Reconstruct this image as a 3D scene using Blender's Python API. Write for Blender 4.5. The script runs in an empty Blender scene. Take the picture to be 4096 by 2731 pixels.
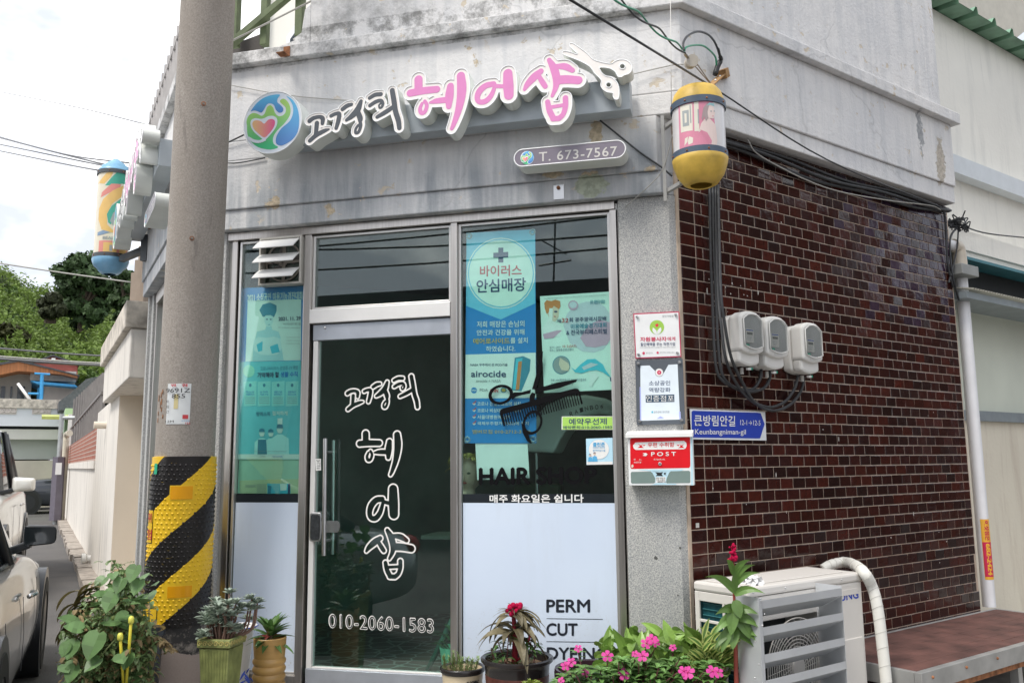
import bpy, bmesh, math, random
import numpy as np
from mathutils import Vector, Matrix
random.seed(7); np.random.seed(7)
R=math.radians; sin=math.sin; cos=math.cos; pi=math.pi
scene=bpy.context.scene
COL=scene.collection
# ---------------------------------------------------------------- camera
FPX=3411.33; PITCH=R(8.1234); ROLL=R(-.5762); YAW=R(14.3427); CX,CY=2048.,1365.5
CAM=Vector((0,0,1.42))
def dirv(xr,zr,yc):
    x=xr*cos(ROLL)-zr*sin(ROLL); zc=xr*sin(ROLL)+zr*cos(ROLL)
    y=yc*cos(PITCH)-zc*sin(PITCH); z=yc*sin(PITCH)+zc*cos(PITCH)
    return Vector((x*cos(YAW)-y*sin(YAW), x*sin(YAW)+y*cos(YAW), z))
cam=bpy.data.cameras.new('camera'); camo=bpy.data.objects.new('camera',cam); COL.objects.link(camo)
rt,up,fw=dirv(1,0,0),dirv(0,1,0),dirv(0,0,1)
m=Matrix((rt,up,-fw)).transposed().to_4x4(); m.translation=CAM; camo.matrix_world=m
cam.lens=FPX/4096*36; cam.sensor_width=36; cam.clip_end=800; cam.clip_start=.05
scene.camera=camo
# ---------------------------------------------------------------- sky, sun, exposure
SUN_EL=R(56); SUN_AZ=R(238)   # azimuth of the sun, counter-clockwise from +X: behind the camera to the left
w=bpy.data.worlds.new('World'); scene.world=w; w.use_nodes=True
nt=w.node_tree; nt.nodes.clear()
N=nt.nodes.new; L=nt.links.new
sky=N('ShaderNodeTexSky'); sky.sky_type='NISHITA'; sky.sun_disc=False; sky.sun_elevation=SUN_EL; sky.sun_rotation=R(90)-SUN_AZ
tc=N('ShaderNodeTexCoord'); mp=N('ShaderNodeMapping'); mp.inputs['Scale'].default_value=(1.6,1.6,3.2)
nz=N('ShaderNodeTexNoise'); nz.inputs['Scale'].default_value=1.7; nz.inputs['Detail'].default_value=7; nz.inputs['Roughness'].default_value=.55
cr=N('ShaderNodeValToRGB'); cr.color_ramp.elements[0].position=.22; cr.color_ramp.elements[1].position=.42
nz2=N('ShaderNodeTexNoise'); nz2.inputs['Scale'].default_value=2.3; nz2.inputs['Detail'].default_value=5
cr2=N('ShaderNodeValToRGB'); cr2.color_ramp.elements[0].position=.46; cr2.color_ramp.elements[1].position=.62
cr2.color_ramp.elements[0].color=(4.5,4.8,5.4,1); cr2.color_ramp.elements[1].color=(10.8,10.8,10.8,1)
mx=N('ShaderNodeMixRGB'); bg=N('ShaderNodeBackground'); bg.inputs['Strength'].default_value=.1; out=N('ShaderNodeOutputWorld')
L(tc.outputs['Generated'],mp.inputs[0]); L(mp.outputs[0],nz.inputs['Vector']); L(nz.outputs['Fac'],cr.inputs[0])
L(mp.outputs[0],nz2.inputs['Vector']); L(nz2.outputs['Fac'],cr2.inputs[0])
L(cr.outputs[0],mx.inputs[0]); L(sky.outputs[0],mx.inputs[1]); L(cr2.outputs[0],mx.inputs[2]); L(mx.outputs[0],bg.inputs[0]); L(bg.outputs[0],out.inputs[0])
sl=bpy.data.lights.new('sun','SUN'); sl.energy=1.5; sl.angle=R(18); sl.color=(1,.95,.88)
so=bpy.data.objects.new('sun',sl); COL.objects.link(so)
sd=Vector((cos(SUN_EL)*cos(SUN_AZ),cos(SUN_EL)*sin(SUN_AZ),sin(SUN_EL)))
so.rotation_euler=(-sd).to_track_quat('-Z','Y').to_euler(); so.location=(0,-3,12)
scene.view_settings.view_transform='Standard'; scene.view_settings.look='None'
scene.view_settings.exposure=1.0; scene.view_settings.gamma=1
# ---------------------------------------------------------------- helpers: rays and frames
def ray(px,py): return dirv((px-CX)/FPX,-(py-CY)/FPX,1)
def atd(px,py,d):           # point seen at a pixel, d metres ahead (horizontal)
    r=ray(px,py); return CAM+r*d
def atz(px,py,z):
    r=ray(px,py); return CAM+r*((z-CAM.z)/r.z)
def aty(px,py,Y):
    r=ray(px,py); return CAM+r*(Y/r.y)
class Fr:
    def __init__(s,o,a):    # a: direction angle of ex in plan; ez is outward
        s.o=Vector(o); s.ex=Vector((cos(a),sin(a),0)); s.ey=Vector((0,0,1)); s.ez=s.ex.cross(s.ey)
    def p(s,x,y,z=0): return s.o+s.ex*x+s.ey*y+s.ez*z
    def px(s,X,Y,z=0):
        r=ray(X,Y); t=(s.ez.dot(s.o-CAM)+z)/s.ez.dot(r); q=CAM+r*t-s.o
        return (q.dot(s.ex),q.dot(s.ey))
    def shift(s,x,y,z):
        f=Fr(s.o,0); f.o=s.p(x,y,z); f.ex,f.ey,f.ez=s.ex,s.ey,s.ez; return f
AS=R(50.1545); AL=R(133.3)
FRONT=Fr((0,4.6,0),0)
C0=Vector((-.181,4.50,0)); nS=Vector((sin(AS),-cos(AS),0)); uS=Vector((cos(AS),sin(AS),0))
G0=Vector((-.2145,4.56,0))
SIDE=Fr(G0+nS*(nS.dot(C0-G0)-.10),AS)
CL=Vector((-3.33,4.50,0)); LEFT=Fr((0,0,0),AL+pi); LEFT.o=CL-LEFT.ez*.132
WORLD=Fr((0,0,0),0); 
XYZ=Fr((0,0,0),0); XYZ.ey=Vector((0,1,0)); XYZ.ez=Vector((0,0,1))
# ---------------------------------------------------------------- helpers: mesh builder
BASE={}
def add_tag(o,label=None,cat=None,group=None,kind=None):
    if label: o['label']=label
    if cat: o['category']=cat
    if group: o['group']=group
    if kind: o['kind']=kind
    return o
def thing(name,label,cat,loc,group=None):
    o=bpy.data.objects.new(name,None); COL.objects.link(o); o.location=loc; o.empty_display_size=.1
    BASE[o.name]=Vector(loc); add_tag(o,label,cat,group); return o
def spline(pts,n=6,closed=False):
    P=[Vector(p) for p in pts]; out=[]; k=len(P)
    if k<3 and not closed: return P
    for i in range(k if closed else k-1):
        p0=P[(i-1)%k] if closed or i>0 else P[0]*2-P[1]; p1=P[i]; p2=P[(i+1)%k]
        p3=P[(i+2)%k] if closed or i<k-2 else P[-1]*2-P[-2]
        for j in range(n):
            t=j/n; out.append(.5*((2*p1)+(p2-p0)*t+(2*p0-5*p1+4*p2-p3)*t*t+(3*p1-p0-3*p2+p3)*t**3))
    if not closed: out.append(P[-1])
    return out
class MB:
    def __init__(s): s.v=[]; s.f=[]; s.col=[]; s.cc=None
    def add(s,vs,fs):
        n=len(s.v); s.v+= [Vector(q) for q in vs]; s.f+=[[i+n for i in f] for f in fs]
        s.col+=[s.cc]*len(fs); return s
    def box(s,fr,x0,x1,y0,y1,z0,z1):
        v=[fr.p(x,y,z) for z in (z0,z1) for y in (y0,y1) for x in (x0,x1)]
        return s.add(v,[(0,2,3,1),(4,5,7,6),(0,1,5,4),(2,6,7,3),(0,4,6,2),(1,3,7,5)])
    def frustum(s,fr,a,b):  # two rects (x0,x1,y0,y1,z)
        v=[fr.p(x,y,r[4]) for r in (a,b) for y in (r[2],r[3]) for x in (r[0],r[1])]
        return s.add(v,[(0,2,3,1),(4,5,7,6),(0,1,5,4),(2,6,7,3),(0,4,6,2),(1,3,7,5)])
    def prism(s,fr,poly,z0,z1,caps=True):
        a=sum(poly[i][0]*poly[(i+1)%len(poly)][1]-poly[(i+1)%len(poly)][0]*poly[i][1] for i in range(len(poly)))
        if a<0: poly=poly[::-1]
        n=len(poly); v=[fr.p(x,y,z0) for x,y in poly]+[fr.p(x,y,z1) for x,y in poly]
        f=[(i,(i+1)%n,n+(i+1)%n,n+i) for i in range(n)]
        if caps: f+=[tuple(range(n))[::-1],tuple(range(n,2*n))]
        return s.add(v,f)
    def tube(s,pts,r,n=8,cap=True,closed=False):
        P=[Vector(p) for p in pts]; k=len(P)
        if not isinstance(r,(list,tuple)): r=[r]*k
        vs=[]; ref=None
        for i in range(k):
            t=(P[(i+1)%k]-P[i-1]) if closed else (P[min(i+1,k-1)]-P[max(i-1,0)])
            t=t.normalized() if t.length>1e-9 else Vector((0,0,1))
            if ref is None: ref=Vector((0,0,1)) if abs(t.z)<.9 else Vector((1,0,0))
            a=t.cross(ref); a=a.normalized() if a.length>1e-6 else t.orthogonal().normalized(); b=a.cross(t); ref=b
            vs+=[P[i]+(a*cos(2*pi*j/n)+b*sin(2*pi*j/n))*r[i] for j in range(n)]
        f=[]
        for i in range(k if closed else k-1):
            i2=(i+1)%k
            f+=[(i*n+j,i2*n+j,i2*n+(j+1)%n,i*n+(j+1)%n) for j in range(n)]
        if cap and not closed: f+=[tuple(range(n)),tuple(range((k-1)*n,k*n))[::-1]]
        return s.add(vs,f)
    def bar(s,a,b,w,h):   # square bar from a to b
        a,b=Vector(a),Vector(b); t=(b-a).normalized(); u=t.cross(Vector((0,0,1)))
        u=u.normalized() if u.length>1e-3 else Vector((1,0,0)); v=u.cross(t)
        vs=[q+u*x*w/2+v*y*h/2 for q in (a,b) for x,y in ((-1,-1),(1,-1),(1,1),(-1,1))]
        return s.add(vs,[(0,3,2,1),(4,5,6,7),(0,1,5,4),(1,2,6,5),(2,3,7,6),(3,0,4,7)])
    def lathe(s,c,prof,n=32,axis=None,sq=None):
        c=Vector(c); az=(axis or Vector((0,0,1))).normalized(); ax=az.orthogonal().normalized(); ay=az.cross(ax)
        if axis is None: ax,ay=Vector((1,0,0)),Vector((0,1,0))
        vs=[c+az*h+(ax*cos(2*pi*j/n)+ay*sin(2*pi*j/n))*r for r,h in prof for j in range(n)]
        f=[(i*n+j,i*n+(j+1)%n,(i+1)*n+(j+1)%n,(i+1)*n+j) for i in range(len(prof)-1) for j in range(n)]
        return s.add(vs,f)
    def ell(s,c,rx,ry=None,rz=None,nu=12,nv=8,rot=None):
        c=Vector(c); ry=ry or rx; rz=rz or rx; vs=[]
        for i in range(nv+1):
            a=-pi/2+pi*i/nv
            for j in range(nu):
                b=2*pi*j/nu; q=Vector((rx*cos(a)*cos(b),ry*cos(a)*sin(b),rz*sin(a)))
                if rot is not None: q=rot@q
                vs.append(c+q)
        return s.add(vs,[(i*nu+j,i*nu+(j+1)%nu,(i+1)*nu+(j+1)%nu,(i+1)*nu+j) for i in range(nv) for j in range(nu)])
    def leaf(s,b,d,up,l,w,droop=.3,n=4,fold=.25,tip=1.0,wav=0):
        b=Vector(b); d=Vector(d).normalized(); up=Vector(up); side=d.cross(up)
        side=side.normalized() if side.length>1e-4 else d.orthogonal().normalized(); nu=side.cross(d)
        vs=[]; p=b.copy(); dd=d.copy()
        for i in range(n+1):
            t=i/n; wd=w*.5*max(.04,sin(pi*min(1,(t**.8)*.93+.07))**tip)
            vs+=[p-side*wd+nu*fold*wd*(1+wav*sin(t*9)),p,p+side*wd+nu*fold*wd*(1-wav*sin(t*9))]
            dd=(dd-Vector((0,0,1))*droop/n*1.6).normalized(); nu=side.cross(dd); p=p+dd*l/n
        f=[]
        for i in range(n): f+=[(3*i,3*i+1,3*i+4,3*i+3),(3*i+1,3*i+2,3*i+5,3*i+4)]
        return s.add(vs,f)
    def build(s,name,mat,parent=None,smooth=False,bevel=0,autos=None):
        base=BASE[parent.name] if parent else (Vector((sum(q.x for q in s.v)/len(s.v),sum(q.y for q in s.v)/len(s.v),min(q.z for q in s.v))))
        me=bpy.data.meshes.new(name); me.from_pydata([q-base for q in s.v],[],s.f); me.validate(); me.update()
        if any(c is not None for c in s.col) and len(me.polygons)==len(s.col):
            at=me.attributes.new('tint','FLOAT_COLOR','FACE')
            a=np.ones((len(s.col),4),'f')
            for i,c in enumerate(s.col):
                if c is not None: a[i,:3]=c
            at.data.foreach_set('color',a.ravel())
        o=bpy.data.objects.new(name,me); COL.objects.link(o); BASE[o.name]=base
        if mat: me.materials.append(mat)
        if smooth: me.polygons.foreach_set('use_smooth',[True]*len(me.polygons))
        if parent: o.parent=parent
        else: o.location=base
        if bevel:
            md=o.modifiers.new('bevel','BEVEL'); md.width=bevel; md.segments=2; md.limit_method='ANGLE'; md.angle_limit=R(40); md.harden_normals=False
        if autos:
            bm=bmesh.new(); bm.from_mesh(me)
            for e in bm.edges:
                if len(e.link_faces)==2 and e.calc_face_angle(0)>R(autos): e.smooth=False
            bm.to_mesh(me); bm.free()
        return o
def one(mb,name,mat,label,cat,group=None,kind=None,**k):
    o=mb.build(name,mat,None,**k); return add_tag(o,label,cat,group,kind)
def clone(o,loc,rotz=0,label=None,scale=1,group=None):
    def cp(x,par):
        c=x.copy(); COL.objects.link(c)
        if par: c.parent=par
        for k in x.children: cp(k,c)
        return c
    c=cp(o,None); c.location=loc; c.rotation_euler=(0,0,rotz); c.scale=(scale,)*3
    BASE[c.name]=Vector(loc)
    if label: c['label']=label
    if group: c['group']=group
    return c
# ---------------------------------------------------------------- helpers: materials
MATS={}
def nodes(name):
    m=bpy.data.materials.new(name); m.use_nodes=True; n=m.node_tree; n.nodes.clear()
    o=n.nodes.new('ShaderNodeOutputMaterial'); b=n.nodes.new('ShaderNodeBsdfPrincipled'); n.links.new(b.outputs[0],o.inputs[0])
    return m,n,b
def mathn(n,op,a,b=None,c=None):
    x=n.nodes.new('ShaderNodeMath'); x.operation=op
    for i,q in enumerate((a,b,c)):
        if q is None: continue
        if isinstance(q,(int,float)): x.inputs[i].default_value=q
        else: n.links.new(q,x.inputs[i])
    return x.outputs[0]
def noise(n,vec,scale,detail=4,rough=.55,dist=0):
    x=n.nodes.new('ShaderNodeTexNoise'); x.inputs['Scale'].default_value=scale; x.inputs['Detail'].default_value=detail
    x.inputs['Roughness'].default_value=rough; x.inputs['Distortion'].default_value=dist
    n.links.new(vec,x.inputs['Vector']); return x.outputs['Fac']
def ramp(n,fac,a,b,ca=(0,0,0,1),cb=(1,1,1,1)):
    x=n.nodes.new('ShaderNodeValToRGB'); e=x.color_ramp.elements; e[0].position=a; e[1].position=b; e[0].color=ca; e[1].color=cb
    n.links.new(fac,x.inputs[0]); return x.outputs[0]
def mix(n,fac,a,b,mode='MIX'):
    x=n.nodes.new('ShaderNodeMixRGB'); x.blend_type=mode
    for i,q in ((0,fac),(1,a),(2,b)):
        if isinstance(q,(int,float)): x.inputs[i].default_value=q
        elif isinstance(q,tuple): x.inputs[i].default_value=(*q[:3],1)
        else: n.links.new(q,x.inputs[i])
    return x.outputs[0]
def coords(n,scale=(1,1,1),loc=(0,0,0)):
    t=n.nodes.new('ShaderNodeTexCoord'); m=n.nodes.new('ShaderNodeMapping'); m.inputs['Scale'].default_value=scale; m.inputs['Location'].default_value=loc
    n.links.new(t.outputs['Object'],m.inputs[0]); return m.outputs[0]
def bumpn(n,b,h,strength=.3,dist=.01):
    x=n.nodes.new('ShaderNodeBump'); x.inputs['Strength'].default_value=strength; x.inputs['Distance'].default_value=dist
    n.links.new(h,x.inputs['Height']); n.links.new(x.outputs[0],b.inputs['Normal'])
def setb(b,**k):
    for a,v in k.items():
        b.inputs[a.replace('_',' ')].default_value=v
def M(name,col,rough=.6,metal=0,var=.12,vs=8,bump=0,bs=60,bd=.004,vscale=(1,1,1),trans=0,coat=0,rvar=0,tint=False,emis=0,island=0,spec=None):
    if name in MATS: return MATS[name]
    m,n,b=nodes(name); setb(b,Roughness=rough,Metallic=metal)
    if spec is not None: b.inputs['Specular IOR Level'].default_value=spec
    c=coords(n,vscale); f=noise(n,c,vs,5)
    cc=ramp(n,f,.3,.7,(*[x*(1-var) for x in col],1),(*[min(1,x*(1+var)) for x in col],1))
    if tint:
        a=n.nodes.new('ShaderNodeAttribute'); a.attribute_name='tint'; cc=mix(n,1,cc,a.outputs['Color'],'MULTIPLY')
    if island:
        g=n.nodes.new('ShaderNodeNewGeometry'); k=mathn(n,'MULTIPLY_ADD',g.outputs['Random Per Island'],island*2,1-island)
        cc=mix(n,1,cc,k,'MULTIPLY')
    n.links.new(cc,b.inputs['Base Color'])
    if rvar:
        rr=mathn(n,'MULTIPLY_ADD',noise(n,c,vs*2.3,4),rvar*2,rough-rvar); n.links.new(rr,b.inputs['Roughness'])
    if bump: bumpn(n,b,noise(n,coords(n),bs,5),bump,bd)
    if coat: setb(b,Coat_Weight=coat,Coat_Roughness=.04)
    if emis: n.links.new(cc,b.inputs['Emission Color']); setb(b,Emission_Strength=emis)
    if trans:
        t=n.nodes.new('ShaderNodeBsdfTranslucent'); n.links.new(cc,t.inputs[0]); mxs=n.nodes.new('ShaderNodeMixShader'); mxs.inputs[0].default_value=trans
        o=[x for x in n.nodes if x.type=='OUTPUT_MATERIAL'][0]
        n.links.new(b.outputs[0],mxs.inputs[1]); n.links.new(t.outputs[0],mxs.inputs[2]); n.links.new(mxs.outputs[0],o.inputs[0])
    MATS[name]=m; return m
def glassmat(name,tint,rough=0.0,ior=1.5,body=None,bodyfac=0):
    m=bpy.data.materials.new(name); m.use_nodes=True; n=m.node_tree; n.nodes.clear()
    o=n.nodes.new('ShaderNodeOutputMaterial'); t=n.nodes.new('ShaderNodeBsdfTransparent'); t.inputs[0].default_value=(*tint,1)
    g=n.nodes.new('ShaderNodeBsdfGlossy'); g.inputs['Roughness'].default_value=rough
    fr=n.nodes.new('ShaderNodeFresnel'); ge=n.nodes.new('ShaderNodeNewGeometry'); io=n.nodes.new('ShaderNodeMath'); io.operation='MULTIPLY_ADD'; io.inputs[1].default_value=1/ior-ior; io.inputs[2].default_value=ior; n.links.new(ge.outputs['Backfacing'],io.inputs[0]); n.links.new(io.outputs[0],fr.inputs[0]); x=n.nodes.new('ShaderNodeMixShader')
    src=t.outputs[0]
    if body:
        d=n.nodes.new('ShaderNodeBsdfDiffuse'); d.inputs[0].default_value=(*body,1); y=n.nodes.new('ShaderNodeMixShader'); y.inputs[0].default_value=bodyfac
        n.links.new(t.outputs[0],y.inputs[1]); n.links.new(d.outputs[0],y.inputs[2]); src=y.outputs[0]
    n.links.new(fr.outputs[0],x.inputs[0]); n.links.new(src,x.inputs[1]); n.links.new(g.outputs[0],x.inputs[2]); n.links.new(x.outputs[0],o.inputs[0])
    MATS[name]=m; return m
def flat(name,col,rough=.5,var=.04,**k): return M(name,col,rough,var=var,vs=14,**k)
# ---------------------------------------------------------------- helpers: lettering
def font_mesh(s,bold=0,sp=1):
    c=bpy.data.curves.new('t','FONT'); c.body=s; c.size=1; c.offset=bold; c.space_character=sp; c.resolution_u=4
    o=bpy.data.objects.new('t',c); COL.objects.link(o)
    me=bpy.data.meshes.new_from_object(o); vs=[tuple(v.co) for v in me.vertices]; fs=[tuple(p.vertices) for p in me.polygons]
    bpy.data.objects.remove(o); bpy.data.curves.remove(c); bpy.data.meshes.remove(me)
    x=[v[0] for v in vs]; y=[v[1] for v in vs]; x0,x1,y0,y1=min(x),max(x),min(y),max(y)
    return [((v[0]-x0)/(x1-x0),(v[1]-y0)/(y1-y0)) for v in vs],fs
FONTS={}
def lettering(name,s,fr,z,bl,br,tl,mat,parent,bold=0.0,mb=None,px=True,sp=1):
    """text fitted to a parallelogram given by bottom-left, bottom-right, top-left (pixels on the plane, or metres)"""
    key=(s,min(bold,0),sp)
    if key not in FONTS: FONTS[key]=font_mesh(*key)
    vs,fs=FONTS[key]
    a,b,c=[Vector(fr.px(*q,z)) if px else Vector(q) for q in (bl,br,tl)]
    own=mb is None; mb=mb or MB(); e=bold*.6; hx=e*(c-a).length/max(1e-6,(b-a).length)
    for k,(dx,dy) in enumerate(((0,0),(-1,0),(1,0),(0,1),(0,-1)) if bold>0 else ((0,0),)):
        mb.add([fr.p(*(a+(b-a)*(u*(1-2*hx)+hx+dx*hx)+(c-a)*(v*(1-2*e)+e+dy*e)),z+k*.00006) for u,v in vs],fs)
    if own: return mb.build(name,mat,parent)
def plate(name,fr,z,pts,mat,parent=None,th=.0008,mb=None,**k):
    own=mb is None; mb=mb or MB()
    mb.prism(fr,[fr.px(*q,z) for q in pts],z-th,z)
    if own: return mb.build(name,mat,parent,**k)
def rect(fr,z,a,b):    # pixel rectangle corners on the plane
    return [(a[0],a[1]),(b[0],a[1]),(b[0],b[1]),(a[0],b[1])]
def disc(cx,cy,rx,ry=None,n=36): return [(cx+rx*cos(2*pi*i/n),cy+(ry or rx)*sin(2*pi*i/n)) for i in range(n)]
def sdf(strokes,h,pad):
    segs=[]
    for pts,rad in strokes:
        if not isinstance(rad,(list,tuple)): rad=[rad]*len(pts)
        q=[Vector((p[0],p[1],r)) for p,r in zip(pts,rad)]
        q=spline(q,5) if len(q)>2 else q
        segs+=[(q[i],q[i+1]) for i in range(len(q)-1)]
    xs=[p.x for s in segs for p in s]; ys=[p.y for s in segs for p in s]; rm=max(p.z for s in segs for p in s)
    x0,x1,y0,y1=min(xs)-rm-pad,max(xs)+rm+pad,min(ys)-rm-pad,max(ys)+rm+pad
    gx=np.arange(x0,x1+h,h); gy=np.arange(y0,y1+h,h); X,Y=np.meshgrid(gx,gy); D=np.full(X.shape,9.)
    for a,b in segs:
        dx,dy=b.x-a.x,b.y-a.y; l2=dx*dx+dy*dy+1e-12; t=np.clip(((X-a.x)*dx+(Y-a.y)*dy)/l2,0,1)
        D=np.minimum(D,np.hypot(X-a.x-t*dx,Y-a.y-t*dy)-(a.z+(b.z-a.z)*t))
    return gx,gy,D
def contours(gx,gy,D,lv):
    A=D-lv; A[A==0]=1e-7; ny,nx=A.shape; nxt={}
    def pt(i,j,i2,j2):
        t=A[j,i]/(A[j,i]-A[j2,i2]); return (gx[i]+(gx[i2]-gx[i])*t, gy[j]+(gy[j2]-gy[j])*t)
    ins=A<0; P={}
    cells=np.argwhere((ins[:-1,:-1].astype(int)+ins[1:,:-1]+ins[:-1,1:]+ins[1:,1:])%4!=0)
    for j,i in cells:
        c=[(i,j),(i+1,j),(i+1,j+1),(i,j+1)]; s=[ins[q[1],q[0]] for q in c]; cr=[]
        for k in range(4):
            a,b=c[k],c[(k+1)%4]
            if s[k]!=s[(k+1)%4]:
                key=(min(a,b),max(a,b)); P.setdefault(key,pt(*a,*b)); cr.append((key,s[k]))
        outs=[k for k,inn in cr if inn]; inss=[k for k,inn in cr if not inn]
        if len(cr)==2: nxt[outs[0]]=inss[0]
        elif len(cr)==4:
            ks=[k for k,_ in cr]; fl=[q for _,q in cr]
            for q in range(4):
                if fl[q]: nxt[ks[q]]=ks[(q+1)%4]
    loops=[]; seen=set()
    for k in list(nxt):
        if k in seen: continue
        lp=[]; c=k
        while c in nxt and c not in seen: seen.add(c); lp.append(P[c]); c=nxt[c]
        if len(lp)>5: loops.append(lp)
    return loops
def shape(name,loops,fr,z0,z1,mat,parent,smooth=False):
    cu=bpy.data.curves.new('c','CURVE'); cu.dimensions='2D'; cu.fill_mode='BOTH'; cu.extrude=(z1-z0)/2
    for lp in loops:
        sp=cu.splines.new('POLY'); sp.points.add(len(lp)-1); sp.use_cyclic_u=True
        for i,(x,y) in enumerate(lp): sp.points[i].co=(x,y,0,1)
    o=bpy.data.objects.new('c',cu); COL.objects.link(o); me=bpy.data.meshes.new_from_object(o)
    mb=MB(); zc=(z0+z1)/2; mb.add([fr.p(v.co.x,v.co.y,zc+v.co.z) for v in me.vertices],[tuple(p.vertices) for p in me.polygons])
    bpy.data.objects.remove(o); bpy.data.curves.remove(cu); bpy.data.meshes.remove(me)
    return mb.build(name,mat,parent)
# ================================================================ materials of the shop building
def plaster():
    m,n,b=nodes('painted_plaster'); setb(b,Roughness=.85); c=coords(n)
    big=noise(n,c,1.3,6,.6); fine=noise(n,c,9,5,.6); st=noise(n,coords(n,(9,9,.7)),1.6,6,.6,.4)
    base=ramp(n,big,.30,.72,(.64,.64,.65,1),(.78,.76,.735,1))
    base=mix(n,mathn(n,'MULTIPLY',ramp(n,st,.46,.72),.36),base,(.36,.39,.42))
    base=mix(n,mathn(n,'MULTIPLY',ramp(n,fine,.45,.8),.3),base,(.50,.51,.53))
    t=n.nodes.new('ShaderNodeTexCoord'); sx=n.nodes.new('ShaderNodeSeparateXYZ'); n.links.new(t.outputs['Object'],sx.inputs[0])
    # mildew streaks below the sign on the lower front, with the sign's shade painted in
    zlow=mathn(n,'MINIMUM',1.0,mathn(n,'MAXIMUM',0.0,mathn(n,'DIVIDE',mathn(n,'SUBTRACT',STAIN_SHADE_Z,sx.outputs['Z']),.25)))
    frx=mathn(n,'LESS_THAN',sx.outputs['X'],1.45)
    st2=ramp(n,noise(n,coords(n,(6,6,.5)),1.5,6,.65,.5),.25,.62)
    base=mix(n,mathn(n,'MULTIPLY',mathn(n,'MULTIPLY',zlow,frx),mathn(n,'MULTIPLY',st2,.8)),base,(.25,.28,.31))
    # black algae along ledge tops
    al=noise(n,coords(n,(3,3,3)),2.2,8,.75); zt=mathn(n,'COMPARE',sx.outputs['Z'],ALGAE_Z,.13)
    base=mix(n,mathn(n,'MULTIPLY',mathn(n,'MULTIPLY',zt,ramp(n,al,.45,.62)),mathn(n,'MULTIPLY_ADD',mathn(n,'LESS_THAN',sx.outputs['X'],1.2),.6,.15)),base,(.10,.10,.095))
    al2=mathn(n,'MULTIPLY',mathn(n,'GREATER_THAN',sx.outputs['Z'],ALGAE_Z-.02),ramp(n,al,.47,.66)); fx2=mathn(n,'LESS_THAN',sx.outputs['X'],.75)
    base=mix(n,mathn(n,'MULTIPLY',mathn(n,'MULTIPLY',al2,fx2),.55),base,(.20,.20,.19))
    # small flakes of peeling paint, then larger bare patches at real places
    pe=noise(n,c,11,6,.62,.3); pm=noise(n,c,2.1,3); k=mathn(n,'MULTIPLY',ramp(n,pe,.635,.65),ramp(n,pm,.47,.53))
    hgt=mathn(n,'SUBTRACT',1.0,k)
    base=mix(n,k,base,(.60,.53,.43))
    for (x,y,z,r,sz,cl) in PATCHES:
        v=n.nodes.new('ShaderNodeVectorMath'); v.operation='DISTANCE'; s2=n.nodes.new('ShaderNodeMapping'); s2.vector_type='POINT'
        s2.inputs['Scale'].default_value=(1,1,sz); n.links.new(t.outputs['Object'],s2.inputs[0]); n.links.new(s2.outputs[0],v.inputs[0])
        v.inputs[1].default_value=(x,y,z*sz)
        dd=mathn(n,'ADD',v.outputs['Value'],mathn(n,'MULTIPLY_ADD',noise(n,c,14,5,.7),.16,-.08)); f=ramp(n,dd,r,r+.004,(1,1,1,1),(0,0,0,1))
        cc=mix(n,ramp(n,noise(n,c,40,4),.4,.6),cl,tuple(q*.72 for q in cl)); base=mix(n,f,base,cc); hgt=mathn(n,'SUBTRACT',hgt,f)
    # hairline cracks
    wv=n.nodes.new('ShaderNodeTexVoronoi'); wv.feature='DISTANCE_TO_EDGE'; wv.inputs['Scale'].default_value=.42
    dm=n.nodes.new('ShaderNodeVectorMath'); dm.operation='ADD'; nn=n.nodes.new('ShaderNodeTexNoise'); nn.inputs['Scale'].default_value=5; n.links.new(c,nn.inputs['Vector'])
    sc_=n.nodes.new('ShaderNodeVectorMath'); sc_.operation='SCALE'; sc_.inputs['Scale'].default_value=.22; n.links.new(nn.outputs['Color'],sc_.inputs[0]); n.links.new(c,dm.inputs[0]); n.links.new(sc_.outputs[0],dm.inputs[1]); n.links.new(dm.outputs[0],wv.inputs['Vector'])
    base=mix(n,mathn(n,'MULTIPLY',ramp(n,wv.outputs['Distance'],.0005,.003,(1,1,1,1),(0,0,0,1)),.28),base,(.25,.25,.25))
    n.links.new(base,b.inputs['Base Color'])
    h=mathn(n,'ADD',mathn(n,'ADD',mathn(n,'MULTIPLY',noise(n,c,45,6,.65),.7),mathn(n,'MULTIPLY',noise(n,c,7,4),.9)),mathn(n,'MULTIPLY',hgt,.35))
    bumpn(n,b,h,.55,.012); return m
def granite():
    m,n,b=nodes('granite'); setb(b,Roughness=.6); c=coords(n)
    v=noise(n,c,170,3,.7); big=noise(n,coords(n,(5,5,.8)),1.6,5)
    cc=ramp(n,v,.36,.64,(.20,.21,.22,1),(.62,.61,.57,1)); cc=mix(n,mathn(n,'MULTIPLY',ramp(n,big,.4,.75),.45),cc,(.30,.31,.33))
    n.links.new(cc,b.inputs['Base Color']); bumpn(n,b,v,.15,.002); return m
def tilemat():
    m,n,b=nodes('glazed_tile'); a=n.nodes.new('ShaderNodeAttribute'); a.attribute_name='tint'; c=coords(n)
    cc=mix(n,.45,a.outputs['Color'],mix(n,1,a.outputs['Color'],ramp(n,noise(n,c,28,3),.3,.7,(.4,.4,.45,1),(1.35,1.2,1.15,1)),'MULTIPLY'))
    n.links.new(cc,b.inputs['Base Color']); setb(b,Roughness=.16); b.inputs['Specular IOR Level'].default_value=.42
    rr=mathn(n,'MULTIPLY_ADD',noise(n,c,3,4),.22,.05); n.links.new(rr,b.inputs['Roughness'])
    bumpn(n,b,noise(n,c,16,3),.35,.006); return m
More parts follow.
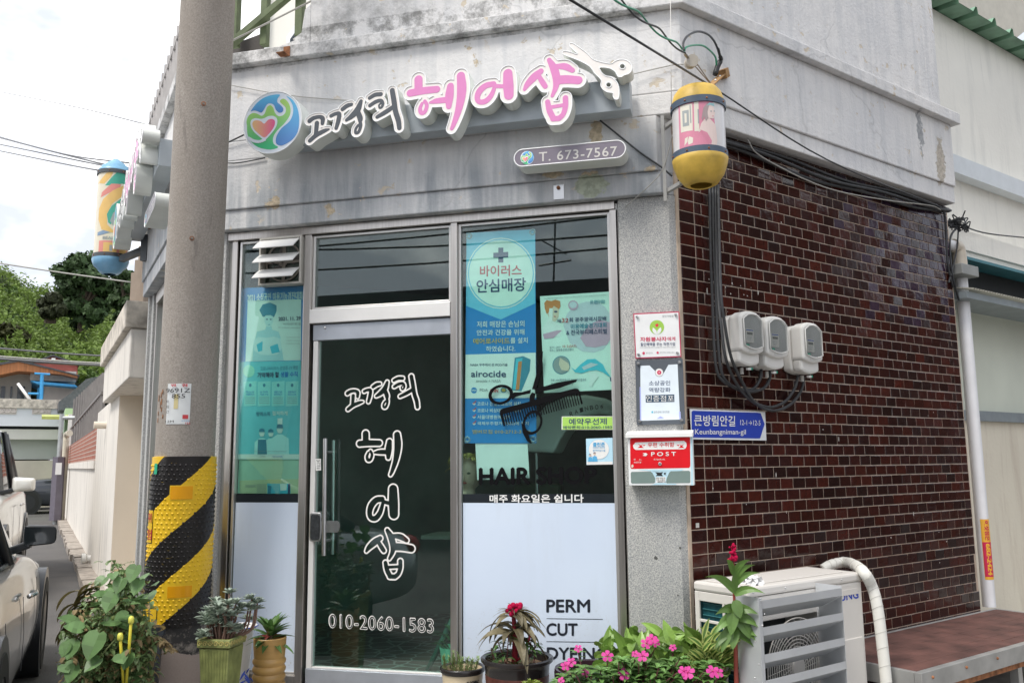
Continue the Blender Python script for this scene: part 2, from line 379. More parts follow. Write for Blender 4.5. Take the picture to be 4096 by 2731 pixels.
def asphalt():
    m,n,b=nodes('asphalt'); setb(b,Roughness=.9); c=coords(n)
    f=noise(n,c,120,4,.7); g=noise(n,c,1.1,6,.6)
    cc=ramp(n,f,.3,.75,(.03,.029,.029,1),(.17,.163,.158,1)); cc=mix(n,mathn(n,'MULTIPLY',ramp(n,g,.35,.7),.55),cc,(.13,.12,.112)); cc=mix(n,mathn(n,'MULTIPLY',ramp(n,noise(n,c,.35,6,.7),.5,.6),.5),cc,(.045,.043,.043))
    n.links.new(cc,b.inputs['Base Color']); bumpn(n,b,f,.5,.006); return m
steel=M('brushed_steel',(.56,.53,.50),.34,1,.10,3,vscale=(30,30,.6),rvar=.06)
steel2=M('satin_aluminium',(.66,.65,.63),.42,.9,.06,4,vscale=(4,4,.5))
alu_white=M('pale_aluminium',(.78,.77,.75),.42,.25,.04)
dark=M('black_rubber',(.02,.02,.022),.6)
black_pl=M('black_plastic',(.025,.027,.03),.32)
caulk=M('grey_sealant',(.36,.36,.34),.8,bump=.3)
glassT=glassmat('tinted_glass',(.87,1.0,.965),0,1.85)
def filmmat():
    m,n,b=nodes('pale_blue_film'); setb(b,Roughness=.34); b.inputs['Specular IOR Level'].default_value=.35; c=coords(n); t=n.nodes.new('ShaderNodeTexCoord'); s=n.nodes.new('ShaderNodeSeparateXYZ'); n.links.new(t.outputs['Object'],s.inputs[0])
    base=ramp(n,noise(n,c,1.3,4),.3,.7,(.60,.69,.83,1),(.66,.75,.88,1)); low=mathn(n,'SUBTRACT',1.0,mathn(n,'MINIMUM',1.0,mathn(n,'MAXIMUM',0.0,mathn(n,'DIVIDE',mathn(n,'SUBTRACT',s.outputs['Z'],.30),.45))))
    spk=ramp(n,noise(n,c,70,3,.7),.60,.68); base=mix(n,mathn(n,'MULTIPLY',mathn(n,'MULTIPLY',low,spk),.5),base,(.36,.33,.28)); base=mix(n,mathn(n,'MULTIPLY',low,.16),base,(.42,.40,.36)); sm=ramp(n,noise(n,coords(n,(3,3,.5)),3,6,.6),.55,.72); base=mix(n,mathn(n,'MULTIPLY',sm,.12),base,(.45,.48,.52)); n.links.new(base,b.inputs['Base Color']); bumpn(n,b,noise(n,c,5,3),.12,.01); MATS['pale_blue_film']=m; return m
film=filmmat()
blackfilm=M('dark_film',(.018,.023,.028),.5,spec=.15)
white_v=flat('white_vinyl',(.82,.82,.80))
screw=M('screw_steel',(.6,.6,.6),.3,1)
rust=M('rusty_steel',(.30,.13,.06),.85,.2,.5,25,bump=.5)
cable_b=M('black_cable',(.03,.032,.035),.45,var=.3,vs=30)
# ================================================================ ground, curb
g=MB(); g.box(XYZ,-260,200,-120,330,-.05,0); one(g,'road',asphalt(),None,None,kind='structure')
cw=M('worn_concrete',(.34,.30,.26),.9,var=.35,vs=9,bump=.9,bs=30,bd=.02)
g=MB()
pts=[(-34,.0),(-34,.62),(-3.2,.55),(-3.2,0)]
for i in range(60):
    x0=-34+i*.5; g.box(LEFT,x0,x0+.485,0,.09+.02*random.random(),-.3,.22+.05*random.random())
one(g,'kerb',cw,None,None,kind='structure')
# pavement in front of the shop
g=MB(); g.box(FRONT,-3.6,2.6,0,.045,-.9,1.3); g.box(SIDE,-.3,9,.0,.05,-.2,1.6)
one(g,'pavement',M('pavement_concrete',(.30,.29,.27),.9,var=.25,vs=6,bump=.5),None,None,kind='structure')
# ================================================================ the shop building
SHOP=thing('hair_shop','grey corner hair salon with a glass door front and dark red tiled flank','building',(-1.5,6,0))
BASE['_']=Vector((0,0,0))
nL=LEFT.ez; 
def plan(df,ds,dl,far=14.2,end=2.90):
    """plan polygon of the building grown outward by df (front), ds (side), dl (left)"""
    def isect(p,u,q,v):
        A=np.array([[u.x,-v.x],[u.y,-v.y]]); t=np.linalg.solve(A,np.array([q.x-p.x,q.y-p.y])); return p+u*float(t[0])
    f0=FRONT.p(0,0,df); s0=SIDE.p(0,0,ds); l0=LEFT.p(0,0,dl)
    a=isect(l0,LEFT.ex,f0,FRONT.ex); b=isect(f0,FRONT.ex,s0,SIDE.ex); c=SIDE.p(end,0,ds); d=SIDE.p(end,0,-5); e=LEFT.p(-2.25,0,-4); f=LEFT.p(-2.25,0,dl)
    return [(q.x,q.y) for q in (f,a,b,c,d,e)]
zB=FRONT.px(1349.5,879.6,.10)[1]; zC=FRONT.px(1349.6,798.9,.10)[1]; zA=FRONT.px(1900,127,.15)[1]; zT=FRONT.px(1900,73,.15)[1]
print('levels',zB,zC,zA,zT,'corner',FRONT.px(869,927,.1))
b0=BASE[SHOP.name]
def loc(fr,px,py,z):
    x,y=fr.px(px,py,z); q=fr.p(x,y,z)-b0; return (q.x,q.y,q.z)
STAIN_SHADE_Z=FRONT.px(1600,560,.10)[1]; ALGAE_Z=zT+.02
tan=(.60,.50,.36); grn=(.44,.48,.38)
PATCHES=[(*loc(FRONT,1090,815,.1),.035,1,tan),(*loc(FRONT,1318,845,.1),.03,1,tan),(*loc(FRONT,2215,700,.1),.045,2.2,tan),
 (*loc(FRONT,2360,700,.09),.035,1.6,tan),(*loc(FRONT,2365,745,.085),.075,1.2,grn),(*loc(FRONT,2385,535,.1),.03,.35,tan),(*loc(FRONT,2600,680,.1),.028,1.5,tan),
 (*loc(SIDE,3762,640,.1),.055,.35,(.52,.47,.40)),(*loc(SIDE,3680,520,.1),.035,.25,(.40,.41,.42)),(*loc(FRONT,1870,195,.1),.02,1,tan),(*loc(FRONT,1905,240,.1),.018,.6,tan)]
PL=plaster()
mb=MB()
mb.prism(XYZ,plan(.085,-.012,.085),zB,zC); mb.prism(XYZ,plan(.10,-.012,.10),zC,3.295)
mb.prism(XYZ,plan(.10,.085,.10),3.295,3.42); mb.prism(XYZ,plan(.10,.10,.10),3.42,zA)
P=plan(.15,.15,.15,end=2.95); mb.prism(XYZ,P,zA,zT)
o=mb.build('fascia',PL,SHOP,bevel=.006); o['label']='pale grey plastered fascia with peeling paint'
# parapet on top of the ledge: full on the side, broken off at the left of the front
xb=FRONT.px(1236,100,.08)[0]; xr=FRONT.px(1104,183,.08)[0]
mb=MB(); q=plan(.06,.07,.06,end=2.83); 
a=Vector((*q[1],0)); bb=Vector((*q[2],0)); cc_=Vector((*q[3],0))
pa=FRONT.o+Vector((xb,0,0)); poly=[(xb,4.54),(bb.x,bb.y),(cc_.x,cc_.y),(cc_.x-nS.x*.2,cc_.y-nS.y*.2),(bb.x-.12,bb.y+.22),(xb,4.74)]
zj=[zT+.0]
mb.prism(XYZ,poly,zT-.002,6.2)
# broken low end
pr=[(xr,zT-.003),(xb-.001,zT-.003),(xb-.001,zT+.30),(xb-.04,zT+.27),(xb-.06,zT+.12),(xb-.12,zT+.085),(xr+.12,zT+.075),(xr+.02,zT+.05)]
mb.prism(FRONT,pr,-.14,.062)
mb.build('parapet',PL,SHOP)
# left wall below the fascia, back walls, interior shell
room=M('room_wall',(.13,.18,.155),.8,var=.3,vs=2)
ins=plan(-.10,-.16,-.11,end=2.8)
hall=[ins[1],ins[2],ins[3],(ins[3][0]-1.5,ins[3][1]+1.6),(ins[0][0]+1.2,ins[0][1]-.5),(LEFT.p(-2.1,0,-.11).x,LEFT.p(-2.1,0,-.11).y)]
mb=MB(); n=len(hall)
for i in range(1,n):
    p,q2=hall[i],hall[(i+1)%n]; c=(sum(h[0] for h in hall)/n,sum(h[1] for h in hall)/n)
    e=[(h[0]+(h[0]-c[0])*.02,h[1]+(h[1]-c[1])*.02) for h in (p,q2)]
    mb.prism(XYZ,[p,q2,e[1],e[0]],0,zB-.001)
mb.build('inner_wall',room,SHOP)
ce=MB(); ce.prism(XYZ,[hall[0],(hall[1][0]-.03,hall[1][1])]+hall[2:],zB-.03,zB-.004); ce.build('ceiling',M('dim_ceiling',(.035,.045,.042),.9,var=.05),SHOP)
ck=MB(); ck.prism(XYZ,[hall[0],(hall[1][0]-.03,hall[1][1])]+hall[2:],.20,.235)
def tilefloor():
    m,n,b=nodes('salon_floor'); c=coords(n); x=n.nodes.new('ShaderNodeTexVoronoi'); x.feature='DISTANCE_TO_EDGE'; x.inputs['Scale'].default_value=9
    n.links.new(c,x.inputs['Vector']); f=ramp(n,x.outputs['Distance'],.03,.07,(.30,.36,.33,1),(.10,.085,.07,1)); n.links.new(f,b.inputs['Base Color']); setb(b,Roughness=.35); return m
ck.build('floor',tilefloor(),SHOP)
# brick flank: mortar backing and one glazed tile face after another
mb=MB(); mb.box(SIDE,.0,2.935,0,3.295,-.15,-.0008); mb.box(SIDE,2.84,2.932,0,3.29,-4.5,-.01)
mb.build('mortar',M('cream_mortar',(.50,.40,.31),.9,var=.2,vs=14,bump=.4),SHOP)
mb=MB(); RH=.06345; TW=.1152; U0=.143; row0=1.2584-20*RH
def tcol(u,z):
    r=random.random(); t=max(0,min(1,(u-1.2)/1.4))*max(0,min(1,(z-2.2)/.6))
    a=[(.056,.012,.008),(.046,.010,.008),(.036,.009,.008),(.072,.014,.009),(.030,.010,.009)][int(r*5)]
    if random.random()<.75*t: a=(.055,.032,.058)  # sky reflection painted as purple on tiles high up at the far end
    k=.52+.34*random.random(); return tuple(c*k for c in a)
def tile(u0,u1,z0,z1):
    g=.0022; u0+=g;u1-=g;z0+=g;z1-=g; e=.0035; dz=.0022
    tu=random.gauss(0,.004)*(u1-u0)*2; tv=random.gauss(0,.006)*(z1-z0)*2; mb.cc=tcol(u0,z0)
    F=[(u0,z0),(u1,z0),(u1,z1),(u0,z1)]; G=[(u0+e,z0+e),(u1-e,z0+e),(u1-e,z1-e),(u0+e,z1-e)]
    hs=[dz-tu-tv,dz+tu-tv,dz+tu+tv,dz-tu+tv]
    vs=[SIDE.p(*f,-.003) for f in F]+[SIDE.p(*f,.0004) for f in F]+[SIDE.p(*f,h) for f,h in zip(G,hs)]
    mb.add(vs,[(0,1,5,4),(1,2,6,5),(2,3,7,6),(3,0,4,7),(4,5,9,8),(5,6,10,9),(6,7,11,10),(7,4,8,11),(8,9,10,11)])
r=0
while True:
    z0=row0+r*RH; z1=z0+RH
    if z0>3.29: break
    if z1<.03: r+=1; continue
    z1=min(z1,3.293)
    tile(.022,U0-.001,z0,z1)
    u=U0; odd=(r%2==0)
    if odd: tile(u,u+TW/2,z0,z1); u+=TW/2
    UE=2.842
    while u<UE-.02: 
        u2=min(u+TW,UE)
        if UE-u2<.02: u2=UE
        tile(u,u2,z0,z1); u=u2
    tile(UE,2.925+(.012 if z0<.45 else 0)-(.02 if .45<z0<.75 else 0),z0,z1)
    r+=1
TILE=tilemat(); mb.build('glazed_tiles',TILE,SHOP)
mb=MB()
for k in range(46):
    u,z=random.uniform(.1,2.8),random.uniform(.5,3.1)
    if k%2: u,z=random.uniform(.15,.75),random.uniform(2.22,2.45)
    s_=random.uniform(.002,.006) if k else .0; hh_=s_*random.choice((1,1,1,3.5)); mb.prism(SIDE,[(u+s_*cos(a)*random.uniform(.6,1),z+hh_*sin(a)) for a in [2*pi*i/6 for i in range(6)]],.0025,.0035)
mb.box(SIDE,.055,.08,SIDE.px(2790,2100,0)[1]-.012,SIDE.px(2790,2100,0)[1]+.012,.0025,.0032)
mb.build('cement_flecks',flat('fleck_white',(.6,.58,.54)),SHOP)
mb=MB(); mb.cc=None
r=0
while row0+r*RH<3.29:      # tiles wrapping the far corner
    z0=row0+r*RH; r+=1
    if z0<.03: continue
    mb.box(SIDE,2.9325,2.938,z0+.003,min(z0+RH-.003,3.292),-.10,-.012)
mb.build('corner_tiles',M('dark_tile',(.05,.014,.012),.2),SHOP)
# granite piers
GR=granite(); x1,x0=FRONT.px(2690,1250,.04)[0],-.556
mb=MB(); s0=SIDE.p(.02,0,-.002)
mb.prism(XYZ,[(x0,4.56),(x1,4.56),(s0.x,s0.y),(s0.x-.02,s0.y+.2),(x0,4.85)],0,zB-.002)
mb.box(FRONT,x0-.018,x0-.001,0,zB-.02,-.1,.028)
o=mb.build('granite_pier',GR,SHOP,bevel=.004)
mb=MB()
for px,py,r_ in ((2623,2231,.012),(2672,2140,.004),(2720,2190,.009),(2712,2380,.006),(2560,2385,.003),(2656,2450,.003)):
    q=FRONT.px(px,py,.04); mb.prism(FRONT,[(q[0]+r_*cos(a)*random.uniform(.5,1),q[1]+r_*sin(a)*random.uniform(.5,1.2)) for a in [2*pi*i/7 for i in range(7)]],.0402,.041)
mb.build('chip',M('dark_chip',(.10,.10,.095),.9,var=.3,vs=60),SHOP)
mb=MB(); c=CL; 
pL=[(q.x,q.y) for q in (FRONT.p(-2.99,0,.04),FRONT.p(-2.99,0,-.25),LEFT.p(-.42,0,-.2),LEFT.p(-.42,0,.04))]; k=plan(0.04,.04,.04)[1]
mb.prism(XYZ,[k,pL[0],pL[1],pL[2],pL[3]],0,zB-.002)
# pier and reveal at the far end of the left wall
def lx(px,py=1700,z=.0): return LEFT.px(px,py,z)[0]
LA,LB,LC=-2.25,lx(578,1700,.04),lx(640,1700,.0)
print('left wall',LA,LB,LC)
mb.box(LEFT,LA,LB-.12,0,zB-.002,-.25,.04); mb.box(LEFT,LB-.12,LB,0,zB-.002,-.25,.018)
mb.build('granite_pier',GR,SHOP,bevel=.004)
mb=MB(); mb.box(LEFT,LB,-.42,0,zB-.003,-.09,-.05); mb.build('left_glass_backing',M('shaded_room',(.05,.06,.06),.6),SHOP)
wn=MB(); 
for x in (LB+.03,LB+.85): wn.box(LEFT,x,x+.06,.1,zB-.004,-.05,.0)
wn.box(LEFT,LB+.02,-.43,.05,.2,-.05,.002); wn.box(LEFT,LB+.02,-.43,zB-.1,zB-.005,-.05,.003)
LW=wn.build('window',steel,SHOP,bevel=.003)
mb=MB(); mb.box(LEFT,LB+.04,-.43,.1,zB-.05,-.045,-.04); mb.build('glass',glassT,LW)
# ---- shop front frame --------------------------------------------------------------------
X=lambda px: FRONT.px(px,2000,.02)[0]
xs={k:X(k) for k in (868,888,912,925,932,1197,1224,1240,1258,1803,1830,1848,2463,2505)}
zHB=FRONT.px(1802,890.7,.03)[1]; zTT=FRONT.px(1500,1224,.02)[1]; zTB=FRONT.px(1500,1281,.02)[1]
zS1=FRONT.px(1195,1976,.02)[1]; zS0=FRONT.px(1195,2010,.02)[1]; zSI=FRONT.px(1189,2688,.02)[1]
zG=zHB-.02
mb=MB()
mb.box(FRONT,-2.99,x0-.02,zHB,zB-.004,-.06,.03)                       # header
mb.box(FRONT,xs[888],xs[912],.12,zHB,-.06,.012); 
mb.box(FRONT,xs[1197],xs[1224],.08,zHB-.001,-.05,.028); mb.box(FRONT,xs[1803],xs[1830],.08,zHB-.001,-.05,.028)
mb.box(FRONT,xs[2463]+.008,xs[2505],.08,zHB-.001,-.05,.028)
mb.box(FRONT,xs[912],xs[1197],.08,zSI-.02,-.05,.02); mb.box(FRONT,xs[1830],xs[2463]+.008,.08,zSI-.10,-.05,.02)
FR=mb.build('shopfront_frame',steel,SHOP,bevel=.003)
mb=MB(); mb.box(FRONT,-3.0,xs[888]-.001,.0,zHB,-.1,.008); mb.build('sealant',caulk,SHOP); mb=MB(); mb.box(FRONT,xs[2505]+.001,x0-.019,.0,zHB,-.1,.02); mb.build('sealant',caulk,SHOP)
def bead(mb,a,b,c,d,t=.012,z0=-.03,z1=.004):
    mb.box(FRONT,a,a+t,c,d,z0,z1); mb.box(FRONT,b-t,b,c,d,z0,z1); mb.box(FRONT,a+t,b-t,d-t,d,z0,z1-.001); mb.box(FRONT,a+t,b-t,c,c+t,z0,z1-.001)
def win(name,a,b,c,d,label):
    mb=MB(); bead(mb,a,b,c,d,.016); w_=mb.build('window',steel2,SHOP,bevel=.002); w_['label']=label
    g=MB(); g.box(FRONT,a+.014,b-.014,c+.014,d-.014,-.018,-.012); g.build('glass',glassT,w_); return w_
W1=win('w',xs[912]+.012,xs[1197]-.001,zSI-.02,zHB-.005,'narrow left window')
W2=win('w',xs[1830]+.001,xs[2463]+.007,zSI-.10,zHB-.005,'wide right window')
W3=win('w',xs[1224]+.001,xs[1803]-.001,zTT,zHB-.005,'transom window over the door')
# lower films and dark strips on the outside of the glass
for nm,wd,a,b,pxl in (('l',W1,xs[932],xs[1197]-.004,0),('r',W2,xs[1848]-.004,xs[2463],1)):
    mb=MB(); mb.box(FRONT,a,b,zSI-.02+(-.08 if pxl else .0)+.004,zS0,-.0118,-.0100); mb.build('blue_panel',film,wd)
    mb=MB(); mb.box(FRONT,a,b,zS0+.0005,zS1,-.0118,-.0095); mb.build('dark_strip',blackfilm,wd)
# transom bar
mb=MB(); mb.box(FRONT,xs[1224]+.001,xs[1803]-.001,zTB,zTT-.001,-.05,.034); mb.build('transom_bar',alu_white,SHOP,bevel=.003)
mb=MB(); mb.box(FRONT,xs[912]-.03,xs[932],.12,.9,-.03,.006)
# door
D=MB(); dx0,dx1=xs[1240]-.008,xs[1803]-.003; dz1=zTB-.008; dz0=.09
rb=FRONT.px(1500,1350,.02)[1]
D.box(FRONT,dx0,dx1,rb,dz1,-.03,.016); D2=MB()
dbz=FRONT.px(1252,2674,.02)[1]
D2.box(FRONT,dx0,dx1,dz0,dbz,-.03,.016); DO=D.build('door',M('worn_alloy',(.42,.45,.50),.45,.55,.12,5,bump=.1),SHOP,bevel=.003); DO['label']='glass door with long steel pull handle'; D2.build('bottom_rail',MATS['worn_alloy'],DO,bevel=.003)
D=MB(); D.box(FRONT,dx0+.002,xs[1258]-.004,dbz+.001,rb-.001,-.03,.012); D.box(FRONT,xs[1258]-.003,dx1-.001,dbz+.0005,dbz+.009,-.028,.008); D.build('white_stile',alu_white,DO,bevel=.002)
D=MB(); D.box(FRONT,xs[1258]-.004,dx1-.001,dbz+.003,rb-.001,-.016,-.010); D.build('glass',glassT,DO)
# pull handles outside and inside
ha=FRONT.px(1301,1753,.07); hb=FRONT.px(1296,2221,.07)
H=MB(); H.tube([FRONT.p(ha[0],ha[1],.07),FRONT.p(hb[0],hb[1],.07)],.0125,14)
for zz in (.12,.88): 
    q=(ha[0],ha[1]+(hb[1]-ha[1])*zz); H.tube([FRONT.p(*q,.07),FRONT.p(*q,-.012)],.008,8)
H.build('handle',screw,DO,smooth=True,autos=50)
ia=FRONT.px(1335,1760,-.09); ib=FRONT.px(1331,2215,-.09)
H=MB(); H.tube([FRONT.p(*ia,-.09),FRONT.p(*ib,-.09)],.0125,12); H.build('inner_handle',screw,DO,smooth=True,autos=50)
# lock
a=FRONT.px(1238,2048,.04); b=FRONT.px(1283,2166,.04)
H=MB(); H.prism(FRONT,[( (a[0]+b[0])/2+ (b[0]-a[0])/2*math.copysign(abs(cos(t))**.35,cos(t)), (a[1]+b[1])/2+(a[1]-b[1])/2*math.copysign(abs(sin(t))**.35,sin(t))) for t in [2*pi*i/40 for i in range(40)]],.016,.040)
H.build('lock_body',screw,DO,bevel=.004)
H=MB(); kx=(b[0]-a[0]); kz=(b[1]-a[1]); H.prism(FRONT,[( (a[0]+b[0])/2+ kx*.38*math.copysign(abs(cos(t))**.35,cos(t)), (a[1]+b[1])/2-kz*.44*math.copysign(abs(sin(t))**.35,sin(t))) for t in [2*pi*i/40 for i in range(40)]],.040,.046)
H.build('lock_cover',M('scuffed_black',(.03,.033,.036),.35,0,.6,60),DO,bevel=.003)
H=MB(); bx=FRONT.px(1360,2090,-.008)[0]; cz=FRONT.px(1340,2105,-.008)[1]
H.prism(FRONT,[(b[0]+.005,cz-.033),(bx-.02,cz-.033)]+[(bx-.02+.02*sin(t),cz-.033*cos(t)) for t in [pi*i/8 for i in range(1,8)]]+[(bx-.02,cz+.033),(b[0]+.005,cz+.033)],-.0095,-.0035)
H.build('patch_plate',screw,DO)
# door hinge screws & plate marks
H=MB(); 
for px,py in ((1300,1311),): H.ell(FRONT.p(*FRONT.px(px,py,.016),.017),.008,.004,.008)
H.build('screw',screw,DO,smooth=True)
mb=MB(); pull=[(1261,1836),(1284,1836),(1284,1882),(1261,1882)]
S1=plate('pull_sticker',FRONT,.014,[(1262,1834),(1283,1834),(1284,1880),(1263,1882)],white_v,DO,th=.0015)
ink=flat('dark_ink',(.02,.022,.025)); 
# ---- lettering on the glass of the door ---------------------------------------------------
cream=flat('cream_vinyl',(.83,.82,.78)); 
ZG=-.0085   # just outside the glass face
def A2(x,y): return (850+x*.44643,y*.44643)
def B2(x,y): return (1600+x*.44643,100+y*.44643)
K='ABC'
CH_BLACK={ # strokes in the first crop
'go':[([(870,1085),(905,1060),(960,1048),(987,1065),(985,1108)],[20,18,16,20,16]),([(935,1105),(930,1160),(925,1205)],[20,19,18]),([(872,1262),(930,1212),(1000,1175),(1042,1160)],[18,20,18,9])],
'gyeong':[([(1062,1040),(1100,1022),(1135,1022),(1128,1080),(1108,1150)],[16,16,18,20,16]),([(1165,980),(1205,950),(1245,937)],[18,19,15]),([(1330,908),(1300,985),(1250,1040),(1200,1078)],[16,28,24,14]),
   ([(1300,1000),(1322,1060),(1322,1095)],[22,24,14]),([(1322,1085),(1328,1130),(1308,1185),(1283,1192),(1282,1160),(1302,1128),(1318,1118)],[14,14,14,13,12,12,12])],
'hui':[([(1407,880),(1455,852),(1508,845)],[16,18,18]),([(1410,948),(1460,915),(1508,903),(1527,930),(1515,962),(1497,968),(1492,945),(1505,930)],[16,17,16,13,11,9,8,8]),([(1475,1050),(1540,1012),(1600,972),(1632,940)],[16,20,19,12]),
   ([(1610,812),(1625,900),(1640,1000),(1665,1080),(1674,1148)],[22,23,23,23,20])]}
CH_PINK={
'he':[([(165,490),(166,570)],[36,36]),([(92,612),(200,592),(330,578)],[32,32,30]),([(222,684),(240,722),(222,780),(190,788),(180,750),(198,704)],[15,17,17,19,17,13]),([(268,697),(330,682),(420,672)],[10,24,26]),
   ([(452,550),(442,640),(437,732)],[30,38,24]),([(545,458),(553,560),(545,660),(522,770),(485,880),(463,930)],[36,42,38,30,22,16])],
'eo':[([(838,530),(770,545),(712,595),(692,655),(712,690),(765,685),(812,640),(838,585),(850,545)],[24,26,28,24,22,24,22,18,14]),([(850,548),(935,552)],[18,17]),([(966,436),(970,540),(975,630)],[40,46,42])],
'shap':[([(1262,415),(1205,465),(1145,530),(1115,580)],[24,34,27,14]),([(1240,455),(1280,520),(1302,552)],[20,24,22]),([(1336,315),(1378,390),(1402,480),(1395,560),(1363,638)],[20,34,34,24,14]),
   ([(1400,372),(1480,375),(1545,408)],[20,30,22]),([(1410,495),(1500,490),(1598,497)],[40,38,36]),([(1322,690),(1340,770),(1375,840)],[22,26,26]),([(1482,655),(1482,730),(1462,800),(1425,838)],[24,24,22,24]),
   ([(1370,842),(1425,838)],[24,24]),([(1350,738),(1470,718)],[16,16])]}
SCI=[(1462,240),(1500,240),(1545,252),(1580,264),(1590,256),(1572,242),(1522,192),(1520,170),(1545,165),(1600,200),(1680,260),(1730,310),(1800,335),(1890,350),(1930,325),(1990,312),(2040,325),(2075,365),(2075,410),(2050,440),(2010,452),(1985,468),(1955,465),(1940,440),(1925,418),(1890,395),(1840,384),(1787,385),(1795,410),(1815,440),(1850,462),(1890,470),(1930,500),(1955,540),(1965,600),(1960,650),(1950,668),(1925,668),(1910,640),(1908,612),(1860,605),(1820,580),(1800,545),(1805,505),(1790,480),(1740,430),(1700,375),(1600,320),(1480,275),(1456,258)]
SZ=.34   # front plane of the sign letters, outward from FRONT
def to_m(strokes,conv,fr,z):
    out=[]
    for pts,rad in strokes:
        q=[fr.px(*conv(*p),z) for p in pts]; r=[]
        for p,rr in zip(pts,rad):
            a=fr.px(*conv(p[0]-rr,p[1]),z); b=fr.px(*conv(p[0]+rr,p[1]),z); c=fr.px(*conv(p[0],p[1]-rr),z); d=fr.px(*conv(p[0],p[1]+rr),z)
            r.append((math.hypot(a[0]-b[0],a[1]-b[1])+math.hypot(c[0]-d[0],c[1]-d[1]))/4)
        out.append((q,r))
    return out
LET={}
for d,conv in ((CH_BLACK,A2),(CH_PINK,B2)):
    for k,s in d.items(): LET[k]=to_m(s,conv,FRONT,SZ)
def lbox(st):
    xs_=[p[0]+s*r for pts,rad in st for p,r in zip(pts,rad) for s in (-1,1)]; ys_=[p[1]+s*r for pts,rad in st for p,r in zip(pts,rad) for s in (-1,1)]
    return min(xs_),max(xs_),min(ys_),max(ys_)
def fitted(keys,fr,z,bl,br,tl):
    """letters refitted to another rectangle: returns strokes"""
    st=[s for k in keys for s in LET[k]]; a0,a1,b0,b1=lbox(st); a,b,c=[Vector(fr.px(*q,z)) for q in (bl,br,tl)]
    def T(p): return a+(b-a)*((p[0]-a0)/(a1-a0))+(c-a)*((p[1]-b0)/(b1-b0))
    k=((b-a).length/(a1-a0)*(c-a).length/(b1-b0))**.5
    return [([tuple(T(p)) for p in pts],[r*k for r in rad]) for pts,rad in st]
def ringed(name,st,fr,z,wd,parent,hole=.0):
    gx,gy,Dd=sdf(st,.0025,wd+.01); lo=contours(gx,gy,Dd,wd)+contours(gx,gy,Dd,hole)
    return shape(name,lo,fr,z-.0006,z,cream,parent)
ringed('door_lettering',fitted(['go','gyeong','hui'],FRONT,ZG,(1383,1643),(1677,1643),(1383,1500)),FRONT,ZG,.0085,DO,.0)
for ky,bl,br,tl in (('he',(1428,1903),(1606,1903),(1428,1722)),('eo',(1470,2083),(1590,2083),(1470,1936)),('shap',(1460,2313),(1660,2313),(1460,2114))):
    ringed('door_lettering',fitted([ky],FRONT,ZG,bl,br,tl),FRONT,ZG,.0085,DO,.0)
# phone number in outlined digits
lettering('door_number','010-2060-1583',FRONT,ZG,(1314,2510),(1736,2532),(1314,2452),cream,DO,.05,sp=1.05)
lettering('door_number','010-2060-1583',FRONT,ZG+.0006,(1318,2507),(1733,2529),(1318,2456),ink,DO,-.012,sp=1.05)
# pull sign text
lettering('t','당',FRONT,.0152,(1266,1847),(1280,1847),(1266,1837),ink,S1); lettering('t','기',FRONT,.0152,(1266,1857),(1280,1857),(1266,1849),ink,S1)
lettering('t','세',FRONT,.0152,(1266,1866),(1280,1866),(1266,1859),ink,S1); lettering('t','요',FRONT,.0152,(1266,1874),(1280,1874),(1266,1868),ink,S1)
# lettering on the right window, outside
lettering('closing_day_text','매주 화요일은 쉽니다',FRONT,-.0085,(1958,2011),(2335,2010),(1958,1977),white_v,W2,.045)
bk=flat('black_vinyl',(.006,.006,.007),.6,spec=.08); PZ=-.0085
lettering('window_text','HAIR SHOP',FRONT,PZ,(1915,1940),(2388,1937),(1915,1869),bk,W2,.09)
dk=flat('charcoal_vinyl',(.022,.026,.036),.6,spec=.15)
lettering('window_text','PERM',FRONT,PZ,(2185,2448),(2361,2448),(2185,2396),dk,W2,.06)
lettering('window_text','CUT',FRONT,PZ,(2185,2541),(2311,2542),(2185,2490),dk,W2,.06)
lettering('window_text','DYEING',FRONT,PZ,(2187,2637),(2432,2640),(2187,2586),dk,W2,.06)
for y in (2471,2563): plate('rule_line',FRONT,PZ,[(2186,y),(2411,y+3),(2411,y+5),(2186,y+2)],dk,W2)
# ---- scissors and comb decal
mb=MB()
def W(x,y): return (1800+x*.44643,1350+y*.44643)
def poly(pts,z): mb.prism(FRONT,[FRONT.px(*W(*p),z) for p in pts],z-.0006,z)
z=PZ+.0009
poly([(735,462),(770,340),(800,190),(825,122),(833,122),(825,260),(800,380),(770,465)],z)
poly([(765,505),(835,480),(980,452),(1130,397),(1140,378),(1125,375),(960,402),(840,438),(760,462)],z+.0003)
poly([(710,600),(715,520),(735,490),(765,500),(758,560),(752,620)],z+.0005)
poly([(720,500),(640,515),(590,530),(555,560),(548,500),(575,490),(640,488),(725,465)],z+.0002)
def ring(cx,cy,rx,ry,rot,t,z):
    lo=[]
    for k,rev in ((1,0),(1-t,1)):
        lo.append([FRONT.px(*W(cx+(rx*k+0)*cos(a)*cos(rot)-ry*k*sin(a)*sin(rot),cy+rx*k*cos(a)*sin(rot)+ry*k*sin(a)*cos(rot)),z) for a in [2*pi*i/40 for i in range(40)]])
    n=40; v=[FRONT.p(*p,z) for p in lo[0]]+[FRONT.p(*p,z) for p in lo[1]]; mb.add(v,[(i,(i+1)%n,n+(i+1)%n,n+i) for i in range(n)])
ring(455,510,112,88,-.25,.27,z+.0004); ring(740,760,86,112,.35,.24,z+.0006)
poly([(655,780),(700,850),(712,900),(735,945),(720,948),(690,925),(650,850),(640,760)],z+.0008)
poly([(450,650),(470,635),(700,575),(900,510),(1120,455),(1145,458),(1160,475),(1190,590),(1175,598),(1150,500),(1100,505),(760,610),(480,685),(475,690),(495,790),(480,795),(445,680)],z+.0001)
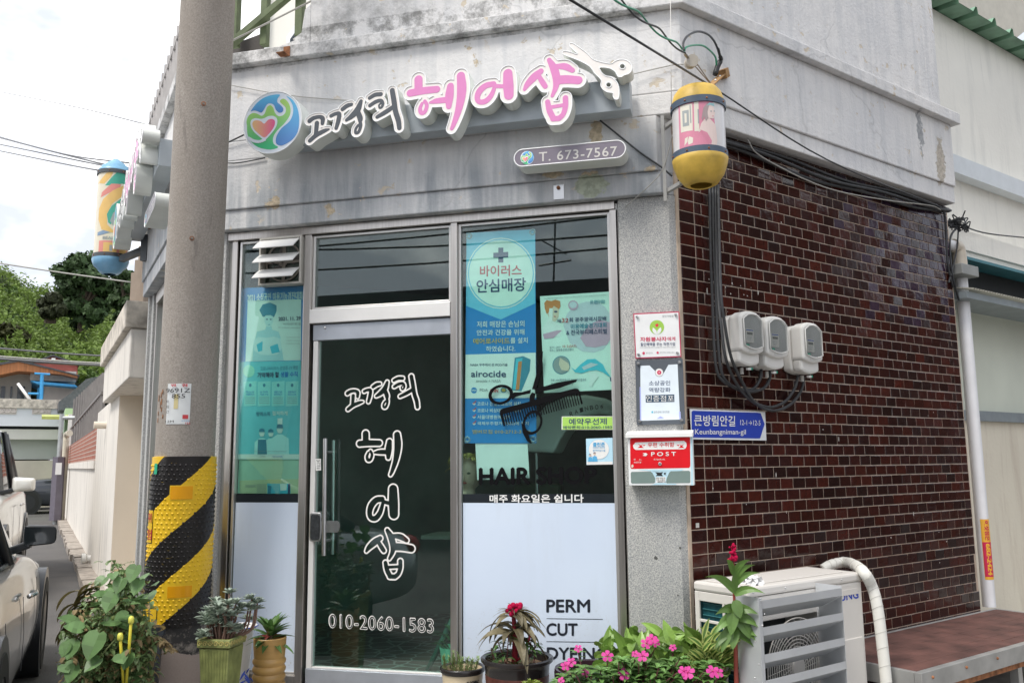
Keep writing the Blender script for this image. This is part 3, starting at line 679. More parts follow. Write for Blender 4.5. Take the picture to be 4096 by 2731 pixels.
for i in range(31):
    t=i/30; x=482+(1150-482)*t; y=682+(498-682)*t; poly([(x,y),(x+9,y-2),(x+33,y+96),(x+24,y+99)],z+.0007)
mb.build('scissors_decal',bk,W2)
# ---- exhaust fan in the left window
VF=MB(); va=FRONT.px(1046,952,.03); vb=FRONT.px(1213,1145,.03); vx0,vx1=FRONT.px(1040,1050,.03)[0],FRONT.px(1208,1050,.03)[0]; vz0,vz1=FRONT.px(1120,1140,.03)[1],FRONT.px(1120,948,.03)[1]
for bx in ((vx0,vx0+.012,vz0,vz1),(vx1-.012,vx1,vz0,vz1),(vx0+.012,vx1-.012,vz0,vz0+.014),(vx0+.012,vx1-.012,vz1-.014,vz1)): VF.box(FRONT,*bx,-.02,.045)
FAN=VF.build('fan_frame',M('aged_plastic',(.55,.53,.48),.5,var=.15),SHOP,bevel=.003)
VF=MB(); VF.box(FRONT,vx0+.01,vx1-.01,vz0+.01,vz1-.01,-.03,-.02); VF.build('fan_back',M('fan_shadow',(.06,.055,.05),.7),FAN)
VF=MB(); cx_,cz_=(vx0+vx1)/2,(vz0+vz1)/2
for rr in (.028,.021,.014): 
    VF.tube([FRONT.p(cx_+rr*cos(a),cz_+rr*sin(a),.006) for a in [2*pi*i/24 for i in range(24)]],.0025,6,closed=True)
VF.box(FRONT,cx_-.01,cx_+.01,vz0+.012,vz1-.012,-.008,-.001); VF.box(FRONT,vx0+.012,vx1-.012,cz_-.008,cz_+.008,-.009,-.002)
VF.tube([FRONT.p(cx_+.118*cos(a),cz_+.118*sin(a),-.005) for a in [2*pi*i/36 for i in range(36)]],.006,6,closed=True)
VF.build('fan_guard',M('fan_plastic',(.42,.38,.33),.5),FAN,smooth=True)
VF=MB()
for k in range(5):
    a=2*pi*k/5+.3; p=FRONT.p(cx_+.03*cos(a),cz_+.03*sin(a),-.012); VF.leaf(p,FRONT.ex*cos(a)+FRONT.ey*sin(a)+FRONT.ez*.0,FRONT.ez*.6+FRONT.ex*.4,.085,.07,0,3)
VF.build('fan_blades',M('fan_blade',(.14,.13,.12),.5),FAN)
wl=M('white_louvre',(.84,.84,.82),.4,var=.03)
for i,(zt,ln) in enumerate(((.955,.10),(.66,.10),(.345,.10))):
    z1=vz0+(vz1-vz0)*zt; VF=MB(); pr=[]
    for j in range(7):
        t=j/6; pr.append((.03+ .085*t, z1-.068*t**1.25))
    n=len(pr); vs=[FRONT.p(x,pz,po) for x in (vx0+.008-.012*0,vx1-.016) for po,pz in pr]
    vs=[]
    for po,pz in pr: vs+=[FRONT.p(vx0+.006-.04*(po-.03)*3,pz,po),FRONT.p(vx1-.014-.02*(po-.03)*3,pz,po),FRONT.p(vx0+.006-.04*(po-.03)*3,pz-.004,po-.003),FRONT.p(vx1-.014-.02*(po-.03)*3,pz-.004,po-.003)]
    fs=[]
    for j in range(n-1):
        a=4*j; b=a+4; fs+=[(a,a+1,b+1,b),(a+2,b+2,b+3,a+3),(a,b,b+2,a+2),(a+1,a+3,b+3,b+1)]
    fs+=[(0,2,3,1),(4*n-4,4*n-3,4*n-1,4*n-2)]
    VF.add(vs,fs); VF.build('louvre',wl,FAN,smooth=False)
# small fixings on the fascia
FX=thing('rusty_bracket','small rusty steel angle bracket on the upper ledge above the round logo','bracket',FRONT.p(*FRONT.px(1140,215,.15),.16))
mb=MB(); a=FRONT.px(1136,190,.15); b=FRONT.px(1160,225,.15); mb.box(FRONT,a[0],b[0],b[1],a[1],.151,.156); mb.build('plate',rust,FX)
mb=MB(); mb.box(FRONT,a[0]-.015,b[0]-.004,b[1]-.004,b[1]+.002,.157,.215); mb.build('flange',rust,FX)
FX=thing('steel_plate','small galvanised plate with one bolt on the lower band of the front','plate',FRONT.p(*FRONT.px(2237,800,.085),.09))
mb=MB(); a=FRONT.px(2214,742,.087); b=FRONT.px(2257,797,.087); mb.box(FRONT,a[0],b[0],b[1],a[1],.0855,.091); mb.build('plate',screw,FX,bevel=.001)
mb=MB(); mb.lathe(FRONT.p(*FRONT.px(2234,752,.09),.0912),[(.001,.012),(.010,.010),(.011,0)],10,FRONT.ez); mb.build('bolt',rust,FX)
# ================================================================ shop sign (front) and its twin on the left wall
sbox=M('grey_sign_box',(.40,.44,.47),.45,.2,.08,5); sbody=M('cream_sign_side',(.74,.76,.72),.5,var=.06,vs=5); sface=M('cream_sign_face',(.84,.80,.76),.35,var=.02)
rim=M('white_rim',(.92,.93,.93),.25,var=.01); pink=flat('orchid_pink',(.72,.24,.52),.35); inkg=flat('slate_ink',(.065,.075,.09),.4)
def gradmat(name,c0,c1,axis,a,b,rough=.3):
    m,n,bb=nodes(name); t=n.nodes.new('ShaderNodeTexCoord'); s=n.nodes.new('ShaderNodeSeparateXYZ'); n.links.new(t.outputs['Generated'],s.inputs[0])
    n.links.new(ramp(n,s.outputs[axis],a,b,(*c0,1),(*c1,1)),bb.inputs['Base Color']); setb(bb,Roughness=rough); return m
blueG=gradmat('logo_blue',(.10,.27,.62),(.14,.55,.86),'Z',.1,.9); greenG=gradmat('logo_green',(.08,.58,.26),(.42,.70,.18),'Z',.1,.9); heartG=gradmat('logo_heart',(.88,.55,.28),(.85,.14,.32),'X',.1,.95)
lwhite=flat('logo_white',(.80,.86,.93),.3)
LOGO={'blue_a':[(345,1000),(385,940),(450,885),(530,855),(605,850),(585,885),(582,918),(612,945),(636,975),(628,1005),(598,1012),(568,985),(552,945),(520,928),(488,940),(462,985),(438,1012),(405,1000),(372,992)],
'blue_b':[(662,862),(722,900),(765,980),(778,1080),(765,1180),(720,1250),(652,1295),(604,1306),(570,1282),(577,1220),(622,1150),(692,1090),(722,1020),(720,950),(692,895)],
'green':[(310,1130),(305,1090),(325,1040),(362,1015),(402,1022),(442,1040),(470,1015),(490,962),(520,945),(545,968),(560,1012),(590,1042),(630,1037),(656,1005),(655,965),(625,935),(605,912),(618,892),(648,890),(682,925),(700,980),(690,1042),(642,1110),(582,1170),(545,1230),(548,1290),(590,1322),(520,1342),(430,1328),(370,1295),(330,1245),(312,1190)],
'halo':[(468,1062),(500,1045),(545,1042),(578,1065),(582,1110),(560,1160),(520,1210),(470,1255),(420,1225),(365,1175),(342,1120),(350,1080),(385,1062),(430,1068)],
'heart':[(466,1112),(500,1078),(535,1070),(560,1085),(560,1122),(538,1165),(505,1205),(468,1235),(420,1205),(375,1160),(360,1115),(372,1088),(405,1082),(440,1092)]}
def logo(fr,z,parent,T,k=1,nm='logo'):
    f=lambda pts:[T(*p) for p in pts]
    for i,(key,mt) in enumerate((('green',greenG),('blue_a',blueG),('blue_b',blueG),('halo',lwhite),('heart',heartG))):
        mb=MB(); pts=[(q.x,q.y) for q in spline([Vector((*p,0)) for p in f(LOGO[key])],3,True)]; zz=z+.0006*(i+1)*k
        mb.prism(fr,pts,zz-.0005,zz); mb.build(nm+('_heart' if key=='heart' else '_mark'),mt,parent)
    sw=MB(); s=spline([Vector((*T(*p),0)) for p in ((322,1238),(370,1265),(425,1272),(480,1250))],4)
    for a,b in zip(s,s[1:]):
        t=(b-a).normalized()*.006*k**0; n_=Vector((-t.y,t.x,0))*(abs((T(545,1100)[0]-T(275,1100)[0]))/.13); sw.add([fr.p(q.x,q.y,z+.0036) for q in (a-n_,b-n_,b+n_,a+n_)],[(0,1,2,3)])
    sw.build(nm+'_swoosh',lwhite,parent)
FT=lambda x,y,c=A2: FRONT.px(*c(x,y),SZ)
SGO=FT(1200,1150)
def shop_sign(fr,label,base,brackets=True):
    # fr: frame whose origin coincides with FRONT's for this sign
    S=thing('shop_sign',label,'sign',base); BZ=SZ-.10
    a=FRONT.px(1180,470,BZ); b=FRONT.px(2524,310,BZ); c=FRONT.px(2522,437,BZ); d=FRONT.px(1180,590,BZ)
    mb=MB(); top=[(a[0],a[1]-.0),(b[0],b[1]),(c[0],c[1]),(d[0],d[1])]
    zt0=(FRONT.px(1400,430,BZ)[1]); zb0=c[1]
    mb.prism(fr,[(a[0]-.05,zb0),(c[0],zb0),(c[0],b[1]),(a[0]-.05,b[1])],.135,BZ); mb.build('sign_box',sbox,S,bevel=.003)
    mb=MB()
    for x in (a[0]+.2,a[0]+.9,c[0]-.25): mb.box(fr,x,x+.04,zb0+.05,zb0+.08,.10,.134)
    mb.build('mount',rust,S)
    for key,mt in (('go',inkg),('gyeong',inkg),('hui',inkg),('he',pink),('eo',pink),('shap',pink)):
        st=LET[key]; wd=.0165 if mt is inkg else .022
        gx,gy,Dd=sdf(st,.004,wd+.01); B=shape('letter_box',contours(gx,gy,Dd,wd),fr,BZ-.0+.001,SZ-.002,sbody,S)
        shape('letter_rim',contours(gx,gy,Dd,wd)+contours(gx,gy,Dd,wd-.0045),fr,SZ-.0019,SZ+.003,rim,B)
        shape('letter_panel',contours(gx,gy,Dd,wd-.0046),fr,SZ-.0018,SZ-.0008,sface,B)
        gx,gy,Dd=sdf(st,.003,.01)
        shape('letter_face',contours(gx,gy,Dd,0),fr,SZ-.0007,SZ+.0004,mt,B)
    # scissors
    out=[FRONT.px(*B2(*p),SZ) for p in SCI]; out=[(q.x,q.y) for q in spline([Vector((*p,0)) for p in out],3,True)]
    holes=[[FRONT.px(*B2(*p),SZ) for p in disc(1993,375,26,24)],[FRONT.px(*B2(*p),SZ) for p in disc(1870,540,25,24)]]
    def grow(pts,k):
        n=len(pts); r=[]
        for i in range(n):
            a_,b_=Vector(pts[i-1]),Vector(pts[(i+1)%n]); t=(b_-a_); t=t.normalized() if t.length>1e-9 else Vector((1,0)); r.append((pts[i][0]+t.y*k,pts[i][1]-t.x*k))
        return r
    area=sum(out[i][0]*out[(i+1)%len(out)][1]-out[(i+1)%len(out)][0]*out[i][1] for i in range(len(out)))
    if area<0: out=out[::-1]
    SC=shape('scissors_body',[out]+holes,fr,BZ,SZ-.001,sbody,S)
    shape('scissors_face',[out]+holes,fr,SZ-.0009,SZ+.0005,sface,SC)
    mb=MB(); mb.tube([fr.p(*q,SZ+.001) for q in out],.0028,6,closed=True)
    for h in holes: mb.tube([fr.p(*q,SZ+.001) for q in h],.0035,6,closed=True)
    mb.build('scissors_rim',rim,SC,smooth=True)
    # logo disc
    c0=FT(537,1099); rr=(abs(FT(275,1099)[0]-FT(800,1099)[0])+abs(FT(537,828)[1]-FT(537,1370)[1]))/4
    mb=MB(); mb.prism(fr,disc(*c0,rr,n=64),BZ-.02,SZ); DD=mb.build('logo_disc',sbody,S)
    mb=MB(); mb.prism(fr,disc(*c0,rr-.003,n=64),SZ,SZ+.0006); mb.build('logo_disc_face',lwhite,DD)
    mb=MB(); mb.tube([fr.p(*q,SZ) for q in disc(*c0,rr-.001,n=64)],.0035,6,closed=True); mb.build('logo_rim',rim,DD,smooth=True)
    logo(fr,SZ+.0006,DD,lambda x,y:FT(x,y))
    return S
bs=FRONT.p(-1.5,3.5,.2)
shop_sign(FRONT,'pink and black raised letter sign with round logo above the glass door',bs)
# twin on the left wall: same sign, right end about half a metre from the corner
xr_=FRONT.px(2524,310,SZ-.10)[0]; LS=LEFT.shift(.02-xr_,0,0)
shop_sign(LS,'letter sign seen edge-on, on the left wall behind the concrete pole',LS.p(-1.5,3.5,.2))
# phone number sign, twice
def phone_sign(fr,label,base):
    z=.25; S=thing('phone_sign',label,'sign',base)
    a=Vector(FRONT.px(*B2(1100,1192),z)); b=Vector(FRONT.px(*B2(1940,1120),z)); b.y=a.y+(b.y-a.y)*.5; a.y=a.y+(b.y-a.y)*0; r=abs(FRONT.px(*B2(1520,1078),z)[1]-FRONT.px(*B2(1520,1236),z)[1])/2
    def pill(r):
        t=(b-a).normalized(); n=Vector((-t.y,t.x)); th=math.atan2(t.y,t.x)
        return [(b.x+r*cos(th-pi/2+pi*i/14),b.y+r*sin(th-pi/2+pi*i/14)) for i in range(15)]+[(a.x+r*cos(th+pi/2+pi*i/14),a.y+r*sin(th+pi/2+pi*i/14)) for i in range(15)]
    mb=MB(); mb.prism(fr,pill(r),.10+.02,z-.004); Bd=mb.build('sign_body',sbody,S,bevel=.002)
    mb=MB(); mb.prism(fr,pill(r-.003),z-.0039,z); mb.build('sign_face',M('mauve_face',(.20,.175,.215),.3,var=.03),Bd)
    mb=MB(); mb.tube([fr.p(*q,z) for q in pill(r-.0015)],.0035,6,closed=True); mb.build('rim',rim,Bd,smooth=True)
    def P(x,y): return FRONT.px(*B2(x,y),z+.001)
    off=lambda q:Vector(q)
    lettering('phone_text','T. 673-7567',fr,z+.0012,off(P(1245,1226)),off(P(1945,1172)),off(P(1245,1142)),flat('pale_lettering',(.62,.60,.57)),Bd,.022,px=False,sp=1.12)
    k=.105*.46; cx_,cy_=P(1140,1192); s=62/263
    T=lambda x,y:FRONT.px(*B2(1140+(x-537)*s*1.0,1192+(y-1099)*s),z+.001)
    mb=MB(); mb.prism(fr,[T(*p) for p in disc(537,1099,255,255)],z,z+.0012); mb.build('logo_disc',lwhite,Bd)
    logo(fr,z+.0012,Bd,T,.8)
phone_sign(FRONT,'long mauve phone number sign on the front wall under the pink letters',FRONT.p(-.8,3.0,.2))
phone_sign(LEFT.shift(.03-FRONT.px(*B2(2010,1150),.25)[0],0,0),'small pill shaped sign seen edge-on, left wall beside the pole',LEFT.p(-.9,3.0,.2))
# ================================================================ posters and stickers of the windows
ZP=-.026
def poster(name,label,cat,fr,z,pts,mat,th=.0008):
    ps=[fr.px(*q,z) for q in pts]; mb=MB(); mb.prism(fr,ps,z-th,z)
    c=fr.p(sum(p[0] for p in ps)/4,min(p[1] for p in ps),z); T=thing(name,label,cat,c); mb.build('sheet',mat,T); return T
def sub(T,nm,fr,z,pts,mat): return plate(nm,fr,z,pts,mat,T,th=.0004)
class PT:   # small helper: shapes in crop pixels on a poster, one mesh per colour
    def __init__(s,T,fr,z,conv): s.T,s.fr,s.z,s.c,s.g=T,fr,z,conv,{}
    def poly(s,pts,mat,k=1,nm='print'):
        mb=s.g.setdefault((mat.name,nm),(MB(),mat))[0]; zz=s.z+.0007*k; mb.add([s.fr.p(*s.fr.px(*s.c(*p),zz),zz) for p in pts],[tuple(range(len(pts)))])
    def circ(s,x,y,rx,ry,mat,k=1,nm='print'): s.poly(disc(x,y,rx,ry,28),mat,k,nm)
    def text(s,t,x0,x1,y0,y1,mat,k=3,bold=.02,dy=0,nm='text'):
        mb=s.g.setdefault((mat.name,nm),(MB(),mat))[0]; zz=s.z+.0007*k
        lettering(None,t,s.fr,zz,s.c(x0,y1),s.c(x1,y1+dy),s.c(x0,y0),None,None,bold,mb=mb)
    def done(s):
        for (m_,nm),(mb,mat) in s.g.items(): mb.build(nm,mat,s.T)
def Z4(x,y): return (1800+x*.38273,850+y*.38273)
def Z5(x,y): return (1800+x*.44643,1350+y*.44643)
def Z1(x,y): return (850+x*.76531,850+y*.76531)
def Z6(x,y): return (2450+x*.5102,1200+y*.5102)
pw=flat('poster_white',(.78,.79,.79)); pb=flat('poster_blue',(.02,.22,.58)); plb=flat('poster_sky_blue',(.18,.52,.74)); pnv=flat('poster_navy',(.035,.06,.15)); prd=flat('poster_red',(.58,.06,.07)); pgd=flat('poster_gold',(.62,.42,.10)); pgk=flat('poster_grey',(.30,.32,.34)); ppk=flat('poster_pink',(.62,.36,.50)); ppl=flat('poster_lilac',(.60,.60,.68)); porg=flat('poster_orange',(.62,.22,.08)); pskin=flat('poster_skin',(.70,.55,.45)); pcy=flat('poster_cyan',(.08,.50,.66)); pte=flat('poster_teal',(.05,.24,.36)); pmint=flat('poster_mint',(.72,.80,.77))
T=poster('banner','tall blue virus safety banner inside the right window','banner',FRONT,ZP,[(1866,932),(2141,917),(2146,1772),(1859,1772)],pb)
q=PT(T,FRONT,ZP,Z4)
q.poly([(172,215),(889,176),(890,950),(530,1118),(168,975)],plb,1); q.circ(532,635,358,372,pw,2); q.circ(532,635,346,360,plb,3); q.circ(532,635,334,348,pmint,4)
q.poly([(505,368),(557,368),(557,523),(505,523)],pnv,5); q.poly([(453,422),(608,412),(608,468),(453,474)],pnv,5.5)
q.text('바이러스',312,750,556,672,prd,5,.035,-12); q.text('안심매장',276,795,702,842,pnv,5,.035,-22)
q.text('저희 매장은 손님의',280,778,1136,1202,pw,3,.02,-8); q.text('안전과 건강을 위해',280,778,1226,1286,pw,3,.02,-8)
q.text('에어로사이드',242,625,1314,1376,pgd,3,.035,-6); q.text('를 설치',632,812,1308,1368,pw,3,.02,-4); q.text('하였습니다.',376,683,1396,1454,pw,3,.02,-4)
q.done(); q=PT(T,FRONT,ZP,Z5)
q.poly([(140,152),(767,135),(772,540),(135,545)],pw,1)
q.text('NASA 우주에서 온 PCO기술',183,515,230,256,pnv,3,.02); q.text('airocide',188,502,296,354,pnv,3,.05); q.text('airocide + NASA',232,455,374,400,pgk,3,.01)
q.poly([(580,180),(655,165),(722,195),(715,300),(640,480),(552,470)],pte,2); q.poly([(592,190),(650,182),(622,470),(562,462)],pcy,3); q.poly([(612,215),(645,210),(620,465),(588,470)],porg,4)
q.circ(215,472,27,27,pb,2); q.text('NASA',192,238,462,480,pw,4,.03); q.text('FDA',266,340,457,482,pgk,3,.04); q.text('CNN',358,432,458,492,prd,3,.06); q.circ(480,470,27,25,pte,2); q.circ(480,470,18,17,pgd,3)
for y,t,x1 in ((592,'코로나 선별진료소에 설치',632),(652,'코로나 비상대책본부 설치',632),(711,'서울대병원에 설치',545),(770,'국제우주정거장(ISS)에 설치',705)):
    q.text(t,245,x1,y-18,y+18,pw,3,.02); q.poly([(200,y),(215,y-12),(232,y),(216,y+14)],pw,2); q.poly([(205,y-8),(214,y+4),(236,y-24),(232,y-30),(214,y-8),(209,y-14)],prd,3)
q.text('멤버모집 010-2712-3110',200,720,824,860,pgd,3,.01); q.done()
suc=glassmat('clear_rubber',(.85,.9,.9),.15,1.5,(.5,.6,.6),.4)
for x,y in ((1876,943),(2129,927),(1868,1758),(2132,1757)):
    mb=MB(); c=FRONT.px(x,y,-.02); mb.lathe(FRONT.p(*c,-.0255),[(.020,.002),(.016,.004),(.009,.005),(.008,.0005)],18,FRONT.ez); mb.build('suction_cup',suc,T,smooth=True)
T=poster('poster','beauty contest poster with pink circles and a mannequin face, right window','poster',FRONT,ZP-.002,[(2160,1185),(2439,1166),(2454,1558),(2176,1571)],pmint)
q=PT(T,FRONT,ZP-.002,Z4)
q.poly([Z for Z in [(1185,1180),(1220,1060),(1300,970),(1420,930),(1540,935),(1620,985),(1672,1060),(1684,1250),(1670,1350),(1600,1430),(1500,1465),(1380,1450),(1250,1360)]],ppl,1)
q.poly([(1360,1310),(1440,1180),(1560,1120),(1680,1150),(1690,1300),(1640,1380),(1520,1410),(1420,1400)],ppk,2); q.circ(1287,970,52,52,ppk,3); q.circ(1287,965,40,34,ppl,4)
q.poly([(1015,1000),(1060,960),(1110,960),(1140,1010),(1135,1090),(1100,1140),(1060,1130),(1020,1070)],pskin,2); q.poly([(985,945),(1010,915),(1060,925),(1100,910),(1150,925),(1155,980),(1140,1010),(1085,975),(1050,1030),(1010,1060),(990,1000)],porg,3)
q.poly([(1040,1000),(1075,1000),(1070,1130),(1050,1170),(1030,1060)],pw,4); q.circ(1105,1035,18,9,pnv,4); q.poly([(1085,1080),(1110,1085),(1095,1095)],prd,4)
q.poly([(1030,1110),(1090,1140),(1150,1180),(1180,1230),(1150,1290),(980,1320),(960,1220)],pw,1.5); q.poly([(970,1270),(1120,1230),(1170,1230),(1080,1310),(985,1320)],ppk,2.4)
q.text('The32th GwangjuWide MayerCup BeautyArtContest & BeautyFestival2021',980,1632,894,908,pgk,4,.0,-40)
q.text('제',1115,1160,1112,1152,pnv,5,.03); q.text('32',1168,1238,1104,1148,prd,5,.03); q.text('회 광주광역시장배',1245,1632,1098,1146,pnv,5,.03,-16)
q.text('미용예술경기대회',1262,1635,1165,1218,pte,5,.03,-18); q.text('& 전국뷰티페스티벌',1215,1640,1228,1282,pnv,5,.03,-16)
q.text('일시 | 2021.',1040,1165,1398,1422,pnv,5,.0,-5); q.text('10. 2.(SAT)',1178,1320,1386,1418,prd,5,.01,-5); q.text('장소 | 김대중컨벤션센터',1040,1290,1426,1456,pnv,5,.0,-8)
q.text('광주, 대한민국 미래로!',1465,1622,915,960,pte,5,.02,-5)
q.done(); q=PT(T,FRONT,ZP-.002,Z5)
q.circ(998,245,80,82,pte,2); q.circ(998,245,74,76,pgk,3); q.poly([(985,180),(1060,230),(1072,260),(1060,300),(1000,290),(975,240)],pskin,4)
q.poly([(1085,265),(1120,290),(1170,240),(1230,195),(1300,190),(1370,240),(1400,300),(1440,350),(1420,345),(1370,310),(1310,290),(1240,300),(1180,320),(1120,310)],pcy,3); q.poly([(1180,265),(1260,225),(1330,240),(1280,260),(1200,290)],ppl,4)
q.poly([(1245,290),(1275,330),(1300,300),(1330,350),(1290,400),(1270,440),(1245,430),(1255,380)],pw,4); q.poly([(1432,350),(1462,370),(1468,420),(1435,385)],pnv,4)
q.text('주최  (사)대한미용사회 광주광역시협의회',903,1218,370,398,pnv,4,.0,-4); q.text('후원  광주광역시',903,1100,405,425,pnv,4,.0,-3); q.done()
# green reservation sticker, clean-zone sticker (outside the glass)
ZO=-.0095
grs=flat('lime_green',(.40,.68,.13)); T=poster('sticker','lime green reservation sticker low in the right window','sticker',FRONT,ZO,[(2247,1665),(2456,1664),(2455,1718),(2246,1718)],white_v)
q=PT(T,FRONT,ZO,Z5); q.poly([(1008,710),(1462,708),(1462,820),(1008,822)],grs,1); q.text('예약우선제',1065,1405,724,782,pnv,2,.03,-4); q.text('예약문의:010-2060-1583',1012,1450,790,818,pnv,2,.03,-4); q.done()
T=poster('sticker','square pale blue clean zone sticker in the right window','sticker',FRONT,ZO,[(2344,1754),(2450,1750),(2452,1856),(2346,1859)],flat('sticker_blue',(.50,.76,.90)))
q=PT(T,FRONT,ZO,Z5); q.circ(1334,1000,93,90,flat('sticker_edge',(.25,.55,.8)),1); q.circ(1334,1000,91,88,white_v,2); q.poly([(1224,1112),(1456,1108),(1457,1135),(1226,1138)],white_v,1)
cb=flat('sticker_text_blue',(.10,.42,.72)); q.text('클린존',1280,1388,938,976,cb,3,.06,-3); q.text('CLEAN ZONE',1280,1388,978,990,cb,3,.03,-1); q.text('방역안심시설',1282,1390,1000,1020,cb,3,.01,-1)
q.circ(1255,1056,9,11,pskin,3.2); q.poly([(1238,1110),(1240,1075),(1255,1066),(1272,1075),(1276,1108)],cb,3); q.circ(1295,1040,11,13,pskin,3.2); q.poly([(1275,1110),(1278,1068),(1296,1056),(1316,1066),(1322,1108)],cb,3); q.poly([(1243,1048),(1267,1048),(1262,1042),(1248,1042)],pnv,4); q.poly([(1283,1034),(1307,1034),(1303,1026),(1288,1026)],pnv,4); q.done()
T=poster('paper_sheet','blank white sheet of paper behind the black window lettering','paper',FRONT,ZP-.004,[(1901,1770),(2110,1770),(2118,1911),(1909,1919)],pw)
# left window posters
T=poster('poster','contest poster with a woman in feathers, upper left window','poster',FRONT,ZP,[(975,1152),(1217,1143),(1210,1443),(963,1451)],pb)
q=PT(T,FRONT,ZP,Z1); q.poly([(184,462),(464,452),(461,772),(172,778)],pmint,1); q.text('2021 소상공인 미용기능경진대회',182,470,424,468,pmint,3,.03,-12)
q.poly([(262,545),(245,510),(262,480),(300,470),(335,485),(335,515),(322,545),(300,528),(275,530)],pte,2); q.circ(294,562,25,34,pmint,2.5); q.circ(294,562,23,32,flat('poster_pale_face',(.55,.72,.74)),3); q.poly([(266,548),(268,530),(294,518),(320,530),(322,548),(305,536),(280,536)],pte,4)
q.circ(285,558,5,3,pnv,5); q.circ(304,558,5,3,pnv,5); q.poly([(289,584),(302,584),(296,588)],pte,5)
q.poly([(282,592),(308,592),(312,612),(345,622),(355,650),(358,680),(372,772),(208,775),(214,690),(226,650),(232,622),(275,612)],flat('poster_pale_body',(.45,.66,.72)),2); q.poly([(215,668),(240,650),(280,655),(320,648),(356,660),(362,710),(340,740),(300,745),(250,742),(218,720)],flat('poster_feather',(.62,.76,.78)),3)
q.poly([(230,690),(262,672),(260,722),(238,728)],pcy,3.5); q.poly([(300,700),(340,685),(352,728),(310,738)],pcy,3.5)
q.text('2021. 11. 29',345,461,546,566,pnv,4,.05,-4); q.text('수원컨벤션센터 1홀 / 3홀',368,460,576,588,pgk,4,.0); q.text('문의 : 02-585-3351  www.kocoa.org',345,458,597,606,pgk,4,0)
for y in (652,669,685): q.text('주최 소상공인연합회, 소상공인시장진흥공단',385,456,y-3,y+3,pgk,4,0)
q.done()
T=poster('poster','turquoise hygiene poster with three masked people, lower left window','poster',FRONT,ZP+.002,[(961,1447),(1204,1443),(1200,1837),(952,1836)],flat('poster_turquoise',(.16,.58,.66)))
q=PT(T,FRONT,ZP+.002,Z1); q.text('코로나바이러스 감염증-19 예방',250,447,805,826,pte,3,.0,-6); q.text('기억해야 할',234,348,834,864,pnv,3,.05,-2); q.text('생활 수칙',355,445,832,860,pb,3,.05,-2)
for i,(t,u) in enumerate((('마스크','착용하기'),('손 자주','씻기'),('사람간 거리','유지하기'),('감염의심시','보건소 or 1339'))):
    x=163+73*i; q.poly([(x,884),(x+68,880),(x+66,1008),(x,1012)],flat('poster_card',(.32,.72,.72)),1.5); q.text(t,x+12,x+54,932,942,pb,3,.02); q.text(u,x+12,x+54,945,955,pb,3,.02); q.circ(x+34,902,7,9,pte,3)
    for k in range(4): q.poly([(x+8,965+k*10),(x+60,965+k*10),(x+60,967+k*10),(x+8,967+k*10)],pgk,3)
q.circ(190,828,30,32,flat('poster_virus',(.35,.72,.6)),1.5); q.text('방역소독',228,303,1040,1064,pte,3,.04); q.text('철저하게',312,392,1036,1060,pmint,3,.04)
for x,y,s in ((258,1150,1),(305,1152,.95),(352,1130,1.15)):
    q.poly([(x-40*s,1262),(x-38*s,y+50),(x-12,y+28),(x+12,y+28),(x+40*s,y+50),(x+42*s,1262)],flat('poster_uniform',(.50,.82,.82)),2+.3*s); q.circ(x,y,15*s,20*s,flat('poster_face2',(.45,.66,.66)),4); q.poly([(x-13*s,y+2),(x+13*s,y+2),(x+9*s,y+18*s),(x-9*s,y+18*s)],pmint,5); q.poly([(x-15*s,y-4),(x-13*s,y-18*s),(x,y-24*s),(x+13*s,y-18*s),(x+15*s,y-4)],pte,4.6)
q.poly([(340,1105),(340,1075),(366,1073),(365,1106)],pmint,5.5); q.poly([(235,1262),(238,1185),(280,1185),(285,1262)],pte,4); q.poly([(134,1262),(457,1262),(457,1288),(133,1288)],pmint,1.2); q.text('전국 소상공인을 위한 방역소독 캠페인을 함께 합니다',218,388,1244,1250,pgk,5,0); q.text('소상공인연합회',245,275,1270,1280,pgk,3,0); q.text('서울소상공인협회',312,365,1270,1280,pb,3,0); q.done()
T=poster('paper_sheet','faded green paper with old newsprint under the turquoise poster','paper',FRONT,ZP-.003,[(957,1815),(1199,1815),(1198,1972),(950,1972)],flat('faded_paper',(.42,.62,.50)))
q=PT(T,FRONT,ZP-.003,lambda x,y:(850+x*.21259,1900+y*.21259)); q.poly([(510,100),(1000,80),(1620,70),(1625,345),(520,340)],flat('newsprint',(.52,.58,.38)),1)
q.poly([(1030,155),(1465,155),(1470,345),(1030,345)],pcy,2); q.poly([(1040,190),(1110,200),(1100,340),(1040,340)],pte,3); q.poly([(1270,160),(1400,160),(1390,280),(1280,290)],pmint,3); q.poly([(1420,160),(1465,160),(1460,345),(1415,345)],pnv,3)
for k in range(14): q.poly([(835,165+k*13),(1010,160+k*13),(1010,164+k*13),(835,169+k*13)],pgk,2)
for k in range(4): q.poly([(615,185+k*14),(820,178+k*14),(820,183+k*14),(615,190+k*14)],pgk,2)
q.done()
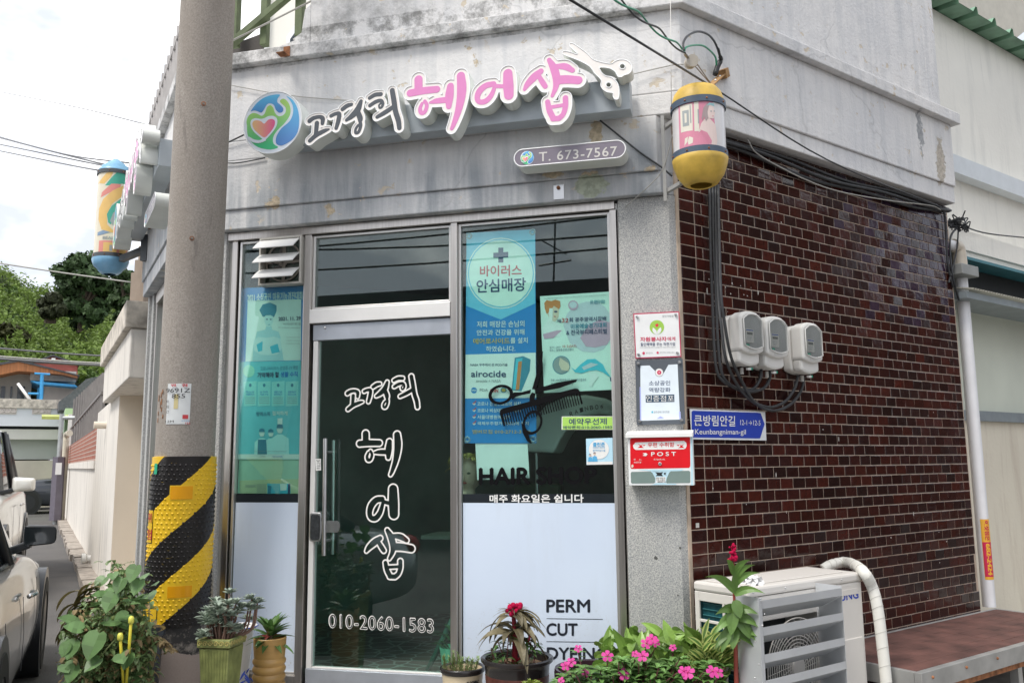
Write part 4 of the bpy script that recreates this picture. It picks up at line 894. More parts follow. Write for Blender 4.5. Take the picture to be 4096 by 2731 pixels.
# ================================================================ things inside the salon
mb=MB(); c=FRONT.p(*FRONT.px(1872,1900,-.16),-.16); MH=thing('mannequin_head','blonde wig training head in the lower left of the right window','mannequin',c-Vector((0,0,.2)))
sk=M('mannequin_skin',(.72,.55,.42),.45,var=.03)
hx=[(.062,-.16),(.045,-.12),(.040,-.09),(.042,-.075),(.058,-.06),(.068,-.03),(.074,0),(.077,.03),(.073,.065),(.055,.095),(.02,.11),(0,.112)]
mb.lathe(c,hx,20); mb.v=[Vector((v.x,c.y+(v.y-c.y)*1.15,v.z)) for v in mb.v]
mb.ell(c+Vector((0,-.088,-.012)),.009,.016,.022); mb.build('head',sk,MH,smooth=True)
mb=MB(); 
for s in (-1,1): mb.ell(c+Vector((s*.028,-.079,.012)),.012,.008,.006)
E_=mb.build('eyes',flat('eye_dark',(.05,.08,.05)),MH,smooth=True); mb=MB()
mb.ell(c+Vector((0,-.078,-.042)),.018,.010,.006); mb.build('lips',flat('lips',(.45,.09,.08)),MH,smooth=True)
mb=MB()
for i in range(260):
    a=random.uniform(0,2*pi); h=random.uniform(.03,.12)
    if sin(a)<-.1 and h<.095: continue
    r=.08*math.sqrt(max(.05,1-((h-.03)/.11)**2)); p=c+Vector((r*cos(a),r*1.15*sin(a),h-.0))
    mb.leaf(p,Vector((cos(a)*.8,sin(a)*.8,.6+random.random()*.5)),Vector((0,0,1)),.07,.012,1.1,3)
mb.ell(c+Vector((0,.022,.060)),.083,.088,.068); mb.build('hair',M('blonde_hair',(.42,.36,.10),.6,var=.5,vs=50,vscale=(1,1,.3)),MH)
mb=MB(); mb.box(WORLD,c.x-.25,c.x+.3,1.0,1.02,-c.y-.2,-c.y+.1)
one(mb,'display_shelf',M('shelf_dark',(.05,.06,.05),.5),'dark shelf under the mannequin head inside the window','shelf')
# hood dryer
mb=MB(); z=-.32; hood=[(2085,1880),(2105,1812),(2150,1745),(2240,1650),(2330,1600),(2400,1590),(2475,1605),(2475,1640),(2430,1650),(2330,1690),(2250,1745),(2225,1800),(2205,1830),(2150,1850)]
def Wz(x,y): return (x,y)
base=[(2080,1790),(2120,1690),(2180,1620),(2260,1585),(2340,1578),(2420,1592),(2490,1625),(2490,1668),(2400,1655),(2330,1668),(2275,1705),(2240,1760),(2215,1812),(2150,1808),(2080,1805)]
HD=thing('hood_dryer','pale curved hood dryer standing behind the right window','hair dryer',FRONT.p(-.9,.235,z))
mb.prism(FRONT,[FRONT.px(*p,z) for p in base],z-.28,z); mb.build('hood',M('dryer_white',(.80,.82,.78),.4,var=.05),HD,bevel=.03,smooth=False)
mb=MB(); q0=FRONT.px(2125,1810,z); mb.tube([FRONT.p(q0[0],q0[1],z-.14),FRONT.p(q0[0],.3,z-.14)],.012,10)
mb.lathe(FRONT.p(q0[0],.236,z-.14),[(.25,0),(.25,.02),(.03,.06),(.0,.06)],20); mb.build('stand',screw,HD,smooth=True,autos=40)
rb_=MB()
for i,ch in enumerate('RAINBOW'):
    t=i/6; x=2280+ (2402-2280)*t; y=1665-28*t-12*sin(pi*t)*.6; lettering(None,ch,FRONT,z+.002,(x,y),(x+13,y-4),(x-3,y-17),None,None,.01,mb=rb_)
rb_.build('text',ink,HD)
# counter, chair, mirror inside
IN=thing('salon_counter','dim counter with mirror deep inside the salon','counter',Vector((-2.2,8.2,.235)))
mb=MB(); mb.box(XYZ,-3.0,-.9,8.0,8.45,.236,1.0); mb.build('cabinet',M('cabinet',(.10,.13,.11),.5),IN)
CH=thing('salon_chair','green salon chair dimly seen through the door','chair',Vector((-1.65,6.9,.235)))
mb=MB(); mb.box(XYZ,-1.9,-1.4,6.7,7.15,.62,.74); mb.box(XYZ,-1.9,-1.4,7.1,7.2,.75,1.25); mb.build('seat',M('chair_green',(.06,.15,.06),.4),CH,bevel=.03)
mb=MB(); mb.lathe((-1.65,6.93,.236),[(.26,0),(.25,.03),(.04,.05),(.035,.38),(.0,.38)],20); mb.build('pedestal',screw,CH,smooth=True,autos=40)
p0=aty(1708,2690,4.85); p1=aty(1800,2500,4.95); mb=MB(); mb.tube([Vector((p0.x,p0.y,.24)),p1,p1+(p1-p0)*1.6],[.014,.02,.012],10); one(mb,'umbrella',M('umbrella_green',(.02,.10,.07),.5),'folded dark green umbrella leaning inside the door','umbrella',smooth=True)
PG=thing('plant_pot','mint green pot inside the glass door corner','plant pot',Vector((-1.60,4.84,.236)))
mb=MB(); mb.lathe((-1.60,4.84,.236),[(0,0),(.06,0),(.082,.15),(.078,.15),(.074,.13),(0,.13)],20); mb.build('pot',flat('mint_pot',(.20,.62,.42)),PG,smooth=True,autos=40)
mb=MB()
for i in range(40):
    a=random.uniform(0,2*pi); mb.leaf((-1.6+.03*cos(a),4.84+.03*sin(a),.36+random.random()*.1),(cos(a),sin(a),1.2),(0,0,1),.12,.018,.6,3)
mb.build('leaves',M('dim_leaf',(.03,.10,.035),.5),PG)
# ================================================================ plaques on the granite pier
ZQ=.052
T=poster('plaque','white plaque with red edge and green heart emblem on the pier','plaque',FRONT,ZQ,[(2533,1253.6),(2717,1245),(2725.5,1427),(2542,1433.7)],flat('plaque_red',(.50,.04,.10)),.008)
q=PT(T,FRONT,ZQ,Z6); q.poly([(171,114),(516,97),(532,437),(187,450)],pw,1); q.circ(348,213,57,56,flat('plaque_green',(.33,.56,.08)),2)
q.poly([(340,190),(347,185),(357,186),(362,194),(356,205),(347,212),(338,204),(334,194)],flat('plaque_heart',(.70,.03,.05)),3)
q.poly([(316,215),(328,222),(345,240),(350,268),(338,268),(322,256),(312,238)],pw,3); q.poly([(380,213),(368,220),(352,240),(348,268),(362,266),(376,254),(384,236)],pw,3.2)
rd=flat('crimson_text',(.62,.05,.12)); q.text('할인가맹점',390,476,118,136,pgk,3,.0,-2); q.text('자원봉사자',217,425,290,326,rd,3,.05,-4); q.text('에게',430,492,288,320,rd,3,.02,-2); q.text('할인혜택을 주는 착한기업',220,490,334,360,pnv,3,.02,-3)
q.text('이곳은 자원봉사자를 응원하며 공동체를 위해 나눔을 실천하고 있습니다.',214,496,366,376,pgk,3,.0,-2); q.text('광주광역시',262,316,408,420,pgk,3,0); q.circ(244,416,10,11,rd,3); q.circ(354,412,9,9,rd,3); q.text('광주광역시 자원봉사센터',370,484,404,416,pgk,3,0); q.done()
def knobs(T,pts,fr,z,r):
    for x,y in pts:
        mb=MB(); mb.lathe(fr.p(*fr.px(*Z6(x,y),z),z),[(r*.8,-.006),(r,.0),(r,.009),(r*.85,.011),(0,.0115)],16,fr.ez); mb.build('knob',screw,T,smooth=True,autos=40)
knobs(T,((193,131),(495,115),(205,427),(508,413)),FRONT,ZQ+.002,.0072)
T=poster('plaque','certificate plaque in a dark grey frame on the granite pier','plaque',FRONT,ZQ,[(2541,1442),(2730.6,1434.7),(2741,1695),(2547,1699)],M('smoky_acrylic',(.11,.125,.145),.2,var=.05),.010)
q=PT(T,FRONT,ZQ,Z6); q.poly([(218,515),(290,512),(348,570),(402,572),(438,507),(510,503),(530,935),(220,945)],flat('certificate_white',(.74,.82,.88)),1); q.poly([(213,680),(222,682),(226,944),(216,945)],flat('periwinkle',(.42,.46,.80)),1.6); q.poly([(345,930),(376,908),(405,927)],flat('periwinkle',(.42,.46,.80)),1.8); q.poly([(522,870),(533,874),(536,935),(524,936)],flat('periwinkle',(.42,.46,.80)),1.7)
q.circ(366,567,33,33,pgk,2); q.circ(366,567,30,30,white_v,3); q.circ(366,567,17,17,rd,4); q.circ(366,567,4,4,white_v,5)
q.text('소상공인',285,452,632,669,pnv,3,.0,-2); q.text('역량강화',285,454,686,722,pnv,3,.0,-2); q.poly([(259,745),(484,739),(485,797),(261,802)],flat('navy_box',(.03,.07,.12)),2); q.text('인증점포',262,482,748,796,white_v,4,.0,-2); q.circ(312,877,7,8,pcy,3); q.text('광주경제고용진흥원',325,446,868,886,pgk,3,.0,-2); q.done()
knobs(T,((203,497),(525,488),(213,948),(540,940)),FRONT,ZQ+.002,.0085)
# ================================================================ mailbox
ZM=.145
MBX=thing('mailbox','red and white mailbox marked POST on the granite pier','mailbox',FRONT.p(-.36,1.3,.1))
mw=flat('mailbox_white',(.78,.80,.80)); mbl=flat('mailbox_pale_blue',(.50,.72,.82)); mrd=flat('postal_red',(.72,.012,.02),.3)
bl=FRONT.px(2516,1941,ZM); tr=FRONT.px(2769,1742,ZM); x0_,x1_,y0_,y1_=bl[0],tr[0],bl[1],tr[1]
mb=MB(); mb.prism(Fr(FRONT.p(x0_,0,0),R(90)),[(-p[0],p[1]) for p in ((.041,y0_),(ZM,y0_),(ZM,y1_),(.041,y1_+.02))],-(x1_-x0_),0) if False else mb.box(FRONT,x0_,x1_,y0_,y1_,.042,ZM); mb.build('body',mw,MBX,bevel=.002)
mb=MB(); h0=y1_+.001; v=[]
for x in (x0_-.008,x1_+.003): v+=[FRONT.p(x,h0,.042),FRONT.p(x,h0,ZM+.018),FRONT.p(x,h0-.006,ZM+.022),FRONT.p(x,h0+.012,ZM+.022),FRONT.p(x,h0+.032,.042)]
mb.add(v,[(0,1,2,3,4),(9,8,7,6,5)]+[(i,5+i,5+(i+1)%5,(i+1)%5) for i in range(5)]); mb.build('hood',flat('hood_white',(.82,.82,.80)),MBX)
q=PT(MBX,FRONT,ZM,Z6)
q.poly([(152,1080),(605,1072),(608,1082),(610,1300),(600,1314),(150,1322),(140,1312),(138,1092)],mrd,1,'red_panel'); q.poly([(180,1115),(560,1102),(578,1116),(582,1140),(572,1162),(555,1168),(182,1173),(165,1160),(161,1136)],white_v,2,'pill')
q.text('우편 수취함',276,484,1116,1152,mrd,3,.02,-3); q.text('P O S T',303,498,1190,1222,white_v,3,.05,-2)
for x,d in ((197,1),(565,-1)): q.poly([(x,1125),(x+28*d,1138),(x+40*d,1125),(x+32*d,1145),(x+50*d,1158),(x,1156),(x+20*d,1142)],mrd,3); q.poly([(x+40*d,1135),(x+62*d,1132),(x+50*d,1144)],mrd,3)
q.poly([(235,1200),(262,1196),(275,1208),(262,1222),(235,1218),(252,1209)],white_v,3)
q.text('주    소:',166,228,1243,1257,white_v,3,0); q.text('세대주명:',166,228,1264,1278,white_v,3,0); q.text('로/길(동/리)',322,410,1241,1256,white_v,3,0)
q.poly([(140,1332),(605,1326),(625,1072),(630,1450),(135,1452)],mbl,.6,'blue_print') if False else q.poly([(612,1068),(625,1067),(632,1450),(616,1450)],mbl,1,'blue_print'); q.poly([(200,1330),(560,1326),(540,1338),(320,1345),(300,1340)],mbl,1.2,'blue_print'); q.poly([(303,1342),(455,1340),(425,1395),(418,1436),(500,1438),(500,1446),(300,1448),(338,1436),(336,1400)],mbl,1.2,'blue_print')
wd=flat('clouded_window',(.20,.27,.25),.25); q.poly([(150,1345),(298,1342),(312,1352),(335,1395),(333,1428),(325,1434),(152,1436),(145,1428),(143,1355)],wd,1.5,'window'); q.poly([(460,1340),(600,1336),(609,1345),(610,1425),(603,1432),(425,1434),(420,1425),(425,1395),(445,1350)],wd,1.5,'window')
q.poly([(340,1386),(416,1384),(417,1430),(341,1432)],white_v,2,'label'); q.text('방수 하수구',343,412,1388,1399,ink,3,.02); q.text('수도 초물따',343,412,1402,1412,ink,3,.02); q.text('652-8116',354,416,1415,1429,ink,3,.03)
q.poly([(335,1348),(372,1350),(398,1346),(385,1362),(396,1378),(352,1376),(338,1380),(350,1364)],ink,2.4); q.poly([(402,1352),(425,1350),(412,1360),(424,1370),(405,1366)],ink,2.4)
q.poly([(148,1292),(160,1286),(166,1300),(158,1314),(147,1310)],flat('torn_paper',(.7,.62,.52)),2.4); q.done()
mb=MB(); mb.lathe(FRONT.p(*FRONT.px(*Z6(372,1283),ZM),ZM),[(.009,0),(.009,.004),(.006,.005),(.004,.002),(0,.002)],16,FRONT.ez); mb.build('lock',screw,MBX,smooth=True,autos=40)
# ================================================================ street name sign on the tiles
sb=flat('street_blue',(.020,.055,.42),.4); ZS=.018
T=poster('street_sign','blue arrow shaped street name sign on the dark tiles','street sign',SIDE,ZS,[(2760,1634.7),(3060.7,1646.5),(3066,1761),(2768,1756)],flat('sign_white',(.74,.76,.78)),.004)
q=PT(T,SIDE,ZS,Z6); q.poly([(630,866),(1135,882),(1162,886),(1193,972),(1158,1082),(1140,1084),(632,1076),(622,1066),(620,876)],sb,1)
q.text('큰방림안길',640,962,898,984,white_v,3,.02,6); q.text('12-1→12-5',1002,1160,938,978,white_v,3,.0,4); q.text('Keunbangniman-gil',646,1046,1010,1064,white_v,3,.01,0); q.poly([(660,978),(680,962),(684,970),(668,988)],pgk,4); q.done()
lst=[SIDE.px(*p,.01) for p in ((2790,1690),(3020,1700))]
mb=MB()
for a in lst: mb.box(SIDE,a[0]-.02,a[0]+.02,a[1]-.02,a[1]+.02,.004,ZS-.0045)
mb.build('mount',screw,T)
# ================================================================ concrete utility pole
def polemat():
    m,n,b=nodes('pole_concrete'); setb(b,Roughness=.85); c=coords(n)
    f=noise(n,c,110,3,.75); g=noise(n,coords(n,(1,1,.25)),4,6,.6)
    cc=ramp(n,f,.28,.75,(.23,.20,.175,1),(.44,.40,.355,1)); cc=mix(n,mathn(n,'MULTIPLY',ramp(n,g,.42,.7),.6),cc,(.25,.215,.18)); cc=mix(n,mathn(n,'MULTIPLY',ramp(n,noise(n,coords(n,(1,1,.12)),14,5,.7),.6,.7),.5),cc,(.16,.14,.125)); t0=n.nodes.new('ShaderNodeTexCoord'); s0=n.nodes.new('ShaderNodeSeparateXYZ'); n.links.new(t0.outputs['Object'],s0.inputs[0]); seam=mathn(n,'COMPARE',s0.outputs['X'],-.105,.0022); cc=mix(n,mathn(n,'MULTIPLY',seam,.6),cc,(.10,.09,.08))
    t=n.nodes.new('ShaderNodeTexCoord'); s=n.nodes.new('ShaderNodeSeparateXYZ'); n.links.new(t.outputs['Object'],s.inputs[0])
    # old black and pink paint below the sleeve
    k=mathn(n,'ADD',s.outputs['Z'],mathn(n,'MULTIPLY',s.outputs['X'],.5)); k=mathn(n,'ADD',k,mathn(n,'MULTIPLY_ADD',noise(n,c,30,4),.02,-.01))
    low=mathn(n,'LESS_THAN',s.outputs['Z'],.60); blk=mathn(n,'GREATER_THAN',k,.49)
    cc=mix(n,mathn(n,'MULTIPLY',low,mathn(n,'MULTIPLY',blk,ramp(n,noise(n,c,9,6,.75),.38,.5))),cc,(.045,.043,.042))
    pk=mathn(n,'MULTIPLY',low,mathn(n,'SUBTRACT',1.0,blk)); cc=mix(n,mathn(n,'MULTIPLY',pk,.65),cc,(.52,.41,.36))
    n.links.new(cc,b.inputs['Base Color']); bumpn(n,b,f,.35,.004); return m
PB=Vector((-2.795,3.945,0)); PT_=Vector((-2.795+.0,3.945,7))
pc=lambda y,px:atd(px,y,4.3)
PD=4.8; q0=atd(700,2600,PD); q1=atd(833,0,PD); dq=(q1-q0)/(q1.z-q0.z); PBASE=q0-dq*q0.z
PO=thing('utility_pole','round concrete utility pole beside the shop corner','utility pole',PBASE)
pr_=lambda z:(.150-.0052*z)*PD/4.3
PM=polemat(); mb=MB(); mb.tube([PBASE+dq*z for z in [i*.25 for i in range(33)]],[pr_(z) for z in [i*.25 for i in range(33)]],48); mb.build('shaft',PM,PO,smooth=True,autos=50)
fd=Vector((-PBASE.x,-PBASE.y,0)).normalized(); rd_=Vector((-fd.y,fd.x,0)); rd_=rd_ if rd_.dot(rt)>0 else -rd_
def onpole(ang,z,r): return PBASE+dq*z+(fd*cos(ang)+rd_*sin(ang))*r
def zang(px,py):   # height and angle on the pole of a pixel
    z=atd(px,py,PD-.13).z
    for _ in range(4):
        c=PBASE+dq*z; cc=cam_px(c); w=pr_(z)*FPX/ (c-CAM).dot(fw); a=math.asin(max(-.98,min(.98,(px-cc[0])/w)))
        q=onpole(a,z,pr_(z)); z+=(atd(px,py,(q-CAM).dot(Vector((fw.x,fw.y,0)).normalized())).z-z)*.9
    return a,z
def cam_px(P):
    q=P-CAM; d=q.dot(fw); return (CX+FPX*q.dot(rt)/d, CY-FPX*q.dot(up)/d)
for px,py in ((812,340),(768,928)):
    a,z=zang(px,py); mb=MB(); n_=(onpole(a,z,1)-(PBASE+dq*z)).normalized(); mb.lathe(onpole(a,z,pr_(z)-.004),[(.0125,0),(.0125,.008),(.0085,.008),(.0082,-.0)],14,n_); mb.build('bolt_hole',rust,PO,smooth=True,autos=40)
    mb=MB(); mb.lathe(onpole(a,z,pr_(z)+.001),[(.0084,0),(.0,0.0001)],14,n_); mb.build('hole',black_pl,PO)
def cyl(mb,a0,a1,z0,z1,off,nn=10,nz=1):
    vs=[onpole(a0+(a1-a0)*i/nn,z0+(z1-z0)*j/nz,pr_(z0+(z1-z0)*j/nz)+off) for j in range(nz+1) for i in range(nn+1)]
    mb.add(vs,[(j*(nn+1)+i,j*(nn+1)+i+1,(j+1)*(nn+1)+i+1,(j+1)*(nn+1)+i) for j in range(nz) for i in range(nn)])
def wrap_text(s,x0,x1,y0,y1,off,mat,parent,bold=0,nm='text'):   # pixel rectangle on the pole
    f=Fr((0,0,0),0); mb=MB(); lettering(None,s,f,0,(0,0),(1,0),(0,1),None,None,bold,mb=mb,px=False)
    (a0,z0),(a1,z1)=zang(x0,y1),zang(x1,y0)
    mb.v=[onpole(a0+(a1-a0)*v.x,z0+(z1-z0)*v.z,pr_(1)+off+.00001*k-(-v.y)*1) for k,v in ((0,q) for q in mb.v)]
    return mb.build(nm,mat,parent)
# number plate
a0,z0=zang(672,1697); a1,z1=zang(764,1533)
mb=MB(); cyl(mb,a0,a1,z0,z1,.003); PN=mb.build('number_plate',flat('enamel_white',(.72,.74,.74)),PO)
wrap_text('위   험',692,750,1534,1546,.0045,prd,PN,.03); wrap_text('9691Z',677,760,1552,1570,.0045,ink,PN,.0); wrap_text('855',696,742,1575,1592,.0045,ink,PN,.0)
for t,y in (('학',1600),('림',1620),('간',1641)): wrap_text(t,676,686,y,y+12,.0045,ink,PN)
wrap_text('12M',673,702,1681,1691,.0045,ink,PN); wrap_text('한국전력',728,756,1681,1686,.0045,pb,PN); wrap_text('123',742,758,1689,1697,.0045,prd,PN,.04)
mb=MB(); b0_,y0_2=zang(700,1635); b1_,y1_2=zang(718,1575); cyl(mb,b0_,b1_,y0_2,y1_2,.0041,3); mb.build('yellow_mark',flat('faded_yellow',(.68,.58,.30)),PN)
mb=MB(); b0_,y0_2=zang(731,1675); b1_,y1_2=zang(752,1659); cyl(mb,b0_,b1_,y0_2,y1_2,.0045,3); mb.build('emblem',prd,PN)
mb=MB(); a0,z0=zang(640,1690); a1,z1=zang(668,1560)
for k in range(9):
    t=k/9; aa=a0+(a1-a0)*random.uniform(0,1); zz=z0+(z1-z0)*t; cyl(mb,aa-.03,aa+.05*random.random(),zz,zz+.02+.02*random.random(),.0012+.0002*k,3)
mb.build('rust_stain',M('rust_streak',(.24,.11,.05),.9,var=.6,vs=60),PO)
# warning sleeve
def sleevemat():
    m,n,b=nodes('warning_sleeve'); setb(b,Roughness=.38); t=n.nodes.new('ShaderNodeUVMap'); s=n.nodes.new('ShaderNodeSeparateXYZ'); n.links.new(t.outputs[0],s.inputs[0])
    # u = angle (rad) , v = height (m)
    k=mathn(n,'SUBTRACT',s.outputs['Y'],mathn(n,'MULTIPLY',s.outputs['X'],.150)); k=mathn(n,'FRACT',mathn(n,'DIVIDE',mathn(n,'ADD',k,.068),.467))
    st=mathn(n,'LESS_THAN',k,.52); c=coords(n); wear=mathn(n,'MULTIPLY',ramp(n,noise(n,coords(n,(1,1,5)),24,5,.75),.66,.68),ramp(n,noise(n,c,5,2),.5,.6))
    st=mathn(n,'MULTIPLY',st,mathn(n,'SUBTRACT',1.0,wear)); n.links.new(mix(n,st,mix(n,ramp(n,noise(n,c,6,5),.3,.7),(.78,.47,.015),(.86,.56,.03)),(.016,.014,.014)),b.inputs['Base Color']); return m
zs1=atd(700,1826,PD-.1).z; zs0=atd(690,2500,PD-.1).z
vs=[];uv=[];nn=72;nz_=2; fs=[]
def skin(a,z,off): return onpole(a,z,pr_(z)+off)
SL=MB(); UV=[]
for j in range(nz_+1):
    for i in range(nn+1):
        a=-pi+2*pi*i/nn; z=zs0+(zs1-zs0)*j/nz_; SL.v.append(skin(a,z,.011)); UV.append((a,z))
for j in range(nz_):
    for i in range(nn): SL.f.append([j*(nn+1)+i,j*(nn+1)+i+1,(j+1)*(nn+1)+i+1,(j+1)*(nn+1)+i]); SL.col.append(None)
for zz,s_ in ((zs0,-1),(zs1,1)):   # rolled rims
    for i in range(nn):
        a=-pi+2*pi*i/nn; a2=-pi+2*pi*(i+1)/nn; k=len(SL.v); SL.v+=[skin(a,zz,.011),skin(a2,zz,.011),skin(a2,zz+.002*s_,.0),skin(a,zz+.002*s_,.0)]; UV+=[(a,zz),(a2,zz)]*2; SL.f.append([k,k+1,k+2,k+3]); SL.col.append(None)
dz=.026; rows=int((zs1-zs0-.01)/dz); da=.0295/.172
refl=[]
for px0,px1,py0,py1 in ((689,766,1942,1994),(676,760,2325,2374)):
    a0,z0=zang(px0,py1); a1,z1=zang(px1,py0); refl.append((a0,a1,z0,z1))
lab=[(*zang(600,2160),*zang(631,2037))]; lab=[(lab[0][0],lab[0][2],lab[0][1],lab[0][3])]; l2=(*zang(590,2455),*zang(641,2415)); lab.append((l2[0],l2[2],l2[1],l2[3]))
for j in range(rows):
    z=zs0+.014+j*dz; i=0; a=-1.75+(da/2 if j%2 else 0)
    while a<1.8:
        if not any(r0-.09<a<r1+.09 and r2-.012<z<r3+.012 for r0,r1,r2,r3 in refl+lab):
            k=len(SL.v); c=skin(a,z,.011); nrm=(c-(PBASE+dq*z)).normalized(); tz=dq.normalized(); tx=tz.cross(nrm)
            for rr,hh in ((.0072,0),(.0058,.0026),(.003,.0041)):
                for q in range(8): SL.v.append(c+(tx*cos(q*pi/4)+tz*sin(q*pi/4))*rr+nrm*hh); UV.append((a,z))
            SL.v.append(c+nrm*.0045); UV.append((a,z))
            for l in range(2):
                for q in range(8): SL.f.append([k+l*8+q,k+l*8+(q+1)%8,k+l*8+8+(q+1)%8,k+l*8+8+q]); SL.col.append(None)
            for q in range(8): SL.f.append([k+16+q,k+16+(q+1)%8,k+24]); SL.col.append(None)
        a+=da
so_=SL.build('warning_sleeve',sleevemat(),PO,smooth=True,autos=40)
uvl=so_.data.uv_layers.new(name='UVMap')
li=np.empty(len(so_.data.loops),'i'); so_.data.loops.foreach_get('vertex_index',li); uva=np.array(UV,'f')[li]; uvl.data.foreach_set('uv',uva.ravel())
amb=flat('amber_reflector',(.80,.36,.01),.25); yel=flat('sleeve_yellow',(.84,.54,.03),.4)
for r0,r1,r2,r3 in refl:
    mb=MB(); cyl(mb,r0-.03,r1+.03,r2-.005,r3+.005,.0125); f_=mb.build('reflector_frame',yel,PO); mb=MB(); cyl(mb,r0,r1,r2,r3,.0142); mb.build('reflector',amb,f_)
for k,(r0,r1,r2,r3) in enumerate(lab):
    mb=MB(); cyl(mb,r0-.02,r1+.02,r2-.004,r3+.004,.0125); f_=mb.build('warning_label',black_pl,PO); mb=MB(); cyl(mb,r0,r1,r2,r3,.0138); mb.build('label_face',yel,f_)
    if k==0: wrap_text('위',602,628,2047,2084,.0152,prd,f_,.03); wrap_text('험',602,628,2110,2150,.0152,prd,f_,.03)
    else: wrap_text('접촉부착금지',594,637,2424,2448,.0152,prd,f_,.02)
mb=MB(); a0,z0=zang(637,1895); a1,z1=zang(649,1853); cyl(mb,a0,a1,z0,z1,.0165,3); mb.build('green_tape',flat('green_tape',(.02,.40,.22)),PO)
# ================================================================ hanging lamp signs
def hanging(center,rad,h,cols,label,name='hanging_lamp',dome='round'):
    c=Vector(center); T=thing(name,label,'lamp',c); capc,band=cols
    z0,z1=-h/2,h/2; mb=MB(); b=MB()
    if dome=='round':
        top=[(rad*1.0,z1-.005),(rad*1.02,z1+.005),(rad*.99,z1+.035),(rad*.90,z1+.075),(rad*.76,z1+.100),(rad*.62,z1+.110),(rad*.3,z1+.112),(0,z1+.113)]
        bot=[(rad*.40,z0-.135),(rad*.44,z0-.14),(rad*.64,z0-.128),(rad*.88,z0-.085),(rad*1.02,z0-.03),(rad*1.05,z0-.005),(rad*1.0,z0+.002)]
    else:
        top=[(rad*1.0,z1-.005),(rad*1.04,z1+.01),(rad*.98,z1+.04),(rad*.85,z1+.05),(rad*.80,z1+.075),(rad*.6,z1+.09),(rad*.52,z1+.11),(rad*.32,z1+.125),(rad*.2,z1+.145),(0,z1+.15)]
        bot=[(rad*.35,z0-.14),(rad*.5,z0-.135),(rad*.66,z0-.115),(rad*.74,z0-.095),(rad*.92,z0-.075),(rad*1.0,z0-.05),(rad*1.06,z0-.02),(rad*1.02,z0)]
    mb.lathe(c,top,40); mb.build('top_cap',capc,T,smooth=True); b.lathe(c,bot,40); b.lathe(c,[(rad*.39,z0-.134),(rad*.6,z0-.10),(rad*.8,z0-.03)],40); b.build('bottom_cap',capc,T,smooth=True)
    for zz in (z1-.012,z0-.008):
        mb=MB(); mb.lathe(c,[(rad*1.0,zz),(rad*1.045,zz),(rad*1.045,zz+.034),(rad*1.0,zz+.036)],40); bo=mb.build('band',band,T,smooth=True,autos=40)
        for k in range(8):
            a=k*pi/4+.35; s=MB(); s.ell(c+Vector((cos(a)*rad*1.05,sin(a)*rad*1.05,zz+.016)),.005); s.build('screw',rust,bo,smooth=True)
    return T
yc=M('yellow_enamel',(.64,.42,.07),.5,var=.30,vs=7,bump=.15); bnd=M('blue_grey_band',(.065,.095,.14),.5)
Yc=atd(2797,562,4.3); Yc.z=(3.2417+2.78)/2-.0
YL=hanging((Yc.x,Yc.y,3.052),.132,.262,(yc,bnd),'yellow capped drum lamp with pink picture hanging at the right corner')
drum=M('drum_print_pale',(.70,.68,.68),.25,var=.06,vs=5,coat=.3)
mb=MB(); cdr=Vector((Yc.x,Yc.y,3.052)); mb.lathe(cdr,[(.130,-.131),(.130,.131)],48); DR=mb.build('drum',drum,YL,smooth=True)
vdir=Vector((CAM.x-cdr.x,CAM.y-cdr.y,0)).normalized(); vr=Vector((-vdir.y,vdir.x,0)); 
class Dm:   # print on a drum: x in -1..1 across, y in 0..1 up
    def __init__(s,c,r,h,parent): s.c,s.r,s.h,s.T,s.g=c,r,h,parent,{}; s.v=Vector((CAM.x-c.x,CAM.y-c.y,0)).normalized(); s.u=Vector((-s.v.y,s.v.x,0))
    def pt(s,x,y,k): a=math.asin(max(-1,min(1,x))); return s.c+(s.v*cos(a)+s.u*sin(a))*(s.r+.0006*k)+Vector((0,0,-s.h/2+y*s.h))
    def poly(s,pts,mat,k):
        # subdivide along x so that it follows the drum
        mb=s.g.setdefault(mat.name,(MB(),mat))[0]; P=[Vector((p[0],p[1],0)) for p in pts]; xs_=[p.x for p in P]; a,b=min(xs_),max(xs_); n=max(1,int((b-a)/.1))
        for i in range(n):
            lo,hi=a+(b-a)*i/n,a+(b-a)*(i+1)/n; Q=P
            for lim,sg in ((lo,1),(hi,-1)):
                R_=[]
                for j in range(len(Q)):
                    p,q=Q[j-1],Q[j]; ip=(p.x-lim)*sg>=-1e-9; iq=(q.x-lim)*sg>=-1e-9
                    if ip!=iq: t=(lim-p.x)/(q.x-p.x); R_.append(p+(q-p)*t)
                    if iq: R_.append(q)
                Q=R_
            if len(Q)>2: mb.add([s.pt(p.x,p.y,k) for p in Q],[tuple(range(len(Q)))])
    def done(s):
        for mb,mat in s.g.values(): mb.build('print',mat,s.T)
q=Dm(cdr,.1302,.262,DR)
pkd=flat('faded_pink',(.66,.24,.34)); cre=flat('faded_cream',(.74,.70,.60)); fs_=flat('faded_skin',(.74,.60,.56)); fh=flat('faded_hair',(.38,.30,.30)); ft_=flat('faded_teal',(.30,.52,.54)); gst=flat('faded_grey',(.35,.38,.38))
q.poly([(-.74,.03),(.62,.03),(.60,.5),(.55,.97),(-.72,.97)],pkd,1)
q.poly([(-.66,.42),(-.22,.40),(-.20,.93),(-.66,.95)],cre,2); q.poly([(-.16,.38),(.02,.37),(.03,.96),(-.14,.97)],cre,2)
q.poly([(-.58,.52),(-.34,.51),(-.34,.82),(-.58,.83)],gst,3); q.poly([(-.50,.58),(-.42,.58),(-.42,.76),(-.50,.77)],cre,4); q.poly([(-.02,.52),(.025,.52),(.03,.80),(-.015,.80)],gst,3); q.poly([(-.30,.55),(-.26,.55),(-.26,.9),(-.30,.9)],gst,3)
